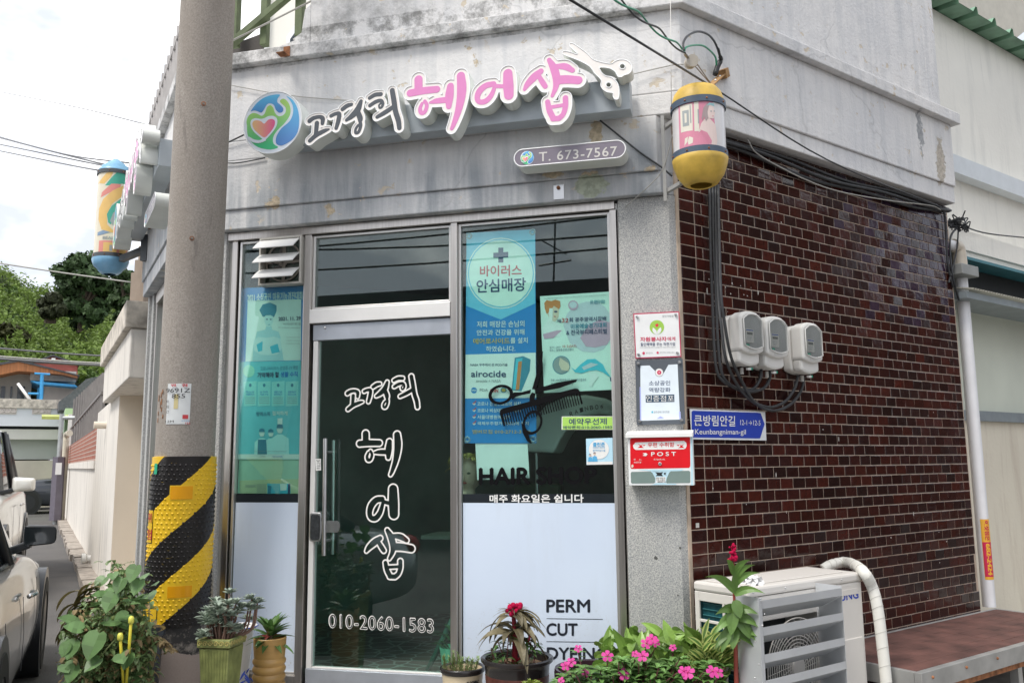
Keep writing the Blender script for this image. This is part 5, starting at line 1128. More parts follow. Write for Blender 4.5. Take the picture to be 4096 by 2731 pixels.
q.poly([(-.55,.14),(-.44,.20),(-.40,.30),(-.52,.28)],cre,2); q.poly([(-.40,.14),(-.24,.16),(-.22,.26),(-.36,.30),(-.42,.22)],cre,2)
q.poly([(.10,.52),(.22,.60),(.42,.62),(.62,.50),(.66,.20),(.60,.04),(.36,.04),(.40,.22),(.30,.30),(.08,.38),(-.02,.34)],fs_,2); q.poly([(.05,.40),(.3,.18),(.42,.10),(.46,.18),(.30,.34)],pkd,3)
q.poly([(.34,.62),(.56,.62),(.62,.74),(.56,.88),(.42,.90),(.34,.80)],fs_,3); q.poly([(.12,.62),(.20,.82),(.34,.92),(.40,.86),(.34,.74),(.36,.62),(.28,.56),(.20,.66),(.16,.56)],fh,4); q.poly([(.32,.86),(.42,.93),(.58,.92),(.60,.86),(.46,.88)],ft_,5)
q.poly([(.44,.77),(.50,.77),(.49,.745),(.45,.745)],gst,5); q.poly([(.56,.78),(.60,.78),(.60,.755),(.565,.755)],gst,5); q.poly([(.50,.67),(.56,.68),(.53,.65)],pkd,5); q.done()
# bracket of the yellow lamp
mb=MB(); bw=FRONT.p(0,0,0); wpt=Vector((C0.x-.16,4.5,0)); 
for z in (3.22,2.86): mb.bar((cdr.x-.05,cdr.y+.08,z),(wpt.x+.05,4.52,z),.02,.02)
mb.bar((wpt.x+.05,4.485,2.80),(wpt.x+.05,4.485,3.28),.018,.012); mb.bar((cdr.x-.1,cdr.y+.08,2.83),(cdr.x-.1,cdr.y+.08,3.25),.02,.02); mb.build('bracket',M('pale_bracket',(.33,.33,.32),.6),YL)
lb=M('sky_blue_enamel',(.20,.42,.62),.35,var=.15,vs=10); bnd2=M('charcoal_band',(.07,.08,.09),.5)
cb_=atd(452,868,7.4); BL=hanging(cb_,.140,.74,(lb,bnd2),'tall blue capped drum lamp on the far left wall',dome='step')
mb=MB(); mb.lathe(cb_,[(.137,-.372),(.137,.372)],48); DB=mb.build('drum',M('drum_print_cream',(.72,.66,.52),.25,var=.05,coat=.3),BL,smooth=True)
q=Dm(cb_,.1372,.744,DB); tg=flat('faded_green',(.06,.38,.28)); ty=flat('faded_amber',(.74,.48,.16)); tr_=flat('faded_coral',(.70,.26,.22)); tb_=flat('faded_blue',(.22,.32,.45))
q.poly([(-.95,.86),(-.5,.97),(-.1,.99),(-.25,.92),(-.6,.84)],ty,1); q.poly([(-.55,.82),(-.2,.92),(.1,.99),(1,.99),(1,.86),(.4,.86),(0,.82)],tg,1); q.poly([(-.7,.74),(-.2,.84),(.35,.85),(.3,.80),(-.2,.74),(-.75,.68)],tr_,1.5)
q.poly([(-.8,.55),(-.6,.66),(-.1,.76),(.5,.84),(1,.86),(1,.72),(.4,.70),(-.1,.60),(-.35,.48),(-.30,.36),(0,.30),(.5,.30),(.5,.27),(-.1,.265),(-.6,.30),(-.8,.42)],ty,2)
q.poly([(-.35,.48),(-.1,.58),(.4,.68),(1,.72),(1,.55),(.4,.55),(.1,.45),(-.1,.36),(-.25,.38)],tg,2.5); q.poly([(-.15,.40),(.0,.50),(.4,.56),(1,.55),(1,.45),(.5,.34),(.1,.33)],gst,3); q.poly([(.15,.40),(.3,.46),(.6,.48),(.8,.40),(.6,.34),(.25,.34)],fs_,3.5)
q.poly([(-.8,.27),(-.5,.29),(-.1,.27),(-.5,.24),(-.8,.23)],tb_,3); q.poly([(-.7,.01),(.9,.01),(.9,.17),(-.7,.17)],tr_,1); q.poly([(-.45,.02),(.3,.02),(.3,.15),(-.45,.15)],ty,2); q.poly([(-.1,.05),(.06,.05),(.06,.12),(-.1,.12)],gst,3); q.poly([(.45,.02),(.85,.02),(.85,.14),(.45,.14)],ty,2); q.done()
f=Fr((0,0,0),0); mb=MB(); lettering(None,'BEAUTY',f,0,(0,0),(1,0),(0,1),None,None,.02,mb=mb,px=False); dd=Dm(cb_,.1385,.744,DB); mb.v=[dd.pt(-.5+1.3*v.x*.8,.185+.035*v.z,2) for v in mb.v]; mb.build('text',gst,DB)
mb=MB(); wl_=LEFT.p(-1.95,cb_.z-.36,.11); mb.bar(Vector((cb_.x,cb_.y,cb_.z-.40))+Vector((.05,.0,0)),wl_,.05,.05); mb.bar(wl_+Vector((0,0,-.1)),wl_+Vector((0,0,.12)),.06,.05); mb.build('bracket',bnd2,BL)
# ================================================================ electricity meters
mw_=M('meter_shell',(.70,.69,.66),.45,var=.05,vs=6,spec=.4); win_=glassmat('meter_window',(.95,.96,.96),.05,1.4,(.40,.41,.41),.05); inside=M('meter_inside',(.34,.35,.34),.6)
def rrect(x0,x1,y0,y1,r,n=5):
    return [(cx+r*cos(a),cy+r*sin(a)) for cx,cy,a0 in ((x1-r,y1-r,0),(x0+r,y1-r,pi/2),(x0+r,y0+r,pi),(x1-r,y0+r,1.5*pi)) for a in [a0+pi/2*i/n for i in range(n+1)]]
def meter(label):
    T=thing('electricity_meter',label,'meter',(0,0,0),'electricity meters on the tiled wall'); F=Fr((0,0,0),0); w=.094
    def arch(x0,x1,y0,y1,top=.03,bot=-.018): return [(x1,y0+.01),(x1,y1-.012)]+[(x0+(x1-x0)*(1-i/8), y1-.012+top*sin(pi*i/8)*.6+.012*min(1,4*min(i/8,1-i/8))) for i in range(1,8)]+[(x0,y1-.012),(x0,y0+.01)]+[(x0+(x1-x0)*i/8,y0+.01+bot*sin(pi*i/8)) for i in range(1,8)]
    mb=MB(); mb.prism(F,arch(-w+.004,w-.004,-.145,.118),0,.062); mb.build('back_shell',mw_,T,bevel=.012)
    mb=MB(); mb.prism(F,arch(-w+.008,w-.008,-.150,-.06,0),.063,.125); mb.build('lower_cover',mw_,T,bevel=.014)
    mb=MB(); mb.prism(F,arch(-w,w,-.088,.125),.063,.150); mb.build('front_shell',mw_,T,bevel=.014)
    mb=MB(); mb.prism(F,arch(-w+.012,w-.012,-.062,.108),.1505,.1525); mb.build('window_rim',mw_,T,bevel=.001) if False else None
    mb=MB(); mb.prism(F,arch(-w+.018,w-.018,-.058,.104),.1502,.1508); mb.build('recess',inside,T)
    mb=MB(); mb.prism(F,rrect(-.062,.004,-.035,.040,.006),.151,.156); D=mb.build('meter_face',flat('meter_label',(.50,.50,.46)),T)
    mb=MB(); mb.box(F,-.052,-.006,.008,.022,.1561,.1568); mb.build('display',flat('lcd',(.12,.13,.12)),D); mb=MB(); mb.box(F,-.058,.0,.030,.036,.1561,.1568); mb.build('label_stripe',flat('label_blue',(.05,.09,.30)),D)
    mb=MB(); 
    for k in range(4): mb.box(F,-.054,-.01-.004*k,-.004-.007*k,-.002-.007*k,.1561,.1566)
    mb.build('label_print',pgk,D); mb=MB(); mb.box(F,-.056,-.036,-.052,-.043,.151,.157); mb.build('seal',flat('seal_green',(.0,.32,.20)),T)
    mb=MB(); mb.prism(F,arch(-w+.017,w-.017,-.059,.105),.158,.160); mb.build('window',win_,T)
    mb=MB(); mb.tube([F.p(x,y,.1585) for x,y in arch(-w+.016,w-.016,-.060,.106)],.0035,6,closed=True); mb.build('window_rim',mw_,T,smooth=True)
    mb=MB(); mb.prism(F,rrect(-.036,.036,-.083,-.070,.006),.1501,.1515); mb.build('emblem',flat('emboss',(.60,.60,.58)),T)
    mb=MB(); mb.tube([F.p(.02,-.16,.05),F.p(.02,-.195,.05)],.010,8); mb.box(F,-.005,.02,-.178,-.166,.10,.115); mb.build('cable_gland',mw_,T)
    mb=MB(); mb.box(F,.012,.036,-.176,-.164,.095,.112); mb.build('seal_tag',flat('seal_green',(.0,.32,.20)),T)
    return T
ms=[meter('first electricity meter from the granite pier, cables running past its side'),None,None]
xyz_=[(.3945,2.090),(.612,2.082),(.937,2.075)]; labs=[None,'middle electricity meter, close beside the first one','electricity meter farthest from the granite pier, standing apart']
for i in (1,2): ms[i]=clone(ms[0],(0,0,0),label=labs[i])
for m_,(x,y) in zip(ms,xyz_): m_.location=SIDE.p(x,y,.006); m_.rotation_euler=(0,0,AS); BASE[m_.name]=m_.location.copy()
def wire(name,label,cat,pts,r,mat=cable_b,group=None,n=6,smoothn=6):
    mb=MB(); P=spline(pts,smoothn) if smoothn else [Vector(p) for p in pts]; mb.tube(P,r,n); return one(mb,name,mat,label,cat,group,smooth=True)
S_=lambda px,py,o: SIDE.p(*SIDE.px(px,py,o),o)
wire('cable','thick black cable dropping down the tiles and looping under the first meter','cable',[S_(2838,740,.03),S_(2843,1000,.03),S_(2850,1200,.03),S_(2858,1400,.03),S_(2870,1490,.035),S_(2900,1530,.05),S_(2960,1556,.05),S_(3010,1556,.05),S_(3038,1520,.055),S_(3045,1478,.055)],.0095)
wire('cable','black cable running down the tiles to the middle meter','cable',[S_(2850,740,.04),S_(2856,1000,.04),S_(2864,1200,.04),S_(2874,1400,.045),S_(2890,1500,.05),S_(2930,1545,.06),S_(2990,1566,.06),S_(3050,1555,.06),S_(3076,1520,.06),S_(3080,1480,.06)],.0095)
wire('cable','black cable crossing in front of the first meter and sagging lowest','cable',[S_(2862,740,.05),S_(2866,1000,.06),S_(2872,1180,.09),S_(2884,1300,.13),S_(2905,1440,.15),S_(2950,1540,.10),S_(3010,1605,.06),S_(3080,1628,.05),S_(3140,1605,.05),S_(3180,1550,.055),S_(3192,1500,.055)],.009)
wire('cable','black cable sweeping past the first meter to the farthest meter','cable',[S_(2872,740,.06),S_(2878,1000,.10),S_(2884,1180,.16),S_(2900,1300,.17),S_(2925,1430,.165),S_(2975,1540,.11),S_(3020,1610,.06),S_(3090,1642,.05),S_(3160,1618,.05),S_(3205,1560,.055),S_(3216,1505,.055)],.009)
# bundle under the side fascia
for i,(dz_,o) in enumerate(((0,.03),(-.022,.045),(-.035,.03))):
    P=[SIDE.p(u,3.275+dz_-.05*sin(pi*min(1,u/2.9))*(.6+.3*i)-.012*sin(5*u+i),o) for u in [.05+.19*k for k in range(16)]]
    wire('cable',('upper','middle','lower')[i]+' black cable tucked under the side fascia','cable',P,.011)
wire('cable','thin grey cable drooping below the side fascia','cable',[S_(2990,560,.06),S_(3050,630,.06),S_(3300,750,.06),S_(3540,800,.06),S_(3720,822,.06),S_(3762,840,.05)],.004,M('grey_cable',(.38,.37,.34),.5))
wire('cable','black cable dropping down the far edge of the tiled wall','cable',[S_(3740,815,.05),S_(3775,850,.04),S_(3784,930,.03),S_(3790,1050,.02),S_(3812,1150,.015)],.008)
wire('cable','black span cable stretched from the corner bracket along the side','cable',[atd(2160,-90,2.6),S_(2860,370,.35),S_(3300,628,.24),S_(3762,824,.06)],.006,smoothn=1) if False else None
BRK=S_(2852,350,.30)
wire('power_line','black line coming from overhead to the corner bracket','wire',[atd(2240,-25,3.1),BRK],.0055,smoothn=0)
wire('power_line','thin dark line from the corner bracket down to the far tile edge','wire',[BRK,S_(3310,640,.2),S_(3765,828,.05)],.0045)
INS=S_(2735,205,.42)
a_=atd(2425,-40,3.3)
def twist(A,B,ph,k=7,amp=.014): return [A+(B-A)*(i/24)+Vector((0,0,amp*sin(ph+k*i/24*1.7))) +rt*amp*.6*cos(ph+k*i/24*1.7) for i in range(25)]
grc=M('green_cable',(.02,.30,.16),.4)
wire('power_line','black service wire twisted with the green one, top right of the front','wire',twist(a_,INS,0),.0045,smoothn=2); wire('power_line','green service wire twisted with the black one, top right of the front','wire',twist(a_,INS,pi),.0045,grc,smoothn=2)
BR=thing('wire_bracket','rusty steel angle arm with porcelain insulator above the yellow lamp','bracket',BRK)
mb=MB(); mb.bar(S_(2795,385,.30),S_(2888,300,.12),.045,.006); mb.bar(S_(2888,300,.12),S_(2900,292,.10),.05,.05); mb.build('arm',M('ochre_rust',(.36,.21,.09),.8,.2,.35,30,bump=.4),BR)
mb=MB()
for t in (.2,.45,.7,.9): mb.ell(S_(2795,385,.305)+(S_(2888,300,.125)-S_(2795,385,.305))*t-fd*0+Vector((0,-.006,0)),.007)
mb.build('bolt',screw,BR,smooth=True)
p_=S_(2765,248,.40); mb=MB(); mb.lathe(p_,[(0,-.03),(.03,-.03),(.03,-.012),(.018,-.006),(.018,.006),(.03,.012),(.03,.03),(0,.03)],20,(Vector((.25,-.9,-.2)))); mb.build('insulator',M('porcelain',(.55,.50,.42),.3),BR,smooth=True,autos=40)
mb=MB(); 
for d_ in (0,.02): mb.tube([p_+Vector((d_,0,0)),S_(2850,345,.25)],.003,5)
mb.tube(spline([p_,S_(2738,215,.42)],2),.008,6); mb.build('tie_wire',M('tie_wire',(.42,.38,.32),.5,.6),BR)
wire('cable','black loop of wire arching above the insulator','cable',[S_(2737,205,.41),S_(2733,175,.40),S_(2750,145,.38),S_(2790,127,.33),S_(2830,138,.28),S_(2856,165,.22),S_(2872,200,.18),S_(2884,235,.15),S_(2874,262,.14),S_(2862,290,.14)],.006)
wire('cable','green loop of wire under the black loop','cable',[S_(2737,208,.41),S_(2745,190,.40),S_(2775,182,.36),S_(2812,184,.30),S_(2842,205,.24),S_(2862,230,.18),S_(2866,262,.15)],.005,grc)
wire('cable','taped black splice hanging beside the insulator','cable',[S_(2872,195,.19),S_(2880,225,.17),S_(2884,240,.15),S_(2872,262,.14),S_(2860,300,.13)],[.008]*7+[.012]*7+[.016]*11)
for k in range(4):
    c_=S_(2835+2*k,310+3*k,.06); P=[c_+SIDE.ex*((.055+.007*k)*cos(a))+Vector((0,0,(.075+.010*k)*sin(a)))+SIDE.ez*.004*k for a in [2*pi*i/24 for i in range(25)]]
    wire('cable_coil',('inner','second','third','outer')[k]+' ring of the pale cable coil above the yellow lamp','cable coil',P,.006,M('pale_cable',(.60,.59,.56),.5),smoothn=0)
F_=lambda px,py,o: FRONT.p(*FRONT.px(px,py,o),o)
gcab=M('grey_cable',(.38,.37,.34),.5)
wire('cable','thin grey wire on the front wall to the left of the logo','cable',[F_(905,338,.12),F_(1100,374,.115),F_(1250,392,.112),F_(1420,404,.11)],.003,gcab)
wire('cable','dark wire sagging on the front wall under the round logo','cable',[F_(880,650,.115),F_(950,652,.112),F_(1060,632,.112)],.004)
wire('cable','dark wire rising from the pole to the round logo','cable',[F_(888,582,.115),F_(975,540,.13)],.005,smoothn=0)
wire('cable','dark cable running from the sign box down to the corner','cable',[F_(2400,482,.13),F_(2460,530,.115),F_(2560,610,.112),F_(2640,665,.112),F_(2688,705,.11)],.005)
wire('cable','thin pale wire hanging loosely at the granite pier top','cable',[F_(2690,540,.16),F_(2675,600,.13),F_(2650,680,.12),F_(2600,740,.11),F_(2500,830,.06)],.003,gcab)
wire('cable','fine grey wire from the sign scissors to the corner','cable',[F_(2530,298,.13),F_(2640,272,.12),F_(2715,258,.12),F_(2790,262,.2)],.003,gcab)
wire('cable','fine pale vertical wire on the front wall near the corner','cable',[F_(2682,-5,.16),F_(2684,250,.13),F_(2686,450,.13)],.0022,M('pale_cable',(.60,.59,.56),.5),smoothn=0)
# ================================================================ houses across the street (one seen in the glass, brown pair added to darken tile reflections)
wallw=M('old_render',(.13,.12,.11),.9,var=.18,vs=3,bump=.4); roofd=M('dark_roof',(.07,.07,.075),.8,var=.3)
def simple_house(name,label,fr,x0,x1,h,d,wm,rm,wins,roofh=.35):
    T=thing(name,label,'house',fr.p((x0+x1)/2,0,-d/2)); mb=MB(); mb.box(fr,x0,x1,0,h,-d,0); mb.build('wall',wm,T)
    mb=MB(); mb.box(fr,x0-.3,x1+.3,h+.002,h+roofh,-d-.2,.35); mb.build('roof',rm,T,bevel=.02)
    for (a,b,c,e) in wins:
        mb=MB(); mb.box(fr,a,b,c,e,.002,.05); w_=mb.build('window',steel2,T); mb=MB(); mb.box(fr,a+.07,b-.07,c+.07,e-.07,.051,.056); mb.build('pane',M('window_dark',(.03,.04,.05),.08),w_)
    return T
OPP=Fr((0,-7.2,0),pi); 
simple_house('offcamera_house','low grey house across the road, mirrored in the shop glass',OPP,-1.5,9.5,4.6,6,wallw,roofd,[])
simple_house('offcamera_house','brown house block added out of view to darken the tile reflections',Fr((7.2,1.5,0),R(240)),-10.5,-2.2,6.6,5,M('brown_render',(.13,.085,.065),.9,var=.3,vs=2),roofd,[(-7,-5.4,1,2.3)])
simple_house('offcamera_house','lower brown block added further along, out of view, for the tile reflections',Fr((7.2,1.5,0),R(240)),-17,-10.9,4.6,5,M('brown_render',(.09,.05,.035),.9,var=.3,vs=2),roofd,[(-13,-11.4,1,2.3)])
AN=thing('roof_antenna','tall television mast on the roof across the road','antenna',(-3.5,-8,4.95))
mb=MB(); mb.tube([(-3.5,-8,4.95),(-3.42,-8,6.75)],.022,6); mb.tube([(-3.7,-8,6.6),(-3.15,-8,6.68)],.012,4); mb.tube([(-3.8,-8,5.55),(-3.1,-8,5.62)],.022,4); mb.tube([(-3.75,-8,6.1),(-3.2,-8,5.75)],.014,4)
for k in range(5): mb.tube([(-3.66+.11*k,-8.2,6.62),(-3.66+.11*k,-7.8,6.62)],.008,4)
mb.build('mast',black_pl,AN)
for k,(z,dx) in enumerate(((5.55,0),(5.85,.35),(6.15,-.25))): wire('power_line',('lowest','middle','highest')[k]+' line over the road, mirrored in the transom','wire',[(-14,-6.5,z+dx),(-4,-6.7,z-.1),(9,-7,z-dx*.6+.4)],.022)
# ================================================================ upper left: steel frame, white building, balustrade
ogr=M('olive_steel',(.10,.13,.06),.6,.1,.3,10)
SF=thing('roof_pergola','olive green steel posts and diagonal brace on the shop roof','frame',FRONT.p(-2.9,zT,-.35))
Fq=lambda px,py,o=-.35:FRONT.p(*FRONT.px(px,py,o),o)
def post(a,b,w,nm='post'): mb=MB(); mb.bar(a,b,w,w); return mb.build(nm,ogr,SF,bevel=.004)
p=Fq(938,190); post(p,p+Vector((0,0,2.2)),.055); p=Fq(1058,185); post(p,p+Vector((0,0,2.0)),.05); p=Fq(1199,150); post(p,p+Vector((0,0,2.0)),.055)
post(Fq(905,195,-.3),Fq(1190,-45,-.3),.045,'brace'); post(Fq(900,20,-.38),Fq(1010,-60,-.38),.05,'brace')
mb=MB(); mb.prism(FRONT,[FRONT.px(*q,-.42) for q in ((905,215),(940,175),(1048,135),(1048,200))],-.45,-.42); mb.build('gusset',M('dark_gusset',(.10,.09,.085),.8,bump=.3),SF)
wire('cable','taut grey wire rising over the parapet beside the steel frame','cable',[Fq(912,172,-.1),Fq(1262,-3,-.1)],.006,gcab,smoothn=0)
UP=thing('white_house','cream upper floor with a sloping window behind the shop roof','house',FRONT.p(-2.2,3.9,-3))
crm=M('cream_wall',(.74,.72,.66),.8,var=.05,vs=2)
mb=MB(); xa=FRONT.px(1072,100,-3)[0]; mb.box(FRONT,xa,-.9,3.0,9,-9,-3); mb.build('wall',crm,UP)
mb=MB(); mb.box(FRONT,xa-.06,xa+.02,3,9,-3.05,-2.93); mb.build('drainpipe',flat('white_trim',(.78,.80,.82)),UP)
mb=MB(); mb.prism(FRONT,[FRONT.px(*q,-2.97) for q in ((1148,150),(1240,20),(1240,190),(1148,200))],-2.99,-2.96); w_=mb.build('window',flat('white_trim',(.78,.80,.82)),UP)
mb=MB(); mb.prism(FRONT,[FRONT.px(*q,-2.95) for q in ((1160,158),(1222,72),(1222,190),(1160,200))],-2.958,-2.95); mb.build('pane',M('window_dark',(.03,.04,.05),.08),w_)
RL=thing('balustrade','grey steel railing along the roof edge over the left wall','railing',LEFT.p(-1.2,zT,.05))
grr=M('grey_rail',(.42,.40,.39),.6); mb=MB(); zr0,zr1=zT+.003,zT+.50
r0=LEFT.px(730,117,.1); 
x=-2.3
while x<.05:
    m_=MB(); m_.bar(LEFT.p(x,zT+.02,.085),LEFT.p(x,zT+.56,.085),.028,.028); m_.build('bar',grr,RL); x+=.17
m_=MB(); m_.bar(LEFT.p(-2.35,zT+.46,.09),LEFT.p(.05,zT+.46,.09),.03,.02); m_.build('rail',grr,RL); m_=MB(); m_.bar(LEFT.p(-2.35,zT+.03,.09),LEFT.p(.05,zT+.03,.09),.03,.03); m_.build('rail',grr,RL)
# ================================================================ neighbour on the right
def stained(name,c0,c1):
    m,n,b=nodes(name); setb(b,Roughness=.88); c=coords(n); base=ramp(n,noise(n,c,1.4,5),.35,.7,(*c0,1),(*[x*.93 for x in c0],1)); st=noise(n,coords(n,(5,5,.55)),1.6,7,.65,.4); base=mix(n,mathn(n,'MULTIPLY',ramp(n,st,.52,.72),.75),base,c1); n.links.new(base,b.inputs['Base Color']); bumpn(n,b,noise(n,c,25,5),.3,.01); return m
NB=thing('right_building','pale plastered building with green sheet roof beyond the tiled wall','building',SIDE.p(4.5,0,-2))
ncr=stained('pale_render',(.88,.86,.79),(.70,.69,.64)); low=stained('yellowed_render',(.80,.74,.61),(.60,.52,.42))
N_=lambda px,py,o=-.3:SIDE.px(px,py,o)
zr_=5.24; zb1=3.90; zb2=3.745; zl=3.18; 
mb=MB(); mb.box(SIDE,2.96,12,0,1.75,-6,-.29); mb.build('lower_wall',low,NB)
mb=MB(); mb.box(SIDE,2.96,12,1.752,2.93,-6,-.30); mb.build('panel_wall',M('pale_green_panel',(.70,.74,.63),.5,var=.05,vs=2),NB)
mb=MB(); mb.box(SIDE,2.97,12,3.0,zr_,-6,-.30); mb.build('upper_wall',ncr,NB)
mb=MB(); mb.box(SIDE,2.96,12.1,zb2,zb1,-.299,-.20); mb.build('string_course',M('bluish_trim',(.66,.70,.73),.7,var=.05),NB)
mb=MB(); mb.box(SIDE,2.97,12,1.72,1.80,-.288,-.25); mb.build('metal_strip',M('grey_strip',(.28,.32,.34),.5,.3),NB)
mb=MB(); mb.box(SIDE,2.97,12.1,3.06,3.22,-.299,-.12); mb.box(SIDE,2.97,12.1,3.0,3.058,-.299,-.14); mb.build('lower_ledge',ncr,NB)
mb=MB(); mb.box(SIDE,2.97,12.1,2.975,2.999,-.30,-.10); mb.build('teal_edge',M('teal_paint',(.04,.18,.22),.5),NB)
mb=MB(); mb.box(SIDE,2.98,12,2.70,2.973,-.298,-.27); mb.build('dark_gap',M('gap_dark',(.015,.018,.02),.8),NB)
# green trapezoid sheet roof overhang
mb=MB(); gsh=M('green_sheet',(.16,.30,.20),.5,.1,.25,6); u=2.6
while u<9:
    v=[]; prof=[(0,0),(.05,.075),(.075,.075),(.09,0),(.33,0)]
    for a,b in prof: v+=[SIDE.p(u+a,zr_+.05+b*.8,-.9),SIDE.p(u+a,zr_-.0+b*.8,-.12)]
    mb.add(v,[(2*i,2*i+1,2*i+3,2*i+2) for i in range(4)]); v2=[q-Vector((0,0,.006)) for q in v]; mb.add(v2,[(2*i,2*i+2,2*i+3,2*i+1) for i in range(4)]); u+=.33
o_=mb.build('sheet_roof',gsh,NB)
UU=thing('upper_building','beige upper storey looming over the green sheet roof','building',SIDE.p(7,4,-3)); mb=MB(); ub=SIDE.px(4050,120,-1.5); mb.prism(SIDE,[SIDE.px(*q,-1.6) for q in ((3700,-500),(3700,120),(3960,205),(4045,170),(4230,20),(4180,-500))],-5,-1.6); mb.build('wall',M('beige_render',(.50,.47,.41),.85,var=.08),UU)
AW=thing('awning','ribbed clear plastic awning on a grey channel right of the tiles','awning',SIDE.p(3.6,2.8,.1))
mb=MB(); u=3.02
while u<7: mb.add([SIDE.p(u+k*.02,2.745+(.012 if k%2 else 0)-.00,-.28) for k in range(3)]+[SIDE.p(u+k*.02,2.66+(.012 if k%2 else 0),.10) for k in range(3)],[(0,1,4,3),(1,2,5,4)]); u+=.04
mb.build('sheet',glassmat('ribbed_plastic',(.75,.75,.7),.3,1.5,(.5,.48,.42),.45),AW); mb=MB(); mb.box(SIDE,3.0,7,2.60,2.65,-.25,.06); mb.build('channel',M('grey_strip',(.28,.32,.34),.5,.3),AW)
mb=MB(); mb.box(SIDE,2.97,3.22,2.78,2.86,-.1,.06); mb.build('bracket_plate',M('dull_zinc',(.35,.36,.35),.6,.5),AW,bevel=.005)
DP=thing('drain_pipe','white plastic drain pipe with a yellow and red phone sticker','pipe',SIDE.p(3.17,.36,-.05))
pv=M('white_pvc',(.80,.80,.82),.35,var=.04); ux=3.165; mb=MB(); mb.tube([SIDE.p(ux,.36,-.05),SIDE.p(ux,2.93,-.05)],.045,20); mb.tube([SIDE.p(2.96,3.03,-.05),SIDE.p(3.10,3.03,-.05)],.04,16); PP=mb.build('pipe',pv,DP,smooth=True,autos=50)
mb=MB(); mb.tube(spline([SIDE.p(3.08,3.03,-.05),SIDE.p(3.15,3.02,-.05),SIDE.p(ux,2.95,-.05),SIDE.p(ux,2.86,-.05)],5),.052,18); mb.build('elbow',M('beige_pvc',(.62,.55,.45),.4),DP,smooth=True,autos=50)
pc_=SIDE.p(ux,0,-.05); pdv=Vector((CAM.x-pc_.x,CAM.y-pc_.y,0)).normalized(); pud=Vector((-pdv.y,pdv.x,0)); 
def onp(a,z,r=.046): return pc_+(pdv*cos(a)+pud*sin(a))*r+Vector((0,0,z))
zs_=[SIDE.px(3960,y,-.0)[1] for y in (2075,2170,2310,2320)]
def pband(z0,z1,a0,a1,mat,nm,r=.0462):
    mb=MB(); n=8; mb.add([onp(a0+(a1-a0)*i/n,z,r) for z in (z0,z1) for i in range(n+1)],[(i,i+1,n+2+i,n+1+i) for i in range(n)]); return mb.build(nm,mat,DP)
z0_,z1_=SIDE.px(3970,2318,0)[1],SIDE.px(3960,2075,0)[1]; zm_=z0_+(z1_-z0_)*.62
oy=flat('sticker_amber',(.85,.45,.04)); orr=flat('sticker_crimson',(.62,.02,.08))
B_=pband(z0_-.0,z1_,-.25,1.35,oy,'sticker'); pband(z0_+.02,zm_,-.2,1.3,orr,'sticker_band',.0466)
f=Fr((0,0,0),0)
for t,z_a,z_b,m_ in (('682-2424',z0_+.03,zm_-.01,oy),('이삿짐은',zm_+.01,z1_-.01,orr)):
    mb=MB(); lettering(None,t,f,0,(0,0),(1,0),(0,1),None,None,.03,mb=mb,px=False); mb.v=[onp(.25+.75*v.z,z_b-(z_b-z_a)*v.x,.0472) for v in mb.v]; mb.build('text',m_,DP)
wire('cable','thin black wire running off to the right from the tangle','cable',[S_(3800,880,-.05),SIDE.p(*SIDE.px(3930,930,-.1),-.1),SIDE.p(*SIDE.px(4110,952,-.1),-.1)],.006)
mb=MB(); c_=S_(3835,900,.0)
for k in range(16): 
    a,b,c2,d=[Vector((random.gauss(0,.05),random.gauss(0,.03),random.gauss(0,.03))) for _ in range(4)]; mb.tube(spline([c_+a,c_+b,c_+c2,c_+d],4),.005,5)
mb.tube(spline([c_,S_(3800,960,.0),S_(3810,1100,.02),S_(3835,1200,.0)],6),.008,6); mb.tube(spline([c_,S_(3825,1010,.0),S_(3795,1130,.02)],6),.006,6)
one(mb,'wire_tangle',cable_b,'tangle of black wires at the far upper edge of the tiles','cable')
# ================================================================ air conditioner unit
AC=thing('air_conditioner','cream outdoor air conditioner with grey louvred air guide','air conditioner',SIDE.p(.33,.05,.3))
acm=M('cream_enamel',(.66,.63,.59),.4,var=.03,vs=4,spec=.5); U0_,U1_=-.108,.80; O0,O1=.125,.455; ZC=.838; ZA=.08
mb=MB(); mb.prism(Fr(SIDE.p(0,0,0),AS),[(0,0)]*0+[(U0_,ZA),(U1_,ZA),(U1_,ZC-.03),(U0_,ZC-.03)],O0,O1) if False else None
# shell: top lid, right part, end frame with openings
mb=MB(); mb.box(SIDE,U0_-.004,U1_+.004,ZC-.045,ZC,O0-.004,O1+.004); mb.build('top_lid',acm,AC,bevel=.012)
mb=MB(); mb.box(SIDE,U0_+.03,U1_-.08,ZC+.0005,ZC+.006,O0+.05,O1-.05); mb.build('lid_rib',acm,AC,bevel=.004)
mb=MB(); mb.box(SIDE,.555,U1_,ZA,ZC-.046,O0,O1); mb.build('service_side',acm,AC,bevel=.008)
mb=MB(); mb.box(SIDE,.575,U1_-.03,ZA,.52,O1+.0003,O1+.008); mb.build('service_cover',acm,AC,bevel=.008)
mb=MB(); mb.box(SIDE,.10,U1_-.04,ZC-.105,ZC-.075,O1+.0003,O1+.003); mb.build('front_rib',acm,AC,bevel=.003)
mb=MB(); mb.box(SIDE,U0_+.012,U0_+.05,ZC-.1,ZC-.046,O1-.02,O1); mb.box(SIDE,U0_+.0,U0_+.075,ZA,ZC-.046,O1-.012,O1); mb.box(SIDE,U0_+.076,.554,ZC-.16,ZC-.047,O1-.012,O1-.0005); mb.box(SIDE,U0_+.076,.554,ZA,.12,O1-.012,O1-.0005); mb.build('front_panel',acm,AC,bevel=.004)
EN=Fr(SIDE.p(U0_,0,0),AS-pi/2)   # end frame: x to the right seen from the end (towards +off), z outward (-u)
EN=Fr(SIDE.p(U0_,0,0),0); EN.ex=SIDE.ez.copy(); EN.ey=Vector((0,0,1)); EN.ez=-SIDE.ex
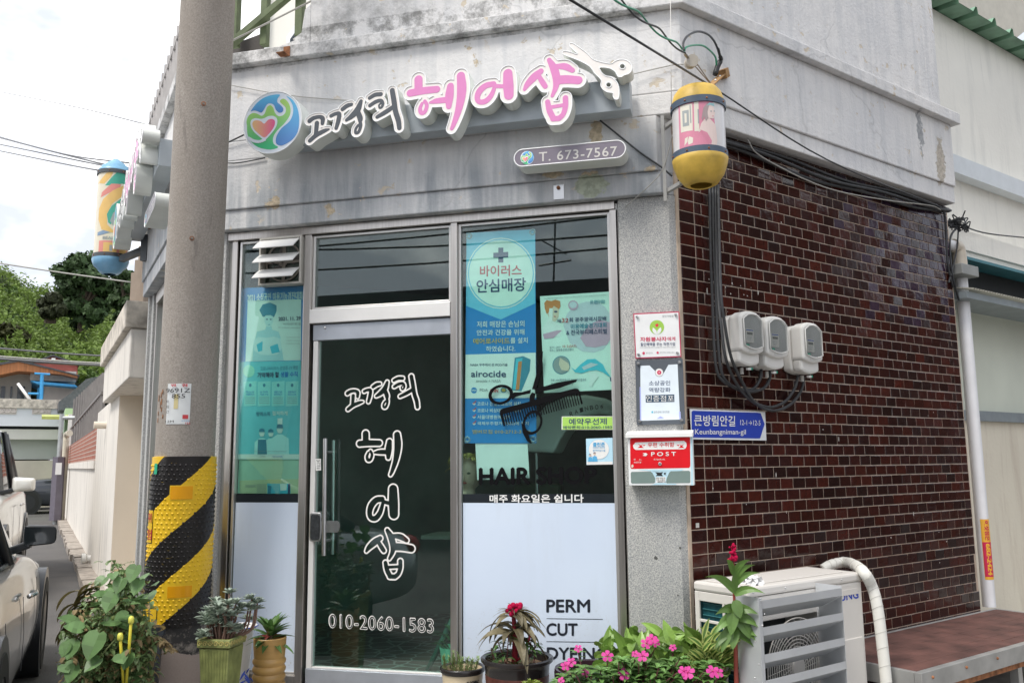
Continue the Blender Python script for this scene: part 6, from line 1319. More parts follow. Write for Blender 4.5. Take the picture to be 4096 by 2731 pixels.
mb=MB(); zz=[ZA]+[ZC-.046-.045-.098*k for k in range(7,-1,-1)]
mb.box(EN,O0,O0+.028,ZA,ZC-.046,-.012,0); mb.box(EN,O1-.034,O1-.0125,ZA,ZC-.046,-.012,0); mb.box(EN,O0+.17,O0+.184,ZA,ZC-.09,-.010,-.001)
k=0; z=ZC-.046
mb.box(EN,O0+.028,O1-.034,z-.045,z,-.012,-.0005); z-=.045
while z>ZA+.1:
    z-=.085; mb.box(EN,O0+.028,O1-.034,z-.014,z,-.011,-.0005); z-=.014
mb.build('end_grille',acm,AC,bevel=.003)
mb=MB(); mb.box(SIDE,U0_+.03,U0_+.05,ZA,ZC-.05,O0+.02,O1-.03); mb.box(SIDE,U0_+.03,.5,ZA,ZC-.05,O0+.005,O0+.018)
finm=M('teal_fins',(.015,.10,.12),.4,.3,.3,90,vscale=(1,1,.1)); mb.build('fin_coil',finm,AC)
mb=MB()
for k in range(24): mb.box(EN,O0+.03,O1-.035,ZA+.01+.028*k,ZA+.012+.028*k,-.028,-.020)
mb.build('fin_lines',M('fin_edge',(.05,.20,.22),.4),AC)
# fan grille: concentric rings and blades behind
fc=(.235,.44); mb=MB()
for r in [.03+.0165*k for k in range(13)]: mb.tube([SIDE.p(fc[0]+r*cos(a),fc[1]+r*sin(a),O1-.002) for a in [2*pi*i/48 for i in range(48)]],.0028,5,closed=True)
for k in range(28):
    a=2*pi*k/28; mb.tube([SIDE.p(fc[0]+.03*cos(a),fc[1]+.03*sin(a),O1-.004),SIDE.p(fc[0]+.23*cos(a+.5),fc[1]+.23*sin(a+.5),O1-.004)],.0022,4)
mb.build('fan_grille',acm,AC); mb=MB(); mb.lathe(SIDE.p(*fc,O1-.006),[(0,.012),(.045,.012),(.05,.0)],24,SIDE.ez); mb.build('fan_hub',acm,AC,smooth=True,autos=40)
mb=MB()
for k in range(3):
    a=2*pi*k/3; mb.leaf(SIDE.p(fc[0]+.03*cos(a),fc[1]+.03*sin(a),O1-.06),SIDE.ex*cos(a)+SIDE.ey*sin(a),SIDE.ez*.7+SIDE.ex*.3,.2,.22,0,4,.3)
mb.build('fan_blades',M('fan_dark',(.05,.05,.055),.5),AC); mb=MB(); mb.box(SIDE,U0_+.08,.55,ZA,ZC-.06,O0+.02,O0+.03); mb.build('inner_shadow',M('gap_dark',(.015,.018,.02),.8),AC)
lettering('text','SAMSUNG',SIDE,O1+.0042,(2905,2415),(3436,2397),(2905,2362),flat('logo_blue_text',(.01,.05,.42)),AC,.05) if False else None
tb=SIDE.px(3374,2403,O1+.004); te=SIDE.px(3437,2397,O1+.004); tt=SIDE.px(3374,2368,O1+.004); wch=(te[0]-tb[0])/3*1.05
mb=MB(); lettering(None,'SAMSUNG',SIDE,O1+.0012,(te[0]-wch*7.1,tb[1]),(te[0],tb[1]+.001),(te[0]-wch*7.1,tt[1]),None,None,.05,mb=mb,px=False); mb.build('logo_text',flat('logo_blue_text',(.01,.05,.42)),AC)
for u_ in (U0_+.03,.16,.62): 
    mb=MB(); mb.ell(SIDE.p(u_,ZC-.022,O1+.005),.005); mb.build('screw',screw,AC,smooth=True)
# air guide
zin=M('galvanised_sheet',(.60,.62,.64),.42,.45,.08,4); GU=thing('air_guide','grey sheet metal air guide clipped on the air conditioner','air guide',SIDE.p(.22,.1,.5))
go=O1+.15; g0=SIDE.px(3049,2450,go)[0]; g1=SIDE.px(3369,2400,go)[0]; gzs=[SIDE.px(3052,y,go)[1] for y in (2400,2508,2618,2723,2830)]; print('guide',g0,g1,gzs)
mb=MB(); mb.prism(SIDE,[(g0,.10),(g0+.002,.10),(g0+.002,gzs[0]+.01),(g0,gzs[0]+.01)],O1+.004,go); mb.build('side_plate',zin,GU,bevel=.0008); mb=MB(); mb.prism(SIDE,[(g1,.10),(g1+.002,.10),(g1+.002,gzs[0]+.01),(g1,gzs[0]+.01)],O1+.004,go); mb.build('side_plate',zin,GU,bevel=.0008); mb=MB()
mb.box(SIDE,g0-.022,g0-.0005,.10,gzs[0]+.01,go-.002,go); mb.build('mounting_flange',zin,GU,bevel=.0008)
mb=MB()
for k in range(5):
    zt_=gzs[k]; vs_=[]
    for x in (g0+.003,g1-.001): vs_+=[SIDE.p(x,zt_,go-.001),SIDE.p(x,zt_-.035,go),SIDE.p(x,zt_-.095,O1+.045),SIDE.p(x,zt_-.100,O1+.02)]
    n=4; vs2=[q-SIDE.ez*.002-Vector((0,0,.001)) for q in vs_]; mb.add(vs_+vs2,[(0,1,5,4),(1,2,6,5),(2,3,7,6),(8,12,13,9),(9,13,14,10),(10,14,15,11),(0,4,12,8),(3,11,15,7)])
mb.build('blades',zin,GU)
for px,py in ((3044,2403),(3058,2455),(3049,2500),(3020,2563),(3036,2655),(3020,2710)):
    mb=MB(); c=SIDE.px(px,py,go+.001); mb.ell(SIDE.p(*c,go+.001),.004,.004,.004); mb.build('rivet',screw,GU,smooth=True)
# cloth on top & wrapped pipe
CT=SIDE.p(.02,ZC+.008,.36); mb=MB()
for k in range(9):
    a=2*pi*k/9; mb.leaf(CT+Vector((0,0,.003)),Vector((cos(a),sin(a),.6)),Vector((0,0,1)),.085,.07,.9,4,.5,.6,.5)
one(mb,'tissue',flat('tissue_white',(.82,.82,.82)),'crumpled white tissue lying on top of the air conditioner','tissue')
wp=M('wrapped_tape',(.74,.73,.68),.6,var=.06,vs=3,bump=.2)
Lq=lambda px,py,d:atd(px,py,d)
def SU(px,py,u): r=ray(px,py); return CAM+r*((u-(CAM-SIDE.o).dot(SIDE.ex))/r.dot(SIDE.ex))
P=[S_(3292,2275,.06),S_(3330,2256,.09),S_(3390,2248,.14),SU(3448,2280,.80),SU(3488,2345,.835),SU(3510,2430,.84),SU(3527,2560,.842),SU(3545,2731,.842),SU(3552,2850,.84)]
P=spline(P,10); AH=thing('refrigerant_hose','thick white taped hose arching beside the air conditioner','hose',SIDE.p(.98,.05,.29)); mb=MB(); mb.tube(P,.029,16); mb.build('hose',wp,AH,smooth=True)
mb=MB(); 
import itertools
for i in range(6,len(P)-2,4):
    t=(P[i+1]-P[i]).normalized(); a=t.orthogonal().normalized(); b=t.cross(a); mb.tube([P[i]+(a*cos(q)+b*sin(q))*.0296+t*.012*sin(q) for q in [2*pi*j/20 for j in range(20)]],.0012,4,closed=True)
mb.build('tape_edge',M('tape_shadow',(.50,.49,.45),.6),AH)
# ================================================================ deck
DK=thing('deck','low brown plank platform with galvanised edging by the tiles','platform',SIDE.p(2,0,.35)); ZD=.357
wd_=M('brown_plank',(.115,.052,.042),.75,var=.45,vs=6,vscale=(1,1,1),bump=.35,bs=50,bd=.004,rvar=.1)
mb=MB(); v0=.02
for k in range(7):
    o0=.022+.089*k; 
    for a_,b_ in ((.93,2.02+.03*(k%2)),(2.024+.03*(k%2),3.11)): mb.box(SIDE,a_,b_,ZD-.025,ZD-.001-.001*random.random(),o0,o0+.0865)
mb.build('planks',wd_,DK,bevel=.002)
zk=M('galvanised_edge',(.42,.42,.41),.45,.55,.2,6); mb=MB()
mb.box(SIDE,.90,3.14,ZD-.09,ZD+.002,.650,.690); mb.box(SIDE,.90,3.14,ZD-.06,ZD+.002,-.0+.001,.018); mb.box(SIDE,.90,.925,ZD-.09,ZD+.0015,.019,.649); mb.box(SIDE,3.115,3.14,ZD-.09,ZD+.0015,.019,.649)
mb.build('edging',zk,DK,bevel=.003); mb=MB(); mb.box(SIDE,.93,3.11,ZD-.13,ZD-.091,.62,.66); mb.build('beam',rust,DK)
for u_ in (.95,2.0,3.07):
    mb=MB(); mb.box(SIDE,u_,u_+.05,.05,ZD-.092,.60,.648); mb.build('leg',zk,DK)
for k in range(7):
    mb=MB(); mb.ell(SIDE.p(1.0+.34*k,ZD-.03,.692),.008,.008,.008); mb.build('screw',rust,DK,smooth=True)
# ================================================================ left street: beige house, brick fence, green wall
bei=M('beige_render_wall',(.72,.64,.53),.85,var=.07,vs=1.2,bump=.3,bs=22); wht=M('white_render_wall',(.76,.73,.68),.85,var=.06,vs=1.5,bump=.2)
stn=stained('stained_render',(.72,.68,.62),(.30,.28,.26)); W1_=.06
BH=thing('beige_house','beige house with a jutting balcony next to the shop','house',LEFT.p(-4.5,0,-1))
l=lambda px,py,o:LEFT.px(px,py,o)
xw0=l(372,2000,W1_)[0]; xw1=l(456,2000,W1_)[0]; oB=next(o for o in [.30-.01*i for i in range(60)] if LEFT.px(519,1400,o)[0]<-2.42); print('oB',oB); xb1=l(519,1400,oB)[0]; xb0=l(417,1500,oB)[0]; zbt=l(417,1400,oB)[1]; zbb=l(417,1605,oB)[1]; zcap=l(417,1470,oB)[1]
print('beige',xw0,xw1,xb0,xb1,zbb,zcap,zbt)
mb=MB(); mb.box(LEFT,xw0,xw1,0,zbb+.02,-.6,W1_); mb.build('wall',stn,BH)
mb=MB(); mb.box(LEFT,xw1+.001,-2.26,0,zbb+.2,-.6,-.35); mb.box(LEFT,xw1+.0005,xw1+.012,0,zbb,-.36,W1_-.002); mb.build('recess_wall',bei,BH)
mb=MB(); mb.box(LEFT,xb0,xb1,zbb,zcap,-.5,oB); bal=mb.build('balcony',stn,BH,bevel=.01); mb=MB(); mb.box(LEFT,xb0-.02,xb1+.03,zcap+.001,zbt,-.5,oB+.05); mb.build('balcony_cap',M('mossy_cap',(.55,.50,.43),.9,var=.45,vs=7,bump=.5),bal,bevel=.01)
mb=MB(); mb.box(LEFT,xb0,xw1,zbb+.0,zbb+.1,-.5,.1) if False else None
mb=MB(); mb.box(LEFT,xb0-.3,-2.27,zbb+.2,4.4,-4,-.45); mb.build('upper_wall',wht,BH)
mb=MB()
for k in range(5): mb.bar(LEFT.p(-2.5-.35*k,zbt,-.0),LEFT.p(-2.5-.35*k,zbt+.8-.06*k,-.0),.09,.07)
mb.bar(LEFT.p(-2.3,zbt+.78,0),LEFT.p(-4.1,zbt+.5,0),.05,.05); mb.build('terrace_posts',M('brown_post',(.30,.24,.19),.7),BH)
pv2=l(425,1700,W1_); mb=MB(); mb.tube([LEFT.p(*pv2,W1_),LEFT.p(*pv2,W1_+.14)],.045,16); mb.build('vent_pipe',bei,BH,smooth=True,autos=50)
FW=thing('fence_house','low rendered wall with brick band and iron bars on top','wall',LEFT.p(-8,0,0))
xf0,xf1=l(262,2000,W1_-.02)[0],xw0-.004; zf1=l(368,1842,W1_)[1]; zf2=l(368,1722,W1_)[1]; print('fence',xf0,xf1,zf1,zf2)
mb=MB(); mb.box(LEFT,xf0,xf1,0,zf1-.12,-.3,W1_-.02); mb.box(LEFT,xf0,xf1,zf1-.119,zf1,-.3,W1_+.02); mb.build('wall',stn,FW)
def brickm():
    m,n,b=nodes('red_brick'); x=n.nodes.new('ShaderNodeTexBrick'); u=n.nodes.new('ShaderNodeUVMap'); n.links.new(u.outputs[0],x.inputs['Vector']); x.inputs['Scale'].default_value=1
    x.inputs['Brick Width'].default_value=.21; x.inputs['Row Height'].default_value=.07; x.inputs['Mortar Size'].default_value=.007; x.inputs['Color1'].default_value=(.26,.07,.04,1); x.inputs['Color2'].default_value=(.36,.12,.07,1); x.inputs['Mortar'].default_value=(.42,.38,.34,1)
    n.links.new(x.outputs['Color'],b.inputs['Base Color']); setb(b,Roughness=.85); return m
def uv_plane(o,fr):
    uv=o.data.uv_layers.new(name='UVMap'); 
    bse=BASE[o.name]
    for lp in o.data.loops:
        q=o.data.vertices[lp.vertex_index].co+bse-fr.o; uv.data[lp.index].uv=(q.dot(fr.ex),q.dot(fr.ey))
mb=MB(); mb.box(LEFT,xf0,xf1,zf1+.001,zf2,-.2,W1_-.01); o=mb.build('brick_band',brickm(),FW); uv_plane(o,LEFT)
mb=MB(); irn=M('iron_bar',(.20,.185,.175),.6,.2)
for k in range(15):
    x=-1/(1/-xf1+(1/-xf0-1/-xf1)*(k+.5)/15) ; t=(x-xf0)/(xf1-xf0); mb.bar(LEFT.p(x,zf2,0),LEFT.p(x,3.3-.5*t,0),.045,.05)
mb.bar(LEFT.p(xf0,zf2+.5,.02),LEFT.p(xf1,zf2+.5,.02),.04,.04); mb.build('iron_bars',irn,FW)
mb=MB(); mb.box(LEFT,xf0-.1,xf0+.25,0,zf2+.9,-.35,.1); mb.build('pillar',wht,FW)
DP2=thing('drain_pipe','cream drain pipe standing at the end of the brick band wall','pipe',LEFT.p(xf0,.0,.15)); px_=l(256,1900,.16)
mb=MB(); mb.tube([LEFT.p(px_[0],.02,.16),LEFT.p(px_[0],zf2+.15,.16)],.075,14); mb.tube(spline([LEFT.p(px_[0],zf2+.1,.16),LEFT.p(px_[0]+.02,zf2+.27,.16),LEFT.p(px_[0]+.4,zf2+.3,.1)],5),.078,14); mb.build('pipe',M('cream_pvc',(.66,.60,.48),.5),DP2,smooth=True,autos=50)
GW=thing('green_house','pale green rendered house further along the lane','house',LEFT.p(-16,0,-2)); gx0,gx1=-31,xf0-.5; print('green',gx0,gx1)
mb=MB(); mb.box(LEFT,gx0,gx1,0,2.5,-4,.1); mb.box(LEFT,gx0+3,gx1-3.2,2.5,3.3,-4,.099); mb.build('wall',M('mint_render',(.42,.56,.38),.85,var=.1,vs=1),GW)
mb=MB(); mb.prism(LEFT,[(gx1-3.4,3.0),(gx1+.6,2.75),(gx1+.6,2.83),(gx1-3.4,3.1)],-2,.75); mb.build('canopy',M('canopy_lime',(.42,.46,.12),.6),GW)
for k,(a_,o_,h0,h1,cl) in enumerate(((196,.22,.35,2.1,'first'),(226,.30,.1,1.7,'second'))):
    q=l(a_,2000,o_); C_=LEFT.p(q[0],0,o_); G_=thing('pipe_guard',cl+' purple grey pipe guard by the green wall','pipe guard',C_); mb=MB(); mb.prism(XYZ,[(C_.x+.15*cos(t),C_.y+.15*sin(t)) for t in [2*pi*i/6 for i in range(6)]],h0,h1); mb.build('guard',M('purple_grey',(.14,.125,.155),.5),G_)
    mb=MB(); mb.tube([(C_.x,C_.y,.0),(C_.x,C_.y,3.2-.4*k)],.06,10); mb.tube([(C_.x,C_.y,3.1-.4*k),(C_.x+.4,C_.y+.1,3.1-.4*k)],.05,8); mb.build('gas_pipe',M('galvanised_pipe',(.40,.42,.42),.5,.3),G_,smooth=True,autos=50)
    mb=MB(); f=Fr((0,0,0),0); q2=(CAM-C_); q2.z=0; q2.normalize(); ff=Fr(C_,math.atan2(q2.y,q2.x)+pi/2); mb.box(ff,-.07,.07,h1-.45,h1-.15,.15,.153); mb.build('label',white_v,G_)
# ================================================================ far end of the lane
FB=Fr(atd(130,1860,29.5)*1,R(43.7)); FB.o.z=0
f_=lambda px,py,o=0:FB.px(px,py,o)
HA=thing('white_balcony_house','white balcony house with pierced blocks at the end of the lane','house',FB.p(-1,0,-3))
def fbox(px0,px1,py0,py1,z0,z1,mat,par,nm,**k):
    a=f_(px0,py1,z1); b=f_(px1,py0,z1); mb=MB(); mb.box(FB,a[0],b[0],max(a[1],0),b[1],z0,z1); return mb.build(nm,mat,par,**k)
whp=M('cool_white_wall',(.72,.74,.78),.8,var=.04,vs=1); lav=M('grey_panel_wall',(.52,.54,.52),.7,var=.05,vs=1)
fbox(-900,300,1840,2060,-1,-.02,M('lane_end_wall',(.58,.52,.45),.9,var=.15,vs=.8),HA,'garden_wall'); fbox(-900,300,1745,1842,-1,-.4,lav,HA,'shutter_wall'); fbox(-900,300,1718,1752,-1,.1,wht,HA,'beam')
fbox(-900,300,1690,1720,-1,-.5,M('shade_gap',(.12,.13,.14),.8),HA,'shade_gap')
bw_=fbox(-900,300,1610,1693,-1,.25,whp,HA,'balcony_wall'); fbox(-900,300,1600,1612,-1,.32,M('mossy_cap',(.55,.50,.43),.9),HA,'balcony_cap')
pm_=M('pierced_block',(.62,.56,.52),.8,var=.08); dh=M('block_hole',(.10,.09,.09),.8)
for x0_p in (-10,128):
    o=fbox(x0_p,x0_p+78,1620,1656,.2,.27,pm_,bw_,'pierced_panel'); mb=MB()
    for k in range(3):
        cxp=x0_p+14+25*k
        for kk in range(2): pass
        q=f_(cxp,1640,.28); r=.07; mb.tube([FB.p(q[0]+.085*cos(a),q[1]+.085*sin(a),.28) for a in [2*pi*i/16 for i in range(16)]],.02,5,closed=True); mb.prism(FB,[(q[0]+.06*cos(a),q[1]+.06*sin(a)) for a in [2*pi*i/12 for i in range(12)]],.271,.275)
    mb.build('pierced_ring',pm_,bw_)
HB=thing('orange_eave_house','grey stone house with orange timber eave behind the balcony','house',FB.p(-1,4,-8))
ston=M('grey_stone_wall',(.38,.38,.36),.85,var=.12,vs=2); fbox(-900,130,1480,1620,-6,-2.2,ston,HB,'wall'); fbox(170,300,1545,1620,-6,-2.0,M('pink_beige_wall',(.58,.50,.45),.85,var=.05),HB,'annex_wall')
orw=M('orange_timber',(.36,.14,.05),.6,var=.25,vs=3,vscale=(6,6,.3))
mb=MB(); mb.prism(FB,[FB.px(*q,-1) for q in ((-300,1520),(-100,1470),(70,1446),(310,1500),(310,1512),(250,1497),(75,1483),(-300,1560))],-6,-1); mb.build('timber_eave',orw,HB)
mb=MB(); mb.prism(FB,[FB.px(*q,-.95) for q in ((-300,1500),(75,1437),(320,1500),(312,1503),(75,1446),(-300,1512))],-6,-.95); mb.build('roof_edge',roofd,HB)
fbox(120,306,1486,1520,-5,-1.6,M('concrete_eave',(.50,.49,.46),.85,var=.15),HB,'upper_balcony'); blu=M('bright_blue',(.05,.33,.66),.5)
mb=MB(); mb.prism(FB,[FB.px(*q,-1.2) for q in ((122,1522),(300,1538),(312,1548),(150,1535))],-4,-1.2); mb.build('blue_awning',blu,HB)
fbox(145,175,1550,1620,-2.1,-1.95,blu,HB,'blue_door'); 
for a_,b_ in ((66,100),(38,50),(0,22)): fbox(a_,b_,1545,1610,-2.19,-2.15,M('window_dark',(.03,.04,.05),.08),HB,'window')
BP=thing('blue_post','bright blue steel clothes post on the white balcony','post',FB.p(*f_(165,1600,-.3),-.3)); mb=MB(); a=f_(164,1605,-.3); b=f_(168,1497,-.3); mb.tube([FB.p(*a,-.3),FB.p(*b,-.3)],.06,6); c=f_(138,1493,-.3); d=f_(200,1497,-.3); mb.tube([FB.p(*c,-.3),FB.p(*d,-.3)],.04,6); c=f_(112,1573,-.3); d=f_(155,1574,-.3); mb.tube([FB.p(*c,-.3),FB.p(*d,-.3)],.04,6); mb.build('post',blu,BP)
wire('leaning_pole','white pole leaning on the far balcony','pole',[FB.p(*f_(124,1604,-.1),-.1),FB.p(*f_(72,1534,-.4),-.4)],.05,white_v,smoothn=0)
HR=thing('red_gable_house','red brick gable house below the green hill','house',FB.p(2,5,-26)); mb=MB(); mb.prism(FB,[FB.px(*q,-12) for q in ((120,1480),(125,1450),(212,1422),(310,1455),(310,1500),(120,1500))],-14,-12); mb.build('wall',M('coral_brick',(.40,.11,.09),.85,var=.12,vs=3),HR)
mb=MB(); mb.prism(FB,[FB.px(*q,-11.8) for q in ((112,1452),(212,1417),(318,1455),(318,1461),(212,1424),(112,1458))],-14,-11.8); mb.build('roof',roofd,HR); fbox(206,222,1432,1442,-12.2,-11.7,white_v,HR,'window')
HG=thing('grey_roof_house','small house with black tiled roof behind the iron bars','house',LEFT.p(-24,0,-5)); mb=MB(); mb.prism(FB,[FB.px(*q,2) for q in ((236,1605),(280,1575),(345,1515),(420,1500),(420,1640),(236,1640))],-1.5,2); mb.build('roof',M('black_tiles',(.10,.105,.115),.6,var=.3,vs=12),HG)
# wires over the lane
WR=[((-30,544,14),(385,650,9),(700,706,5.5),.010,'first'),((-30,540,15),(250,615,10),(540,655,7.5),.008,'second'),((-30,572,14),(300,640,10),(440,668,7.6),.009,'third'),((-30,598,14),(250,655,10),(405,684,7.6),.009,'fourth'),((-30,362,14),(300,428,11),(600,502,7.8),.006,'highest')]
for a,b,c,r,nm in WR: wire('power_line',nm+' thin line crossing the sky over the lane','wire',[atd(*a),atd(*b),atd(*c)],r,M('line_grey',(.10,.10,.11),.5))
for (y0,y1,d,r,nm,m_) in ((1047,1130,24,.022,'pale line above the tree tops','l'),(1390,1430,27,.03,'upper dark line before the hill','d'),(1422,1458,27,.025,'pale line just over the orange eave','l'),(1432,1466,27,.05,'thickest black line over the orange eave','d')):
    wire('power_line',nm,'wire',[atd(-40,y0,d),atd(260,(y0+y1)/2+4,d),atd(530,y1,d)],r,M('line_grey',(.10,.10,.11),.5) if m_=='d' else gcab)
# ================================================================ hill and its greenery
def prof(px):   # skyline height in pixels
    P=[(-900,960),(-400,1010),(0,1085),(60,1110),(110,1150),(200,1185),(300,1190),(420,1200),(700,1230),(1200,1260)]
    for (a,b),(c,d) in zip(P,P[1:]):
        if a<=px<=c: return b+(d-b)*(px-a)/(c-a)
    return 1260
g=MB(); cols=[(-900+30*i) for i in range(71)]; rows_=[0,.06,.14,.24,.36,.5,.64,.78,.9,1.0]
for t in rows_:
    for px in cols:
        d=44+50*t; y=1560+(prof(px)+12-1560)*(t**.85); q=atd(px,y,d); g.v.append(Vector((q.x,q.y,max(q.z,-1)+ (random.gauss(0,.35) if 0<t<1 else 0))))
nc=len(cols)
for j in range(len(rows_)-1):
    for i in range(nc-1): g.f.append([j*nc+i,j*nc+i+1,(j+1)*nc+i+1,(j+1)*nc+i]); g.col.append(None)
# back slope down to the ground
for px in cols: q=atd(px,prof(px)+12,95); g.v.append(Vector((q.x*1.5,q.y*1.5,-1)))
j=len(rows_)-1
for i in range(nc-1): g.f.append([j*nc+i,j*nc+i+1,(j+1)*nc+i+1,(j+1)*nc+i]); g.col.append(None)
HILLV=[v.copy() for v in g.v]
one(g,'hill',M('hill_soil',(.020,.032,.012),.95,var=.5,vs=.5),None,None,kind='structure')
lf=[M('kudzu_light',(.15,.22,.05),.6,var=.3,vs=.35,trans=.3,island=.35,spec=.25),M('kudzu_dark',(.07,.12,.03),.6,var=.35,vs=.35,trans=.2,island=.35,spec=.25)]
def leafquad(mb,c,s,up=None):
    n=Vector((random.gauss(0,.6),random.gauss(0,.6),random.random()+.3)).normalized() if up is None else (up+Vector((random.gauss(0,.4),random.gauss(0,.4),random.gauss(0,.4)))).normalized()
    a=n.orthogonal().normalized(); b=n.cross(a); th=random.uniform(0,2*pi); a,b=a*cos(th)+b*sin(th),b*cos(th)-a*sin(th); s*=random.uniform(.6,1.3)
    mb.add([c-a*s,c+b*s*.55,c+a*s,c-b*s*.55],[(0,1,2,3)])
H=[MB(),MB()]
for k in range(46000):
    px=random.uniform(-160,760); t=random.random()**1.1; i=min(nc-2,int((px+900)/30)); fx=(px+900)/30-i
    tt=t; j=0
    while j<len(rows_)-2 and rows_[j+1]<tt: j+=1
    fy=(tt-rows_[j])/(rows_[j+1]-rows_[j]); V=lambda a,b:HILLV[a*nc+b]
    q=(V(j,i)*(1-fx)+V(j,i+1)*fx)*(1-fy)+(V(j+1,i)*(1-fx)+V(j+1,i+1)*fx)*fy
    cl=sin(px*.045+3*sin(t*17))*.5+sin(t*29+px*.03)*.5+random.gauss(0,.35)
    leafquad(H[0 if cl>-.15 else 1],q+Vector((0,0,.25+max(0,cl)*.9+random.random()*.5)),.155+.04*t)
one(H[0],'hill_vines',lf[0],None,None,kind='stuff'); one(H[1],'hill_undergrowth',lf[1],None,None,kind='stuff')
# trees
tr_l=M('tree_leaf',(.060,.105,.040),.6,var=.3,vs=.4,trans=.25,island=.4,spec=.25); bark=M('bark',(.07,.05,.035),.9,var=.3,bump=.5)
def tree(label,base_px,d,blobs,n,leaf=.22,mat=None):
    """blobs: (px,py,radius in px) of foliage clumps"""
    b=atd(*base_px,d); T=thing('tree',label,'tree',b); mb=MB(); k=d/FPX
    fl=Vector((fw.x,fw.y,0)).normalized()
    B=[(atd(x,y,d+random.uniform(-1,1)*r*k*.8),r*k) for x,y,r in blobs]
    cs=sum((c for c,_ in B),Vector())/len(B); tk=[b,b*.6+cs*.4+Vector((0,0,.2)),cs]; mb.tube(spline(tk,4),[.4-.03*i for i in range(9)],8)
    for c,r in B: mb.tube(spline([b*.4+cs*.6,(cs+c)/2-Vector((0,0,.3)),c],3),[.16-.015*i for i in range(7)],6)
    mb.build('trunk',bark,T); mb=MB(); tot=sum(r*r for _,r in B)
    for c,r in B:
        for _ in range(int(n*r*r/tot)):
            v=Vector((random.gauss(0,1),random.gauss(0,1),random.gauss(0,1))).normalized()*r*(random.random()**.4); v.z*=.85
            sub_=sin(v.x*3.1+c.x)*sin(v.y*2.7)*sin(v.z*3.3+c.z)
            if sub_<-.22: continue
            leafquad(mb,c+v,leaf,v.normalized())
    mb.build('crown',mat or tr_l,T); return T
tree('big dark broadleaf tree on the slope left of the shop',(330,1330),62,[(250,1090,48),(310,1050,50),(370,1040,48),(350,1110,62),(280,1150,60),(400,1130,55),(340,1190,60),(420,1200,48),(290,1230,50),(380,1250,55),(330,1290,50),(440,1150,40)],9500,.21)
tree('paler tree right beside the big dark tree',(500,1330),58,[(480,1100,36),(515,1110,34),(500,1160,45),(470,1200,42),(520,1220,45),(540,1150,40),(500,1270,45)],4400,.20,M('tree_leaf_pale',(.055,.095,.035),.6,var=.3,vs=.4,trans=.25,island=.4,spec=.25))
tree('low dark bush at the left foot of the big tree',(200,1290),60,[(180,1215,30),(215,1195,34),(230,1240,36),(195,1250,34)],2200,.19,M('tree_leaf_olive',(.05,.06,.028),.6,var=.3,vs=.4,trans=.2,island=.4,spec=.25))
tree('brownish green shrub low on the left slope',(30,1400),56,[(20,1320,34),(60,1330,36),(90,1350,30),(-20,1340,40),(40,1370,30)],2400,.19,M('tree_leaf_brown',(.05,.055,.018),.6,var=.3,vs=.4,trans=.2,island=.4,spec=.25))
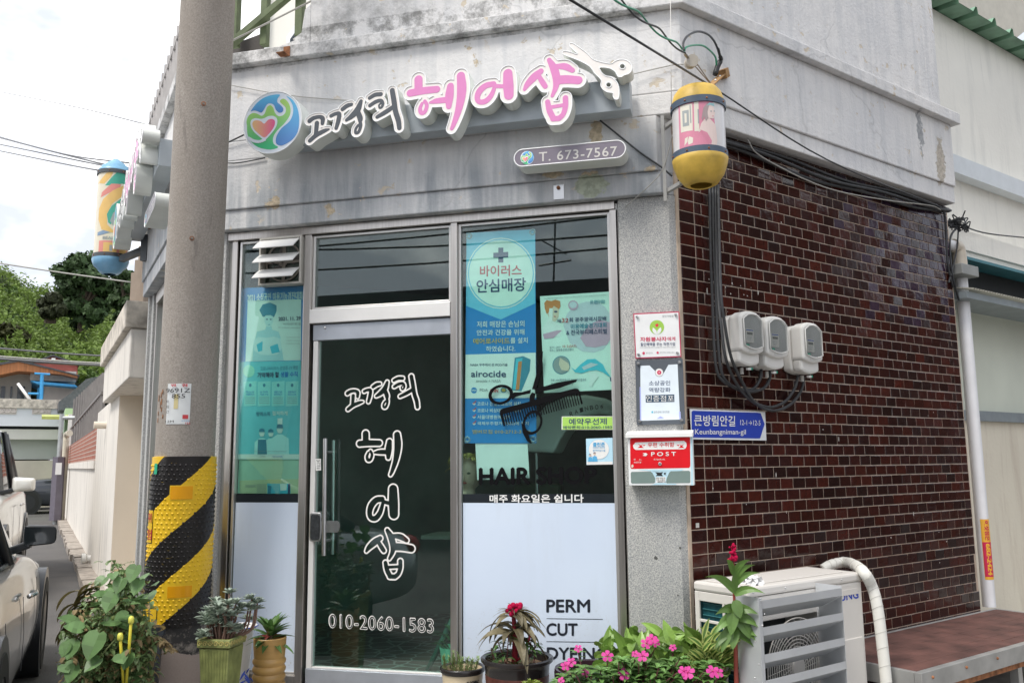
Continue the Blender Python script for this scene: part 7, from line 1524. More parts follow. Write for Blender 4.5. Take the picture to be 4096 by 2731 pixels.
# ================================================================ cars
glassc=M('car_glass',(.02,.025,.028),.04,var=.02,spec=.8); tyre=M('tyre_rubber',(.02,.02,.02),.75); chrome=M('chrome',(.7,.7,.7),.12,1,.02); alloy=M('alloy_rim',(.38,.38,.39),.3,.9,.04)
def car(name,label,paint,pos,heading,Ln=4.6,W=1.8,H=1.45,hood=.95,belt=.98,suv=0,interior=False):
    T=thing(name,label,'car',pos); f=Vector((cos(heading),sin(heading),0)); lft=Vector((-f.y,f.x,0)); O=Vector(pos)
    P=lambda x,y,z:O+f*x+lft*y+Vector((0,0,z))
    h=W/2; hf=hood; st=[(-Ln/2,.45,.78*hf+.05,.80),(-Ln/2+.08,.30,hf*.95,.93),(-Ln/2+.5,.26,hf+.04,.985),(-Ln*.22,.22,belt+.02,1),(0,.21,belt,1),(Ln*.14,.21,belt-.02,1),(Ln*.24,.22,hf-.02,.995),(Ln/2-.55,.25,hf-.10,.97),(Ln/2-.15,.28,hf-.20,.90),(Ln/2,.36,hf-.36,.74)]
    sec=[]
    for x,zb,zt,k in st:
        hh=h*k; row=[]
        for s in (-1,1):
            r=[(hh*.90,zb),(hh*.985,zb+.10),(hh*1.0,zb+(zt-zb)*.45),(hh*.985,zb+(zt-zb)*.72),(hh*.955,zt-.07),(hh*.90,zt-.015),(hh*.80,zt+.008),(hh*.4,zt+.03)]
            row+= [P(x,s*y,z) for y,z in (r if s==-1 else r[::-1])]
        sec.append(row)
    mb=MB(); m_=len(sec[0]); mb.v=[v for r in sec for v in r]
    for i in range(len(sec)-1):
        for j in range(m_-1): mb.f.append([i*m_+j,(i+1)*m_+j,(i+1)*m_+j+1,i*m_+j+1]); mb.col.append(None)
        mb.f.append([i*m_+m_-1,(i+1)*m_+m_-1,(i+1)*m_,i*m_]); mb.col.append(None)
    for e in (0,len(sec)-1): mb.f.append([e*m_+j for j in range(m_)]); mb.col.append(None)
    bo=mb.build('body',paint,T,smooth=True,autos=45); md=bo.modifiers.new('sub','SUBSURF'); md.levels=2; md.render_levels=2
    # greenhouse
    xa,xb_=-Ln*.36-(.1 if suv else 0),Ln*.17; ra,rb=(-Ln*.30 if suv else -Ln*.20),Ln*.02
    def gh(shr,z0,z1):
        mb=MB(); low=[(xa,h*.80),(xa+.25,h*.86),(0,h*.88),(xb_-.25,h*.86),(xb_,h*.74)]; hi=[(ra-.08,h*.60),(ra+.15,h*.68),(0,h*.72),(rb-.05,h*.70),(rb+.12,h*.58)]
        R1=[(x,-y*shr) for x,y in low]+[(x,y*shr) for x,y in low[::-1]]; R2=[(x,-y*shr) for x,y in hi]+[(x,y*shr) for x,y in hi[::-1]]
        n=len(R1); mb.add([P(x,y,z0) for x,y in R1]+[P(x,y,z1) for x,y in R2],[(i,(i+1)%n,n+(i+1)%n,n+i) for i in range(n)]+[tuple(range(n,2*n))]); return mb,low,hi
    mb,low,hi=gh(1,belt-.01,H-.045); mb.build('window_glass',glassc,T,smooth=True,autos=25)
    mb=MB(); top=[(x,y) for x,y in hi]; R2=[(x,-y*1.03) for x,y in top]+[(x,y*1.03) for x,y in top[::-1]]; n=len(R2); mb.add([P(x,y,H-.06) for x,y in R2]+[P(x*.97,y*.86,H) for x,y in R2],[(i,(i+1)%n,n+(i+1)%n,n+i) for i in range(n)]+[tuple(range(n,2*n))]); mb.build('roof',paint,T,smooth=True,autos=35)
    mb=MB()
    for s in (-1,1):
        mb.tube([P(xb_,s*h*.76,belt-.02),P(rb+.12,s*h*.605,H-.05)],.032,8); mb.tube([P(xa,s*h*.81,belt),P(ra-.08,s*h*.62,H-.05)],.06,8); mb.tube([P(-.25,s*h*.895,belt),P(-.28,s*h*.735,H-.05)],.028,6)
        mb.tube([P(xa,s*h*.82,belt+.004),P(0,s*h*.90,belt+.004),P(xb_,s*h*.77,belt-.012)],.014,6)
    mb.build('pillars',black_pl,T,smooth=True)
    wr=.33+.04*suv
    for x in (-Ln*.30,Ln*.315):
        for s in (-1,1):
            c=P(x,s*(h-.10),wr); ax=lft*s; mb=MB(); mb.lathe(P(x,s*(h-.14),wr),[(.0,-.06),(wr+.055,-.06),(wr+.055,.145),(.0,.145)],28,ax); mb.build('wheel_arch',black_pl,T,smooth=True,autos=40)
            mb=MB(); mb.lathe(c,[(wr*.62,-.1),(wr*.96,-.1),(wr,-.07),(wr,.085),(wr*.95,.11),(wr*.66,.112),(wr*.64,.09)],36,ax); TY=mb.build('wheel',tyre,T,smooth=True,autos=40)
            mb=MB(); mb.lathe(c,[(wr*.66,.105),(wr*.60,.10),(wr*.58,.05),(0,.05)],32,ax)
            for k in range(7):
                a=2*pi*k/7; u_=f*cos(a)+Vector((0,0,1))*sin(a); w_=ax.cross(u_); mb.add([c+u_*.04+w_*.035+ax*.10,c+u_*.04-w_*.035+ax*.10,c+u_*wr*.61-w_*.028+ax*.085,c+u_*wr*.61+w_*.028+ax*.085],[(0,1,2,3)])
            mb.build('rim',alloy,TY,smooth=True,autos=30)
    for s in (-1,1):
        mc=P(xb_-.22,s*(h*.92+.07+.08*suv),belt+.10); mb=MB(); rot=Matrix((f,lft,Vector((0,0,1)))).transposed(); g_=1+.35*suv
        def blk(x0,x1,w0,w1,h0,h1): return [mc+f*x+lft*s*y+UPZ*z for x,w,hh in ((x0,w0,h0),(x1,w1,h1)) for y,z in ((-w,-hh),(w,-hh*.8),(w,hh*.8),(-w,hh))]
        UPZ=Vector((0,0,1)); bf=[(0,3,2,1),(4,5,6,7),(0,1,5,4),(1,2,6,5),(2,3,7,6),(3,0,4,7)]
        mb.add(blk(-.03*g_,.06*g_,.10*g_,.075*g_,.075*g_,.055*g_),bf); MR=mb.build('mirror',paint if suv else black_pl,T,bevel=.028,smooth=True)
        mb=MB(); mb.bar(P(xb_-.20,s*h*.80,belt+.0),mc+lft*s*-.05+UPZ*-.05,.07,.05); mb.build('mirror_foot',black_pl,MR,bevel=.012)
        mb=MB(); mb.add(blk(-.034*g_,-.031*g_,.085*g_,.085*g_,.058*g_,.058*g_),bf); mb.build('mirror_glass',chrome if suv else glassc,MR)
    for x in (-.15,):
        for s in (-1,1):
            mb=MB(); mb.tube(spline([P(x-.1,s*(h+.012),belt-.17),P(x,s*(h+.04),belt-.165),P(x+.1,s*(h+.012),belt-.17)],4),.013,8); mb.build('door_handle',chrome,T,smooth=True)
    for s in (-1,1):
        mb=MB(); mb.ell(P(Ln/2-.28,s*h*.78,hf-.22),.20,.12,.075,14,8,Matrix((f,lft,Vector((0,0,1)))).transposed()); mb.build('headlight',M('headlamp',(.55,.57,.6),.1),T,smooth=True)
        mb=MB(); mb.ell(P(-Ln/2+.12,s*h*.78,hf-.12),.10,.13,.09,14,8,Matrix((f,lft,Vector((0,0,1)))).transposed()); mb.build('tail_light',M('tail_red',(.35,.01,.01),.15),T,smooth=True)
    for s in (-1,1):
        for x in (.62,-.32,-1.2):
            mb=MB(); mb.tube([P(x,s*(h*1.0+.001),.36),P(x+.02,s*(h*1.0+.002),.55),P(x,s*(h*.985+.003),belt-.16)],.002,4); mb.build('door_seam',black_pl,T)
    return T
def paintm(name,c,metal=.5): return M(name,c,.28,metal,.02,2,coat=.8)
# ================================================================ parked cars
def place_from(px,py,d,heading,lx_,ly_,lz_):
    q=atd(px,py,d); f=Vector((cos(heading),sin(heading),0)); l_=Vector((-f.y,f.x,0)); p=q-f*lx_-l_*ly_; return (p.x,p.y,0)
hd=R(129.5); car('parked_car','silver saloon car parked nearest, at the left edge',paintm('silver_paint',(.44,.45,.46),.85),place_from(122,2480,6.07,hd,4.6*.315,-.82,0),hd,belt=.90,hood=.87,H=1.38)
hd=R(-50); car('parked_van','white van facing the camera beyond the silver car',paintm('white_paint',(.72,.71,.66),.1),place_from(96,1968,10.5,hd,4.7*.17-.12,.95+.09,0),hd,Ln=4.7,W=1.9,H=1.95,hood=1.12,belt=1.12,suv=1)
hd=R(223); car('parked_car','dark grey sport utility car parked across the end of the lane',paintm('graphite_paint',(.05,.055,.07),.6),place_from(105,2008,26.5,hd,4.6*.315,.84,0),hd,W=1.88,H=1.65,hood=1.08,belt=1.10,suv=1)
# ================================================================ pots and plants
soil=M('dry_soil',(.22,.14,.085),.95,var=.4,vs=40,bump=.8,bs=60,bd=.02)
def lm(name,c,isl=.28,tr=.22,rough=.45,**k): return M(name,c,rough,var=.18,vs=6,trans=tr,island=isl,**k)
def pot(name,label,c,prof,mat,rim=None,soilr=None,soilz=None,group=None,axis=None):
    T=thing(name,label,'potted plant',c,group); mb=MB(); mb.lathe(c,prof,48); mb.build('pot',mat,T,smooth=True,autos=35)
    if soilr:
        mb=MB(); n=24; vs=[Vector(c)+Vector((0,0,soilz+.01))]+[Vector(c)+Vector((soilr*t*cos(a),soilr*t*sin(a),soilz+random.gauss(0,.003))) for t in (.35,.7,1) for a in [2*pi*i/n for i in range(n)]]
        mb.add(vs,[(0,1+i,1+(i+1)%n) for i in range(n)]+[(1+k*n+i,1+(k+1)*n+i,1+(k+1)*n+(i+1)%n,1+k*n+(i+1)%n) for k in range(2) for i in range(n)]); mb.build('soil',soil,T)
    return T
def rvec(up=.5,s=1): a=random.uniform(0,2*pi); return Vector((cos(a),sin(a),up))
UPV=Vector((0,0,1))
def gz(P): return Vector((P.x,P.y,.046))
# ochre ribbed pot
c=atd(1080,2545,4.45); zt_=c.z; r=.083; prof=[(0,.002),(.070,.002),(.074,.02)]
for k in range(9):
    z=.04+k*(zt_-.046-.14)/9; w=(zt_-.046-.14)/9; prof+=[(.076,z),(.084,z+w*.35),(.085,z+w*.6),(.077,z+w*.98)]
prof+=[(.078,zt_-.046-.10),(.082,zt_-.046-.05),(.084,zt_-.046-.004),(.081,zt_-.046),(.077,zt_-.046-.006),(.076,zt_-.046-.05)]
T=pot('potted_plant','tall ribbed ochre pot with a small rosette plant',gz(c),prof,M('ochre_glaze',(.42,.25,.08),.38,var=.25,vs=3,vscale=(1,1,8)),None,.076,zt_-.046-.045)
mb=MB(); b=Vector((c.x,c.y,zt_-.04)); mb.tube([b,b+UPV*.05],.012,8); mb.build('stem',M('brown_stem',(.12,.07,.04),.7),T)
mb=MB()
for i in range(34):
    t=i/34; mb.leaf(b+UPV*(.015+.055*t),rvec(.1+1.6*t),UPV,.10+.04*(1-t)+random.random()*.02,.038,.5-.3*t,5,.3,.8)
for a_ in (.3,1.5,3.3,5.2): mb.leaf(b+UPV*.06,Vector((cos(a_)*.55,sin(a_)*.5,1)),UPV,.14,.030,.6,5)
mb.build('leaves',lm('glossy_leaf',(.09,.18,.05),rough=.3),T); mb=MB()
for a_ in (3.9,4.8): mb.leaf(b+UPV*.045,Vector((cos(a_),sin(a_),.35)),UPV,.06,.035,.5,4)
mb.build('red_leaves',lm('red_leaf',(.30,.06,.05)),T)
# green square planter with succulents
d0=4.12; FLc=atd(787,2556,d0); zt_=FLc.z; FRc=atz(914,2581,zt_); BRc=atz(979,2541,zt_); print('planter',(FRc-FLc).length,(BRc-FRc).length)
fh_=ray(880,2560); fh_.z=0; fh_.normalize(); rh_=Vector((fh_.y,-fh_.x,0)); ex=rh_*cos(R(27))-fh_*sin(R(27)); w_=.172; ey=Vector((-ex.y,ex.x,0)); cc_=FLc+ex*w_/2+ey*w_/2; cc_.z=.046
T=thing('potted_plant','moss green square planter with grey green rosette succulents','potted plant',cc_); Q=XYZ.shift(0,0,0); Q=Fr(cc_,0); Q.ex,Q.ey,Q.ez=ex,ey,Vector((0,0,1)); hh=zt_-.046; a=w_/2
gm=M('mossy_glaze',(.20,.22,.075),.5,var=.35,vs=14,bump=.5,bs=40)
mb=MB(); mb.frustum(Q,(-a*.62,a*.62,-a*.62,a*.62,.05),(-a*.9,a*.9,-a*.9,a*.9,hh-.045)); mb.frustum(Q,(-a*.75,a*.75,-a*.75,a*.75,0),(-a*.68,a*.68,-a*.68,a*.68,.045))
o=mb.build('pot',gm,T,bevel=.004)
mb=MB()
for k in range(9):    # vertical flutes
    t=-.8+.2*k
    for sx_ in (0,1):
        for s in (-1,1):
            p=[Q.p(a*.62*t,-a*.62*1.0,.055),Q.p(a*.9*t,-a*.9,hh-.05)] if sx_==0 else [Q.p(a*.62*1.0,a*.62*t,.055),Q.p(a*.9,a*.9*t,hh-.05)]
        mb.tube(p,.0035,5)
mb.build('flutes',gm,T)
mb=MB()
for s in (0,1):
    mb.box(Q,-a,a,-a if s==0 else a-.022,-a+.022 if s==0 else a,hh-.04,hh); mb.box(Q,-a if s==0 else a-.022,-a+.022 if s==0 else a,-a+.0225,a-.0225,hh-.0405,hh-.0005)
mb.build('rim',gm,T,bevel=.005); mb=MB()
gl=M('relief_yellow',(.42,.36,.12),.5,var=.2)
for k in range(6):
    t=-.83+.33*k
    for fr_ in (0,1):
        c0_=Q.p(a*t,-a-.001,hh-.02) if fr_==0 else Q.p(a+.001,a*t,hh-.02); u_=ex if fr_==0 else ey
        mb.tube([c0_+u_*(.013*(1-i/18)*cos(i*.55))+UPV*(.013*(1-i/18)*sin(i*.55)) for i in range(16)],.0026,5)
mb.build('scroll_relief',gl,T); mb=MB()
mid=Q.p(-.0,-a*.80,hh*.52); nrm=-ey
for (dx,dz_,r_) in ((-.018,.035,.011),(.004,.028,.011),(-.004,.042,.008)):
    for q in range(5): mb.ell(mid+ex*(dx+r_*cos(q*1.26))+UPV*(dz_+r_*sin(q*1.26)),.006,.004,.006,8,5)
mb.tube([mid+ex*x+UPV*z+nrm*.002 for x,z in ((-.008,.02),(.0,-.005),(-.008,-.03),(-.02,-.045))],.003,5); mb.tube([mid+ex*x+UPV*z+nrm*.002 for x,z in ((.0,-.005),(.02,-.0),(.03,.008))],.004,5); mb.tube([mid+ex*x+UPV*z+nrm*.002 for x,z in ((-.006,-.028),(.012,-.036),(.022,-.03))],.004,5); mb.ell(mid+ex*.02+UPV*-.045,.010,.004,.006)
mb.build('flower_relief',gl,T,smooth=True)
mb=MB(); mb.box(Q,-a+.022,a-.022,-a+.022,a-.022,hh-.05,hh-.02); mb.build('soil',soil,T)
def rosette(mb,c,s,n=16):
    for i in range(n):
        t=i/n; mb.leaf(c,rvec(.15+1.5*t),UPV,s*(1-.45*t),s*.42*(1-.4*t),.1,3,.5,.6)
st=MB(); lv=MB(); tp=Q.p(0,0,hh-.02)
spots=[(random.uniform(-.8,.8)*a,random.uniform(-.8,.8)*a,random.uniform(.02,.20)) for _ in range(44)]
for x,y,z in spots:
    z=z*(1.1-abs(x)/a*.3); b=Q.p(x*.7,y*.7,hh-.02); e=Q.p(x*1.35,y*1.35,hh-.02+z); st.tube(spline([b,(b+e)/2+Vector((random.gauss(0,.01),random.gauss(0,.01),.02)),e],3),.0038,6); rosette(lv,e,.058,18)
for (dx,zz) in ((.125,.17),(.145,.12),(.11,.13),(.155,.15)): 
    e=Q.p(dx,.05,hh+zz); st.tube(spline([Q.p(.04,.03,hh-.02),Q.p(dx-.02,.05,hh+.03),e],4),.005,6); rosette(lv,e,.055,18)
st.build('stem',M('succulent_stem',(.20,.12,.09),.8),T); lv.build('leaves',lm('succulent_leaf',(.31,.37,.30),.2,.1,.5),T)
# porcelain vase
c=atd(955,2500,4.62); zt_=c.z; h_=zt_-.046; pr=[(0,.001),(.070,.001),(.062,.03),(.055,.10),(.060,.25),(.072,h_-.12),(.080,h_-.03),(.100,h_-.004),(.098,h_),(.088,h_-.006),(.075,h_-.03)]
T=pot('porcelain_vase','white porcelain vase with blue bamboo half hidden behind the green planter',gz(c),pr,flat('porcelain_white',(.70,.70,.70),.15),None,.074,h_-.03); T['category']='vase'
mb=MB(); mb.tube([gz(c)+Vector((.100*cos(a),.100*sin(a),h_-.003)) for a in [2*pi*i/40 for i in range(40)]],.0035,6,closed=True); mb.build('blue_rim',flat('cobalt',(.04,.08,.42),.2),T)
mb=MB(); g0_=gz(c); vd=Vector((-g0_.x,-g0_.y,0)).normalized(); vu=Vector((-vd.y,vd.x,0))
for k in range(14):
    a=.75+random.uniform(-.35,.35); z=h_*random.uniform(.15,.62); rr=.075; p=g0_+(vd*cos(a)+vu*sin(a))*rr+UPV*z; mb.leaf(p,vu*random.uniform(-1,1)-UPV*random.uniform(.2,1),vd,.06,.012,0,3,0)
mb.build('bamboo_print',flat('cobalt',(.04,.08,.42),.2),T)
# dark banded pot with celosia
c=atd(2068,2622,4.28); zt_=c.z; h_=zt_-.046; R0=.178
pr=[(0,.001),(R0*.66,.001),(R0*.72,.04),(R0*.88,h_-.12),(R0*.91,h_-.05),(R0*.93,h_-.035),(R0*1.02,h_-.02),(R0*1.03,h_-.006),(R0*.98,h_),(R0*.90,h_-.008),(R0*.88,h_-.05)]
dkp=M('black_glaze',(.022,.019,.019),.22,var=.2); T=pot('potted_plant','wide black banded pot with a drooping red celosia',gz(c),pr,dkp,None,R0*.885,h_-.045)
bc=gz(c); mb=MB(); mb.lathe(bc,[(R0*.845,h_-.17),(R0*.865,h_-.165),(R0*.905,h_-.085),(R0*.895,h_-.08)],48); mb.build('brown_band',M('carved_band',(.085,.025,.018),.4,var=.4,vs=18,bump=.6,bs=40),T,smooth=True)
crim=M('crimson_stem',(.30,.015,.035),.45,var=.25,vs=20); b=atd(2058,2665,4.24); b.z=zt_-.045; top=atd(2053,2440,4.24)
mb=MB(); mb.tube(spline([b,(b+top)/2+Vector((.006,0,0)),top],4),[.017-.0009*i for i in range(9)],10); br=[]
for (px,py) in ((2120,2540),(2095,2560)): e=atd(px,py,4.2); mb.tube(spline([b+Vector((.01,0,.03)),(b+e)/2+Vector((.012,0,-.01)),e],3),.006,6); br.append(e)
mb.build('stem',crim,T,smooth=True)
lv=MB(); rd2=MB()
for i in range(34):
    t=random.random(); p=b+(top-b)*(.45+.5*t); a=random.uniform(0,2*pi) if i>12 else [3.1,3.5,.1,6.0,4.6,5.2,2.6,.5,3.9,5.6,2.9,.3,4.2][i]
    ln=.215*(1-.3*t)*random.uniform(.75,1.2); d_=Vector((cos(a),sin(a)*.8,random.uniform(.35,1.1))); lv.leaf(p,d_,Vector((random.gauss(0,.3),random.gauss(0,.3),1)),ln,.050*random.uniform(.7,1.15),random.uniform(1.0,1.7),9,.3,.85,.25)
    q=p+d_.normalized()*ln*.2
for i in range(30): lv.leaf(top-UPV*.01,rvec(.4+random.random()),UPV,.07+.05*random.random(),.010,.7,4)
lv.build('leaves',M('bronze_leaf',(.17,.145,.085),.5,var=.5,vs=9,trans=.2,island=.3),T)
mb=MB()
for i in range(26): mb.ell(top+Vector((random.gauss(0,.014),random.gauss(0,.012),random.uniform(-.02,.028))),.012*random.uniform(.7,1.2))
mb.build('flower',M('crimson_velvet',(.42,.008,.055),.75,var=.3,vs=60,bump=.8,bs=120,spec=.1),T)
mb=MB(); ml=MB()
for (x0,y0,x1,y1) in ((2030,2650,1990,2560),(2025,2650,2035,2530),(2110,2655,2125,2555),(2090,2650,2150,2570),(2135,2650,2140,2540),(1985,2650,1965,2590)):
    A=atd(x0,y0,4.2); A.z=zt_-.04; Bq=atd(x1,y1,4.2); mb.tube(spline([A,(A+Bq)/2,Bq],3),.0028,5)
    for k in range(12): t=.3+.7*k/12; ml.leaf(A+(Bq-A)*t,rvec(.4),UPV,.055,.018,.6,4)
for k in range(60): q=bc+Vector((random.uniform(-.12,.10),random.uniform(-.1,.05),h_-.03)); ml.leaf(q,rvec(1.4),UPV,.04,.009,.5,3)
mb.build('weed_stem',M('red_twig',(.12,.03,.03),.6),T); ml.build('weed_leaves',lm('fresh_leaf',(.085,.17,.05)),T)
# cream pot with rosemary
c=atd(1850,2662,4.42); zt_=c.z; h_=zt_-.046; R0=.113; pr=[(0,.001),(R0*.7,.001),(R0*.92,h_-.06),(R0*.95,h_-.03),(R0*1.02,h_-.022),(R0*1.03,h_-.004),(R0*.98,h_),(R0*.90,h_-.01),(R0*.88,h_-.05)]
T=pot('potted_plant','cream pot with dark rim and short rosemary sprigs',gz(c),pr,M('cream_glaze',(.62,.52,.36),.35,var=.1),None,R0*.885,h_-.035); bc=gz(c)
mb=MB(); mb.lathe(bc,[(R0*.955,h_-.03),(R0*1.03,h_-.023),(R0*1.04,h_-.004),(R0*.985,h_+.001),(R0*.9,h_-.01)],48); mb.build('rim',dkp,T,smooth=True)
def rosem(mb,b,e):
    P=spline([b,(b+e)/2+Vector((random.gauss(0,.004),0,0)),e],5)
    for i,p in enumerate(P):
        for k in range(5): mb.leaf(p,rvec(.9),UPV,.022,.0045,0,2,0)
mb=MB(); sm=MB()
for k in range(17):
    x=-.085+.01*k+random.gauss(0,.003); y=random.uniform(-.06,.03); b=bc+Vector((x,y,h_-.03)); e=b+Vector((random.gauss(0,.012),random.gauss(0,.01),random.uniform(.05,.095))); rosem(mb,b,e); sm.tube([b,e],.0018,4)
mb.build('leaves',lm('rosemary_leaf',(.19,.28,.09),.25,.15),T); sm.build('stem',M('twig',(.18,.13,.07),.8),T)
f=Fr((0,0,0),0); mb=MB(); lettering(None,'BLOOMING',f,0,(0,0),(1,0),(0,1),None,None,.02,mb=mb,px=False); vd=Vector((-bc.x,-bc.y,0)).normalized(); vu=Vector((-vd.y,vd.x,0)); mb.v=[bc+(vd*cos(.2+.7*v.x)+vu*sin(.2+.7*v.x))*R0*.955+UPV*(h_-.075+.022*v.z) for v in mb.v]; mb.build('text',ink,T)
# small succulent in front
c=atd(2122,2745,3.95); T=thing('potted_plant','tiny yellow green succulent poking up at the bottom centre','potted plant',Vector((c.x,c.y,.046))); lv=MB()
for k in range(7): rosette(lv,Vector((c.x+random.gauss(0,.018),c.y+random.gauss(0,.015),c.z+random.uniform(.0,.02)+ (0.0))),.03,10)
lv.build('leaves',lm('lime_leaf',(.26,.34,.06),.2),T); mb=MB(); mb.lathe((c.x,c.y,.046),[(0,0),(.05,0),(.065,c.z-.07),(.06,c.z-.07),(.0,c.z-.08)],24); mb.build('pot',M('terracotta',(.38,.16,.08),.8),T,smooth=True,autos=40); mb=MB(); mb.tube([(c.x,c.y,c.z-.05),(c.x,c.y,c.z+.01)],.012,6); mb.build('stem',M('twig',(.18,.13,.07),.8),T)
# plum black pot with periwinkle
c=atd(2372,2668,4.05); zt_=c.z; h_=zt_-.046; R0=.185; pr=[(0,.001),(R0*.55,.001),(R0*.8,h_*.35),(R0*.97,h_-.10),(R0*.99,h_-.05),(R0*1.0,h_-.02),(R0*.98,h_),(R0*.90,h_-.004),(R0*.87,h_-.05)]
T=pot('potted_plant','plum black pot of pink periwinkle in front of the hostas',gz(c),pr,M('plum_glaze',(.030,.015,.022),.2,var=.2),None,R0*.88,h_-.04); bc=gz(c)
pw_l=lm('periwinkle_leaf',(.15,.29,.08),.25,.25,.38); pst=M('periwinkle_stem',(.16,.05,.06),.6); pkf=M('periwinkle_pink',(.72,.075,.36),.5,var=.12,vs=30,trans=.3,spec=.2); pkc=flat('flower_eye',(.45,.01,.12))
st=MB(); lv=MB(); heads=[]
def pflower(T,c,s=.026,nrm=None):
    nrm=(nrm or Vector((random.gauss(0,.3)+.1,-.75,.65))).normalized(); a=nrm.orthogonal().normalized(); b=nrm.cross(a); mb=MB(); th=random.random()*6
    for k in range(5):
        t=th+2*pi*k/5; d_=a*cos(t)+b*sin(t); e=nrm.cross(d_); pts=[c+d_*s*.12,c+d_*s*.55+e*s*.40-nrm*s*.05,c+d_*s*.98+e*s*.42-nrm*s*.12,c+d_*s*1.12-nrm*s*.10,c+d_*s*.98-e*s*.34-nrm*s*.08,c+d_*s*.55-e*s*.32]
        mb.add([q+nrm*.0008*k for q in pts],[(0,1,2,3,4,5)])
    F=mb.build('flower',pkf,T); m2=MB(); m2.ell(c+nrm*.003,s*.16,s*.16,s*.16,8,5); m2.build('flower_eye',pkc,F)
rootp=bc+Vector((0,0,h_-.04))
def sprig(A,Bp,lfn=12,ls=.062):
    A=Bp+(A-Bp)*.25+Vector((0,0,-.09)); P=spline([A,(A+Bp)/2+Vector((random.gauss(0,.01),random.gauss(0,.01),-.01)),Bp],4); st.tube(P,.0028,5)
    for k in range(lfn):
        t=(k+1)/lfn; p=P[min(len(P)-1,int(t*(len(P)-1)))]; lv.leaf(p,rvec(.35),UPV,ls*random.uniform(.7,1.2),.025,.5,5,.3,.75)
    for k in range(5): lv.leaf(Bp,rvec(.7),UPV,ls*.8,.020,.4,4,.3,.75)
fl=[(2495,2480+90,3.9),(2452,2575,3.95),(2465,2620,3.85),(2330,2616,3.95),(2295,2600,4.0),(2270,2660,3.9),(2345,2695,3.85),(2500,2690,3.75),(2690,2605+88,3.7),(2770,2690,3.7),(2860,2690,3.65),(2560,2640,3.85),(2690,2588,3.9),(2250,2728,3.8)]
fl=[(2485,2600-35,3.92),(2609-20,2560,3.95),(2460,2627,3.85),(2425,2620,3.9),(2298,2598,4.0),(2270,2662,3.9),(2337,2694,3.85),(2495,2698,3.78),(2600,2560,3.9),(2565,2627,3.85),(2755,2694,3.72),(2862,2692,3.68),(2690,2593,3.9),(2243,2727,3.8),(2425,2622,3.88)]
fl=[(2608,2560,3.9,.030),(2585,2578,3.9,.030),(2622,2575,3.92,.024),(2430,2628,3.88,.032),(2571,2628,3.82,.032),(2540,2619,3.86,.020),(2691,2594,3.95,.020),(2313,2598,4.0,.022),(2285,2652,3.92,.026),(2262,2668,3.92,.026),(2338,2695,3.88,.026),(2496,2700,3.8,.032),(2752,2695,3.72,.036),(2735,2688,3.73,.028),(2850,2690,3.68,.032),(2872,2694,3.68,.028),(2243,2728,3.82,.022)]
for k in range(150):
    tx=random.uniform(2225,2900); ty=random.uniform(2668 if tx<2440 else (2632 if tx<2760 else 2650),2770)+max(0,(2330-tx))*.2; sprig(rootp+Vector((random.uniform(-.1,.25),random.uniform(-.1,.06),0)),atd(tx,ty,random.uniform(3.72,4.0)))
for (x,y,d,s) in fl: sprig(rootp+Vector((random.uniform(-.08,.2),-.03,0)),atd(x,y+14,d+.01),8)
st.build('stem',pst,T); lv.build('leaves',pw_l,T)
for (x,y,d,s) in fl: pflower(T,atd(x,y-6,d-.07),s*.80)
# hosta like clump
c=atd(2660,2700,4.25); T=thing('leafy_clump','clump of broad bright green leaves against the granite pier','plant',Vector((c.x,c.y,.046))); lv=MB(); rt_=Vector((c.x,c.y,.25))
tips=[(2530,2455),(2545,2530),(2590,2465),(2620,2500),(2660,2500),(2665,2480),(2735,2445),(2760,2470),(2700,2520),(2780,2500),(2800,2540),(2510,2560),(2480,2590),(2420,2580),(2560,2560),(2640,2560),(2700,2560),(2800,2580),(2830,2600),(2450,2560),(2600,2540),(2750,2540)]
for (x,y) in tips+[(random.uniform(2420,2830),random.uniform(2490,2640)) for _ in range(190)]:
    e=atd(x,y,4.08+random.uniform(-.12,.12)); d_=Vector((random.gauss(0,.5),random.gauss(-.2,.35),1)).normalized(); ln=random.uniform(.12,.18); lv.leaf(e-d_*ln*.93,d_,Vector((random.gauss(0,.5),-.9,.3)),ln,.050*random.uniform(.7,1.2),.5 if random.random()<.5 else 1.2,9,.35,.85,.25)
lv.build('leaves',M('hosta_leaf',(.22,.36,.075),.36,var=.3,vs=10,trans=.25,island=.28),T); mb=MB()
for k in range(20): e=rt_+Vector((random.gauss(0,.07),random.gauss(0,.05),.15)); mb.tube([Vector((c.x,c.y,.05)),e],.005,5)
mb.build('stem',M('green_stem',(.12,.20,.05),.6),T)
# variegated clump
c=atd(2850,2720,4.0); T=thing('variegated_plant','yellow and green striped leaves in front of the air conditioner','plant',Vector((c.x,c.y,.046))); ly=MB(); lg=MB(); rt_=Vector((c.x,c.y,.3)); stv=MB()
for k in range(60):
    x=random.uniform(2745,2950); y=random.uniform(2520,2730) if x<2900 else random.uniform(2505,2640); e=atd(x,y,3.95+random.uniform(-.1,.1)); b=rt_+(e-rt_)*.75; stv.tube([rt_,b],.003,4)
    for j in range(4):
        d_=(e-b).normalized()+rvec(.4)*.7; ln=random.uniform(.06,.095); u_=Vector((0,-.7,.7)); lg.leaf(b+(e-b)*(j/4),d_,u_,ln,.026,.4,6,.3,.75); ly.leaf(b+(e-b)*(j/4)+Vector((0,-.0012,.0012)),d_,u_,ln*1.0,.011,.4,6,.3,.75)
for (x,y) in ((2960,2515),(2990,2530),(2975,2545),(2930,2530),(2945,2560)): 
    e=atd(x,y,3.85); b=e-Vector((.06,0,.03)); lg.leaf(b,e-b+Vector((0,0,.02)),Vector((0,-.7,.7)),.10,.036,.4,6); ly.leaf(b+Vector((0,-.0015,.0015)),e-b+Vector((0,0,.02)),Vector((0,-.7,.7)),.10,.016,.4,6)
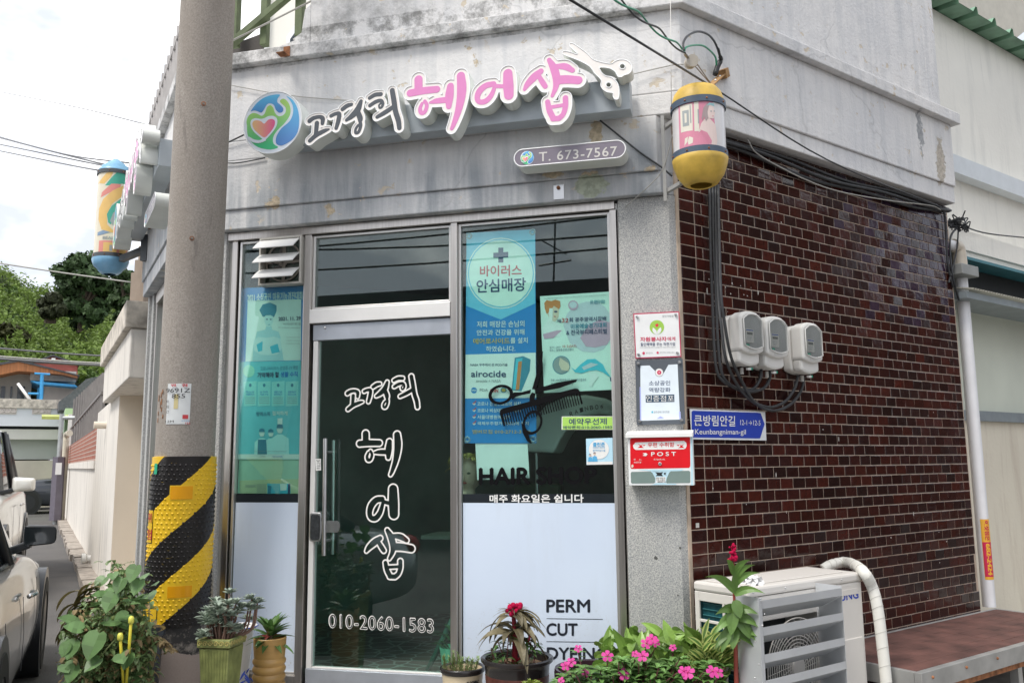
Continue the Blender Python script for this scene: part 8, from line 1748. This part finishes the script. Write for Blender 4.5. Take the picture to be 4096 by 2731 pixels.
lg.build('leaves',lm('chartreuse_leaf',(.44,.50,.16),.15,.25),T); ly.build('leaf_stripe',lm('stripe_green',(.10,.20,.04),.2,.25),T); stv.build('stem',M('green_stem',(.12,.20,.05),.6),T)
# tall celosia beside the air conditioner
b0_=atd(2948,2760,3.82); T=thing('celosia_plant','tall red stemmed celosia with crimson plume before the air conditioner','plant',Vector((b0_.x,b0_.y,.046)))
path=[Vector((b0_.x,b0_.y,.05)),atd(2946,2731,3.82),atd(2942,2560,3.82),atd(2938,2420,3.82),atd(2934,2320,3.82),atd(2936,2240,3.82)]
mb=MB(); P=spline(path,6); mb.tube(P,[.0125-.0095*i/(len(P)-1) for i in range(len(P))],10); mb.build('stem',M('red_stem',(.26,.05,.035),.5,var=.4,vs=6),T,smooth=True)
lv=MB()
def lf(x0,y0,x1,y1,w,dr=1.2,dd=0,): 
    A=atd(x0,y0,3.81); Bq=atd(x1,y1,3.78+dd); v=Bq-A; lv.leaf(A,v.normalized()+Vector((0,0,.45)),Vector((0,-.9,.4)),v.length*1.22,w,dr*.75,8,.25,.72,.12)
for a_ in ((2938,2370,2860,2265,.040),(2940,2380,3030,2330,.042),(2938,2345,3000,2262,.034),(2940,2320,2985,2238,.03),(2934,2300,2918,2222,.026),(2938,2300,2972,2222,.030),(2938,2440,2872,2420,.050),(2940,2445,3015,2420,.052),(2938,2420,2930,2520,.055,.5),(2940,2470,3030,2475,.055),(2938,2470,2862,2500,.052),(2935,2480,2905,2590,.045,.5),(2945,2470,2990,2540,.05,.8),(2945,2520,3048,2520,.05),(2950,2500,3052,2560,.052),(2938,2500,2935,2580,.05,.4),(2940,2360,2940,2300,.03,.3),(2945,2540,3062,2600,.035),(2938,2400,2955,2460,.05,.6),(2938,2520,2860,2565,.045)): lf(*a_)
lv.build('leaves',lm('celosia_leaf',(.13,.24,.055),.25,.25,.42),T)
mb=MB(); tp=atd(2935,2232,3.8)
for i in range(60):
    t=random.random(); mb.ell(tp+Vector((random.gauss(0,.009)*(1.3-t),random.gauss(0,.008),-.01+.072*t)),.0075*random.uniform(.6,1.1)*(1.3-.7*t),nu=7,nv=5)
mb.build('plume',M('crimson_velvet',(.42,.008,.055),.75,var=.3,vs=60,bump=.8,bs=120,spec=.1),T)
# ---- tangle of climbing plants left of the pole
c=atd(470,2720,4.15); T=thing('climbing_plants','tangle of tomato and morning glory vines left of the pole','plant',Vector((c.x,c.y,.02))); st=MB(); A_=MB(); B_=MB(); C_=MB(); D_=MB()
bas=Vector((c.x,c.y,.02))
def heart(mb,b,d,up,s):
    d=Vector(d).normalized(); sd=d.cross(Vector(up)).normalized(); n=sd.cross(d); pts=[(0,0),(.18,-.12),(.42,-.02),(.55,.22),(.50,.5),(.3,.78),(0,1.05)]
    L_=[b+sd*x*s+d*y*s+n*abs(x)*s*.22 for x,y in pts]; R_=[b-sd*x*s+d*y*s+n*abs(x)*s*.22 for x,y in pts]; md=[b+d*y*s for y in (0,.0,.06,.25,.5,.78,1.05)]
    for i in range(1,6): mb.add([md[i],L_[i],L_[i+1],md[i+1]],[(0,1,2,3)]); mb.add([md[i],md[i+1],R_[i+1],R_[i]],[(0,1,2,3)])
region=[(300,2300),(560,2280),(590,2500),(250,2500),(280,2700),(560,2700)]
def pin():
    while True:
        x=random.uniform(250,600); y=random.uniform(2270,2760)
        lim=2290+max(0,430-x)*1.15
        if y>lim: return x,y
for k in range(150):
    x,y=pin(); e=atd(x,y,random.uniform(3.85,4.35)); m_=bas+(e-bas)*.5+Vector((random.gauss(0,.05),random.gauss(0,.05),.1)); P=spline([bas+Vector((random.gauss(0,.06),random.gauss(0,.06),.2)),m_,e],5); st.tube(P,.0032,5)
    for q in P[3:]:
        for j in range(5):
            (B_ if random.random()<.7 else D_).leaf(q+Vector((random.gauss(0,.02),random.gauss(0,.02),random.gauss(0,.02))),rvec(random.uniform(-.6,.7)),UPV,random.uniform(.025,.055),.022,.7,4,.3,.8,.3)
for k in range(80):
    x,y=pin(); e=atd(x,y,random.uniform(3.8,4.3)); heart(A_,e,Vector((random.gauss(0,.6),-.5,-.55+random.random()*.8)),Vector((random.gauss(0,.2),-.5,.9)),random.uniform(.045,.085))
for (x,y,s) in ((395,2560,.115),(300,2590,.08),(455,2400,.085),(545,2290,.075),(490,2340,.07),(560,2345,.07),(520,2640,.07),(300,2690,.075),(270,2600,.06)):
    e=atd(x,y,3.82); heart(A_,e+Vector((0,0,.03)),Vector((-.1,-.35,-.8)),Vector((0,-.9,.4)),s)
for k in range(26):   # broad drooping amaranth leaves at the upper left
    x=random.uniform(300,430); y=random.uniform(2330,2480)+max(0,360-x)*.6; e=atd(x,y,4.2); C_.leaf(e,Vector((-.8+random.gauss(0,.3),-.2,.25)),UPV,random.uniform(.10,.17),.05,1.3,7,.3,.75,.15)
for k in range(30): 
    x=random.uniform(400,590); e=atd(x,2290-random.uniform(-30,50),4.2); B_.leaf(e,rvec(.5),UPV,.04,.016,.6,4)
for (x0,y0,x1,y1) in ((560,2450,450,2240),(540,2400,470,2280),(590,2560,660,2570),(600,2560,690,2600)): 
    P=spline([atd(x0,y0,4.1),atd((x0+x1)/2,(y0+y1)/2-20,4.05),atd(x1,y1,4.0)],6); st.tube(P,.0028,5)
    for q in P[2:]:
        for j in range(4): (D_ if x1>600 else B_).leaf(q,rvec(.2),UPV,.04,.02,.8,4,.3,.8,.3)
st.tube(spline([atd(520,2731,4.0),atd(500,2640,4.0),atd(450,2560,4.0),atd(440,2500,4.0)],6),.007,6); st.tube(spline([atd(330,2700,3.95),atd(350,2620,3.95),atd(420,2560,3.95),atd(470,2490,4.0)],6),.0045,6)
st.build('stem',M('pale_stem',(.20,.25,.10),.6),T); A_.build('heart_leaves',lm('heart_leaf',(.14,.25,.09),.22,.25),T); B_.build('leaves',lm('tomato_leaf',(.16,.24,.09),.3,.2),T); C_.build('red_green_leaves',M('amaranth_leaf',(.16,.13,.05),.5,var=.5,vs=7,trans=.2,island=.3),T); D_.build('withered_leaves',M('dry_leaf',(.30,.22,.11),.8,var=.4,vs=9,trans=.15,island=.3),T)
mb=MB(); 
for (x,y) in ((455,2470),(552,2622)): mb.ell(atd(x,y,3.9),.012)
mb.build('fruit',lm('green_fruit',(.25,.33,.10),0),T,smooth=True)
c=atd(505,2600,4.4); T=thing('plant_pot','tall black plastic pot hidden in the vines left of the pole','plant pot',Vector((c.x,c.y,0))); mb=MB(); mb.lathe((c.x,c.y,0),[(0,.002),(.15,.002),(.175,.55),(.185,.56),(.185,.585),(.165,.58),(.16,.5),(0,.5)],32); mb.build('pot',black_pl,T,smooth=True,autos=40)
yst=M('yellow_stake',(.72,.62,.05),.4)
for i,(a_,b_,lb_) in enumerate((((500,2790),(525,2478),'taller yellow plastic plant stake standing in the vines'),((495,2760),(481,2545),'shorter yellow plastic plant stake leaning in the vines'))):
    A=atd(*a_,3.86); Bq=atd(*b_,3.80); S=thing('plant_stake',lb_,'stake',A); mb=MB(); mb.tube([A,Bq],.0065,8); mb.build('stake',yst,S,smooth=True); mb=MB(); mb.lathe(Bq,[(.009,-.015),(.0125,-.012),(.0125,.008),(.008,.016),(0,.018)],12); mb.build('cap',M('stake_cap',(.75,.72,.12),.4),S,smooth=True)
# white outlet fitting at the wall foot
e=LEFT.p(LEFT.px(345,2300,.1)[0],.16,.1); mb=MB(); mb.lathe(e,[(0,-.1),(.05,-.1),(.05,.0),(.075,.02),(.078,.07),(.05,.075)],20,LEFT.ez); one(mb,'drain_outlet',flat('outlet_white',(.75,.74,.70)),'white drain outlet at the foot of the beige wall','pipe',smooth=True,autos=40)
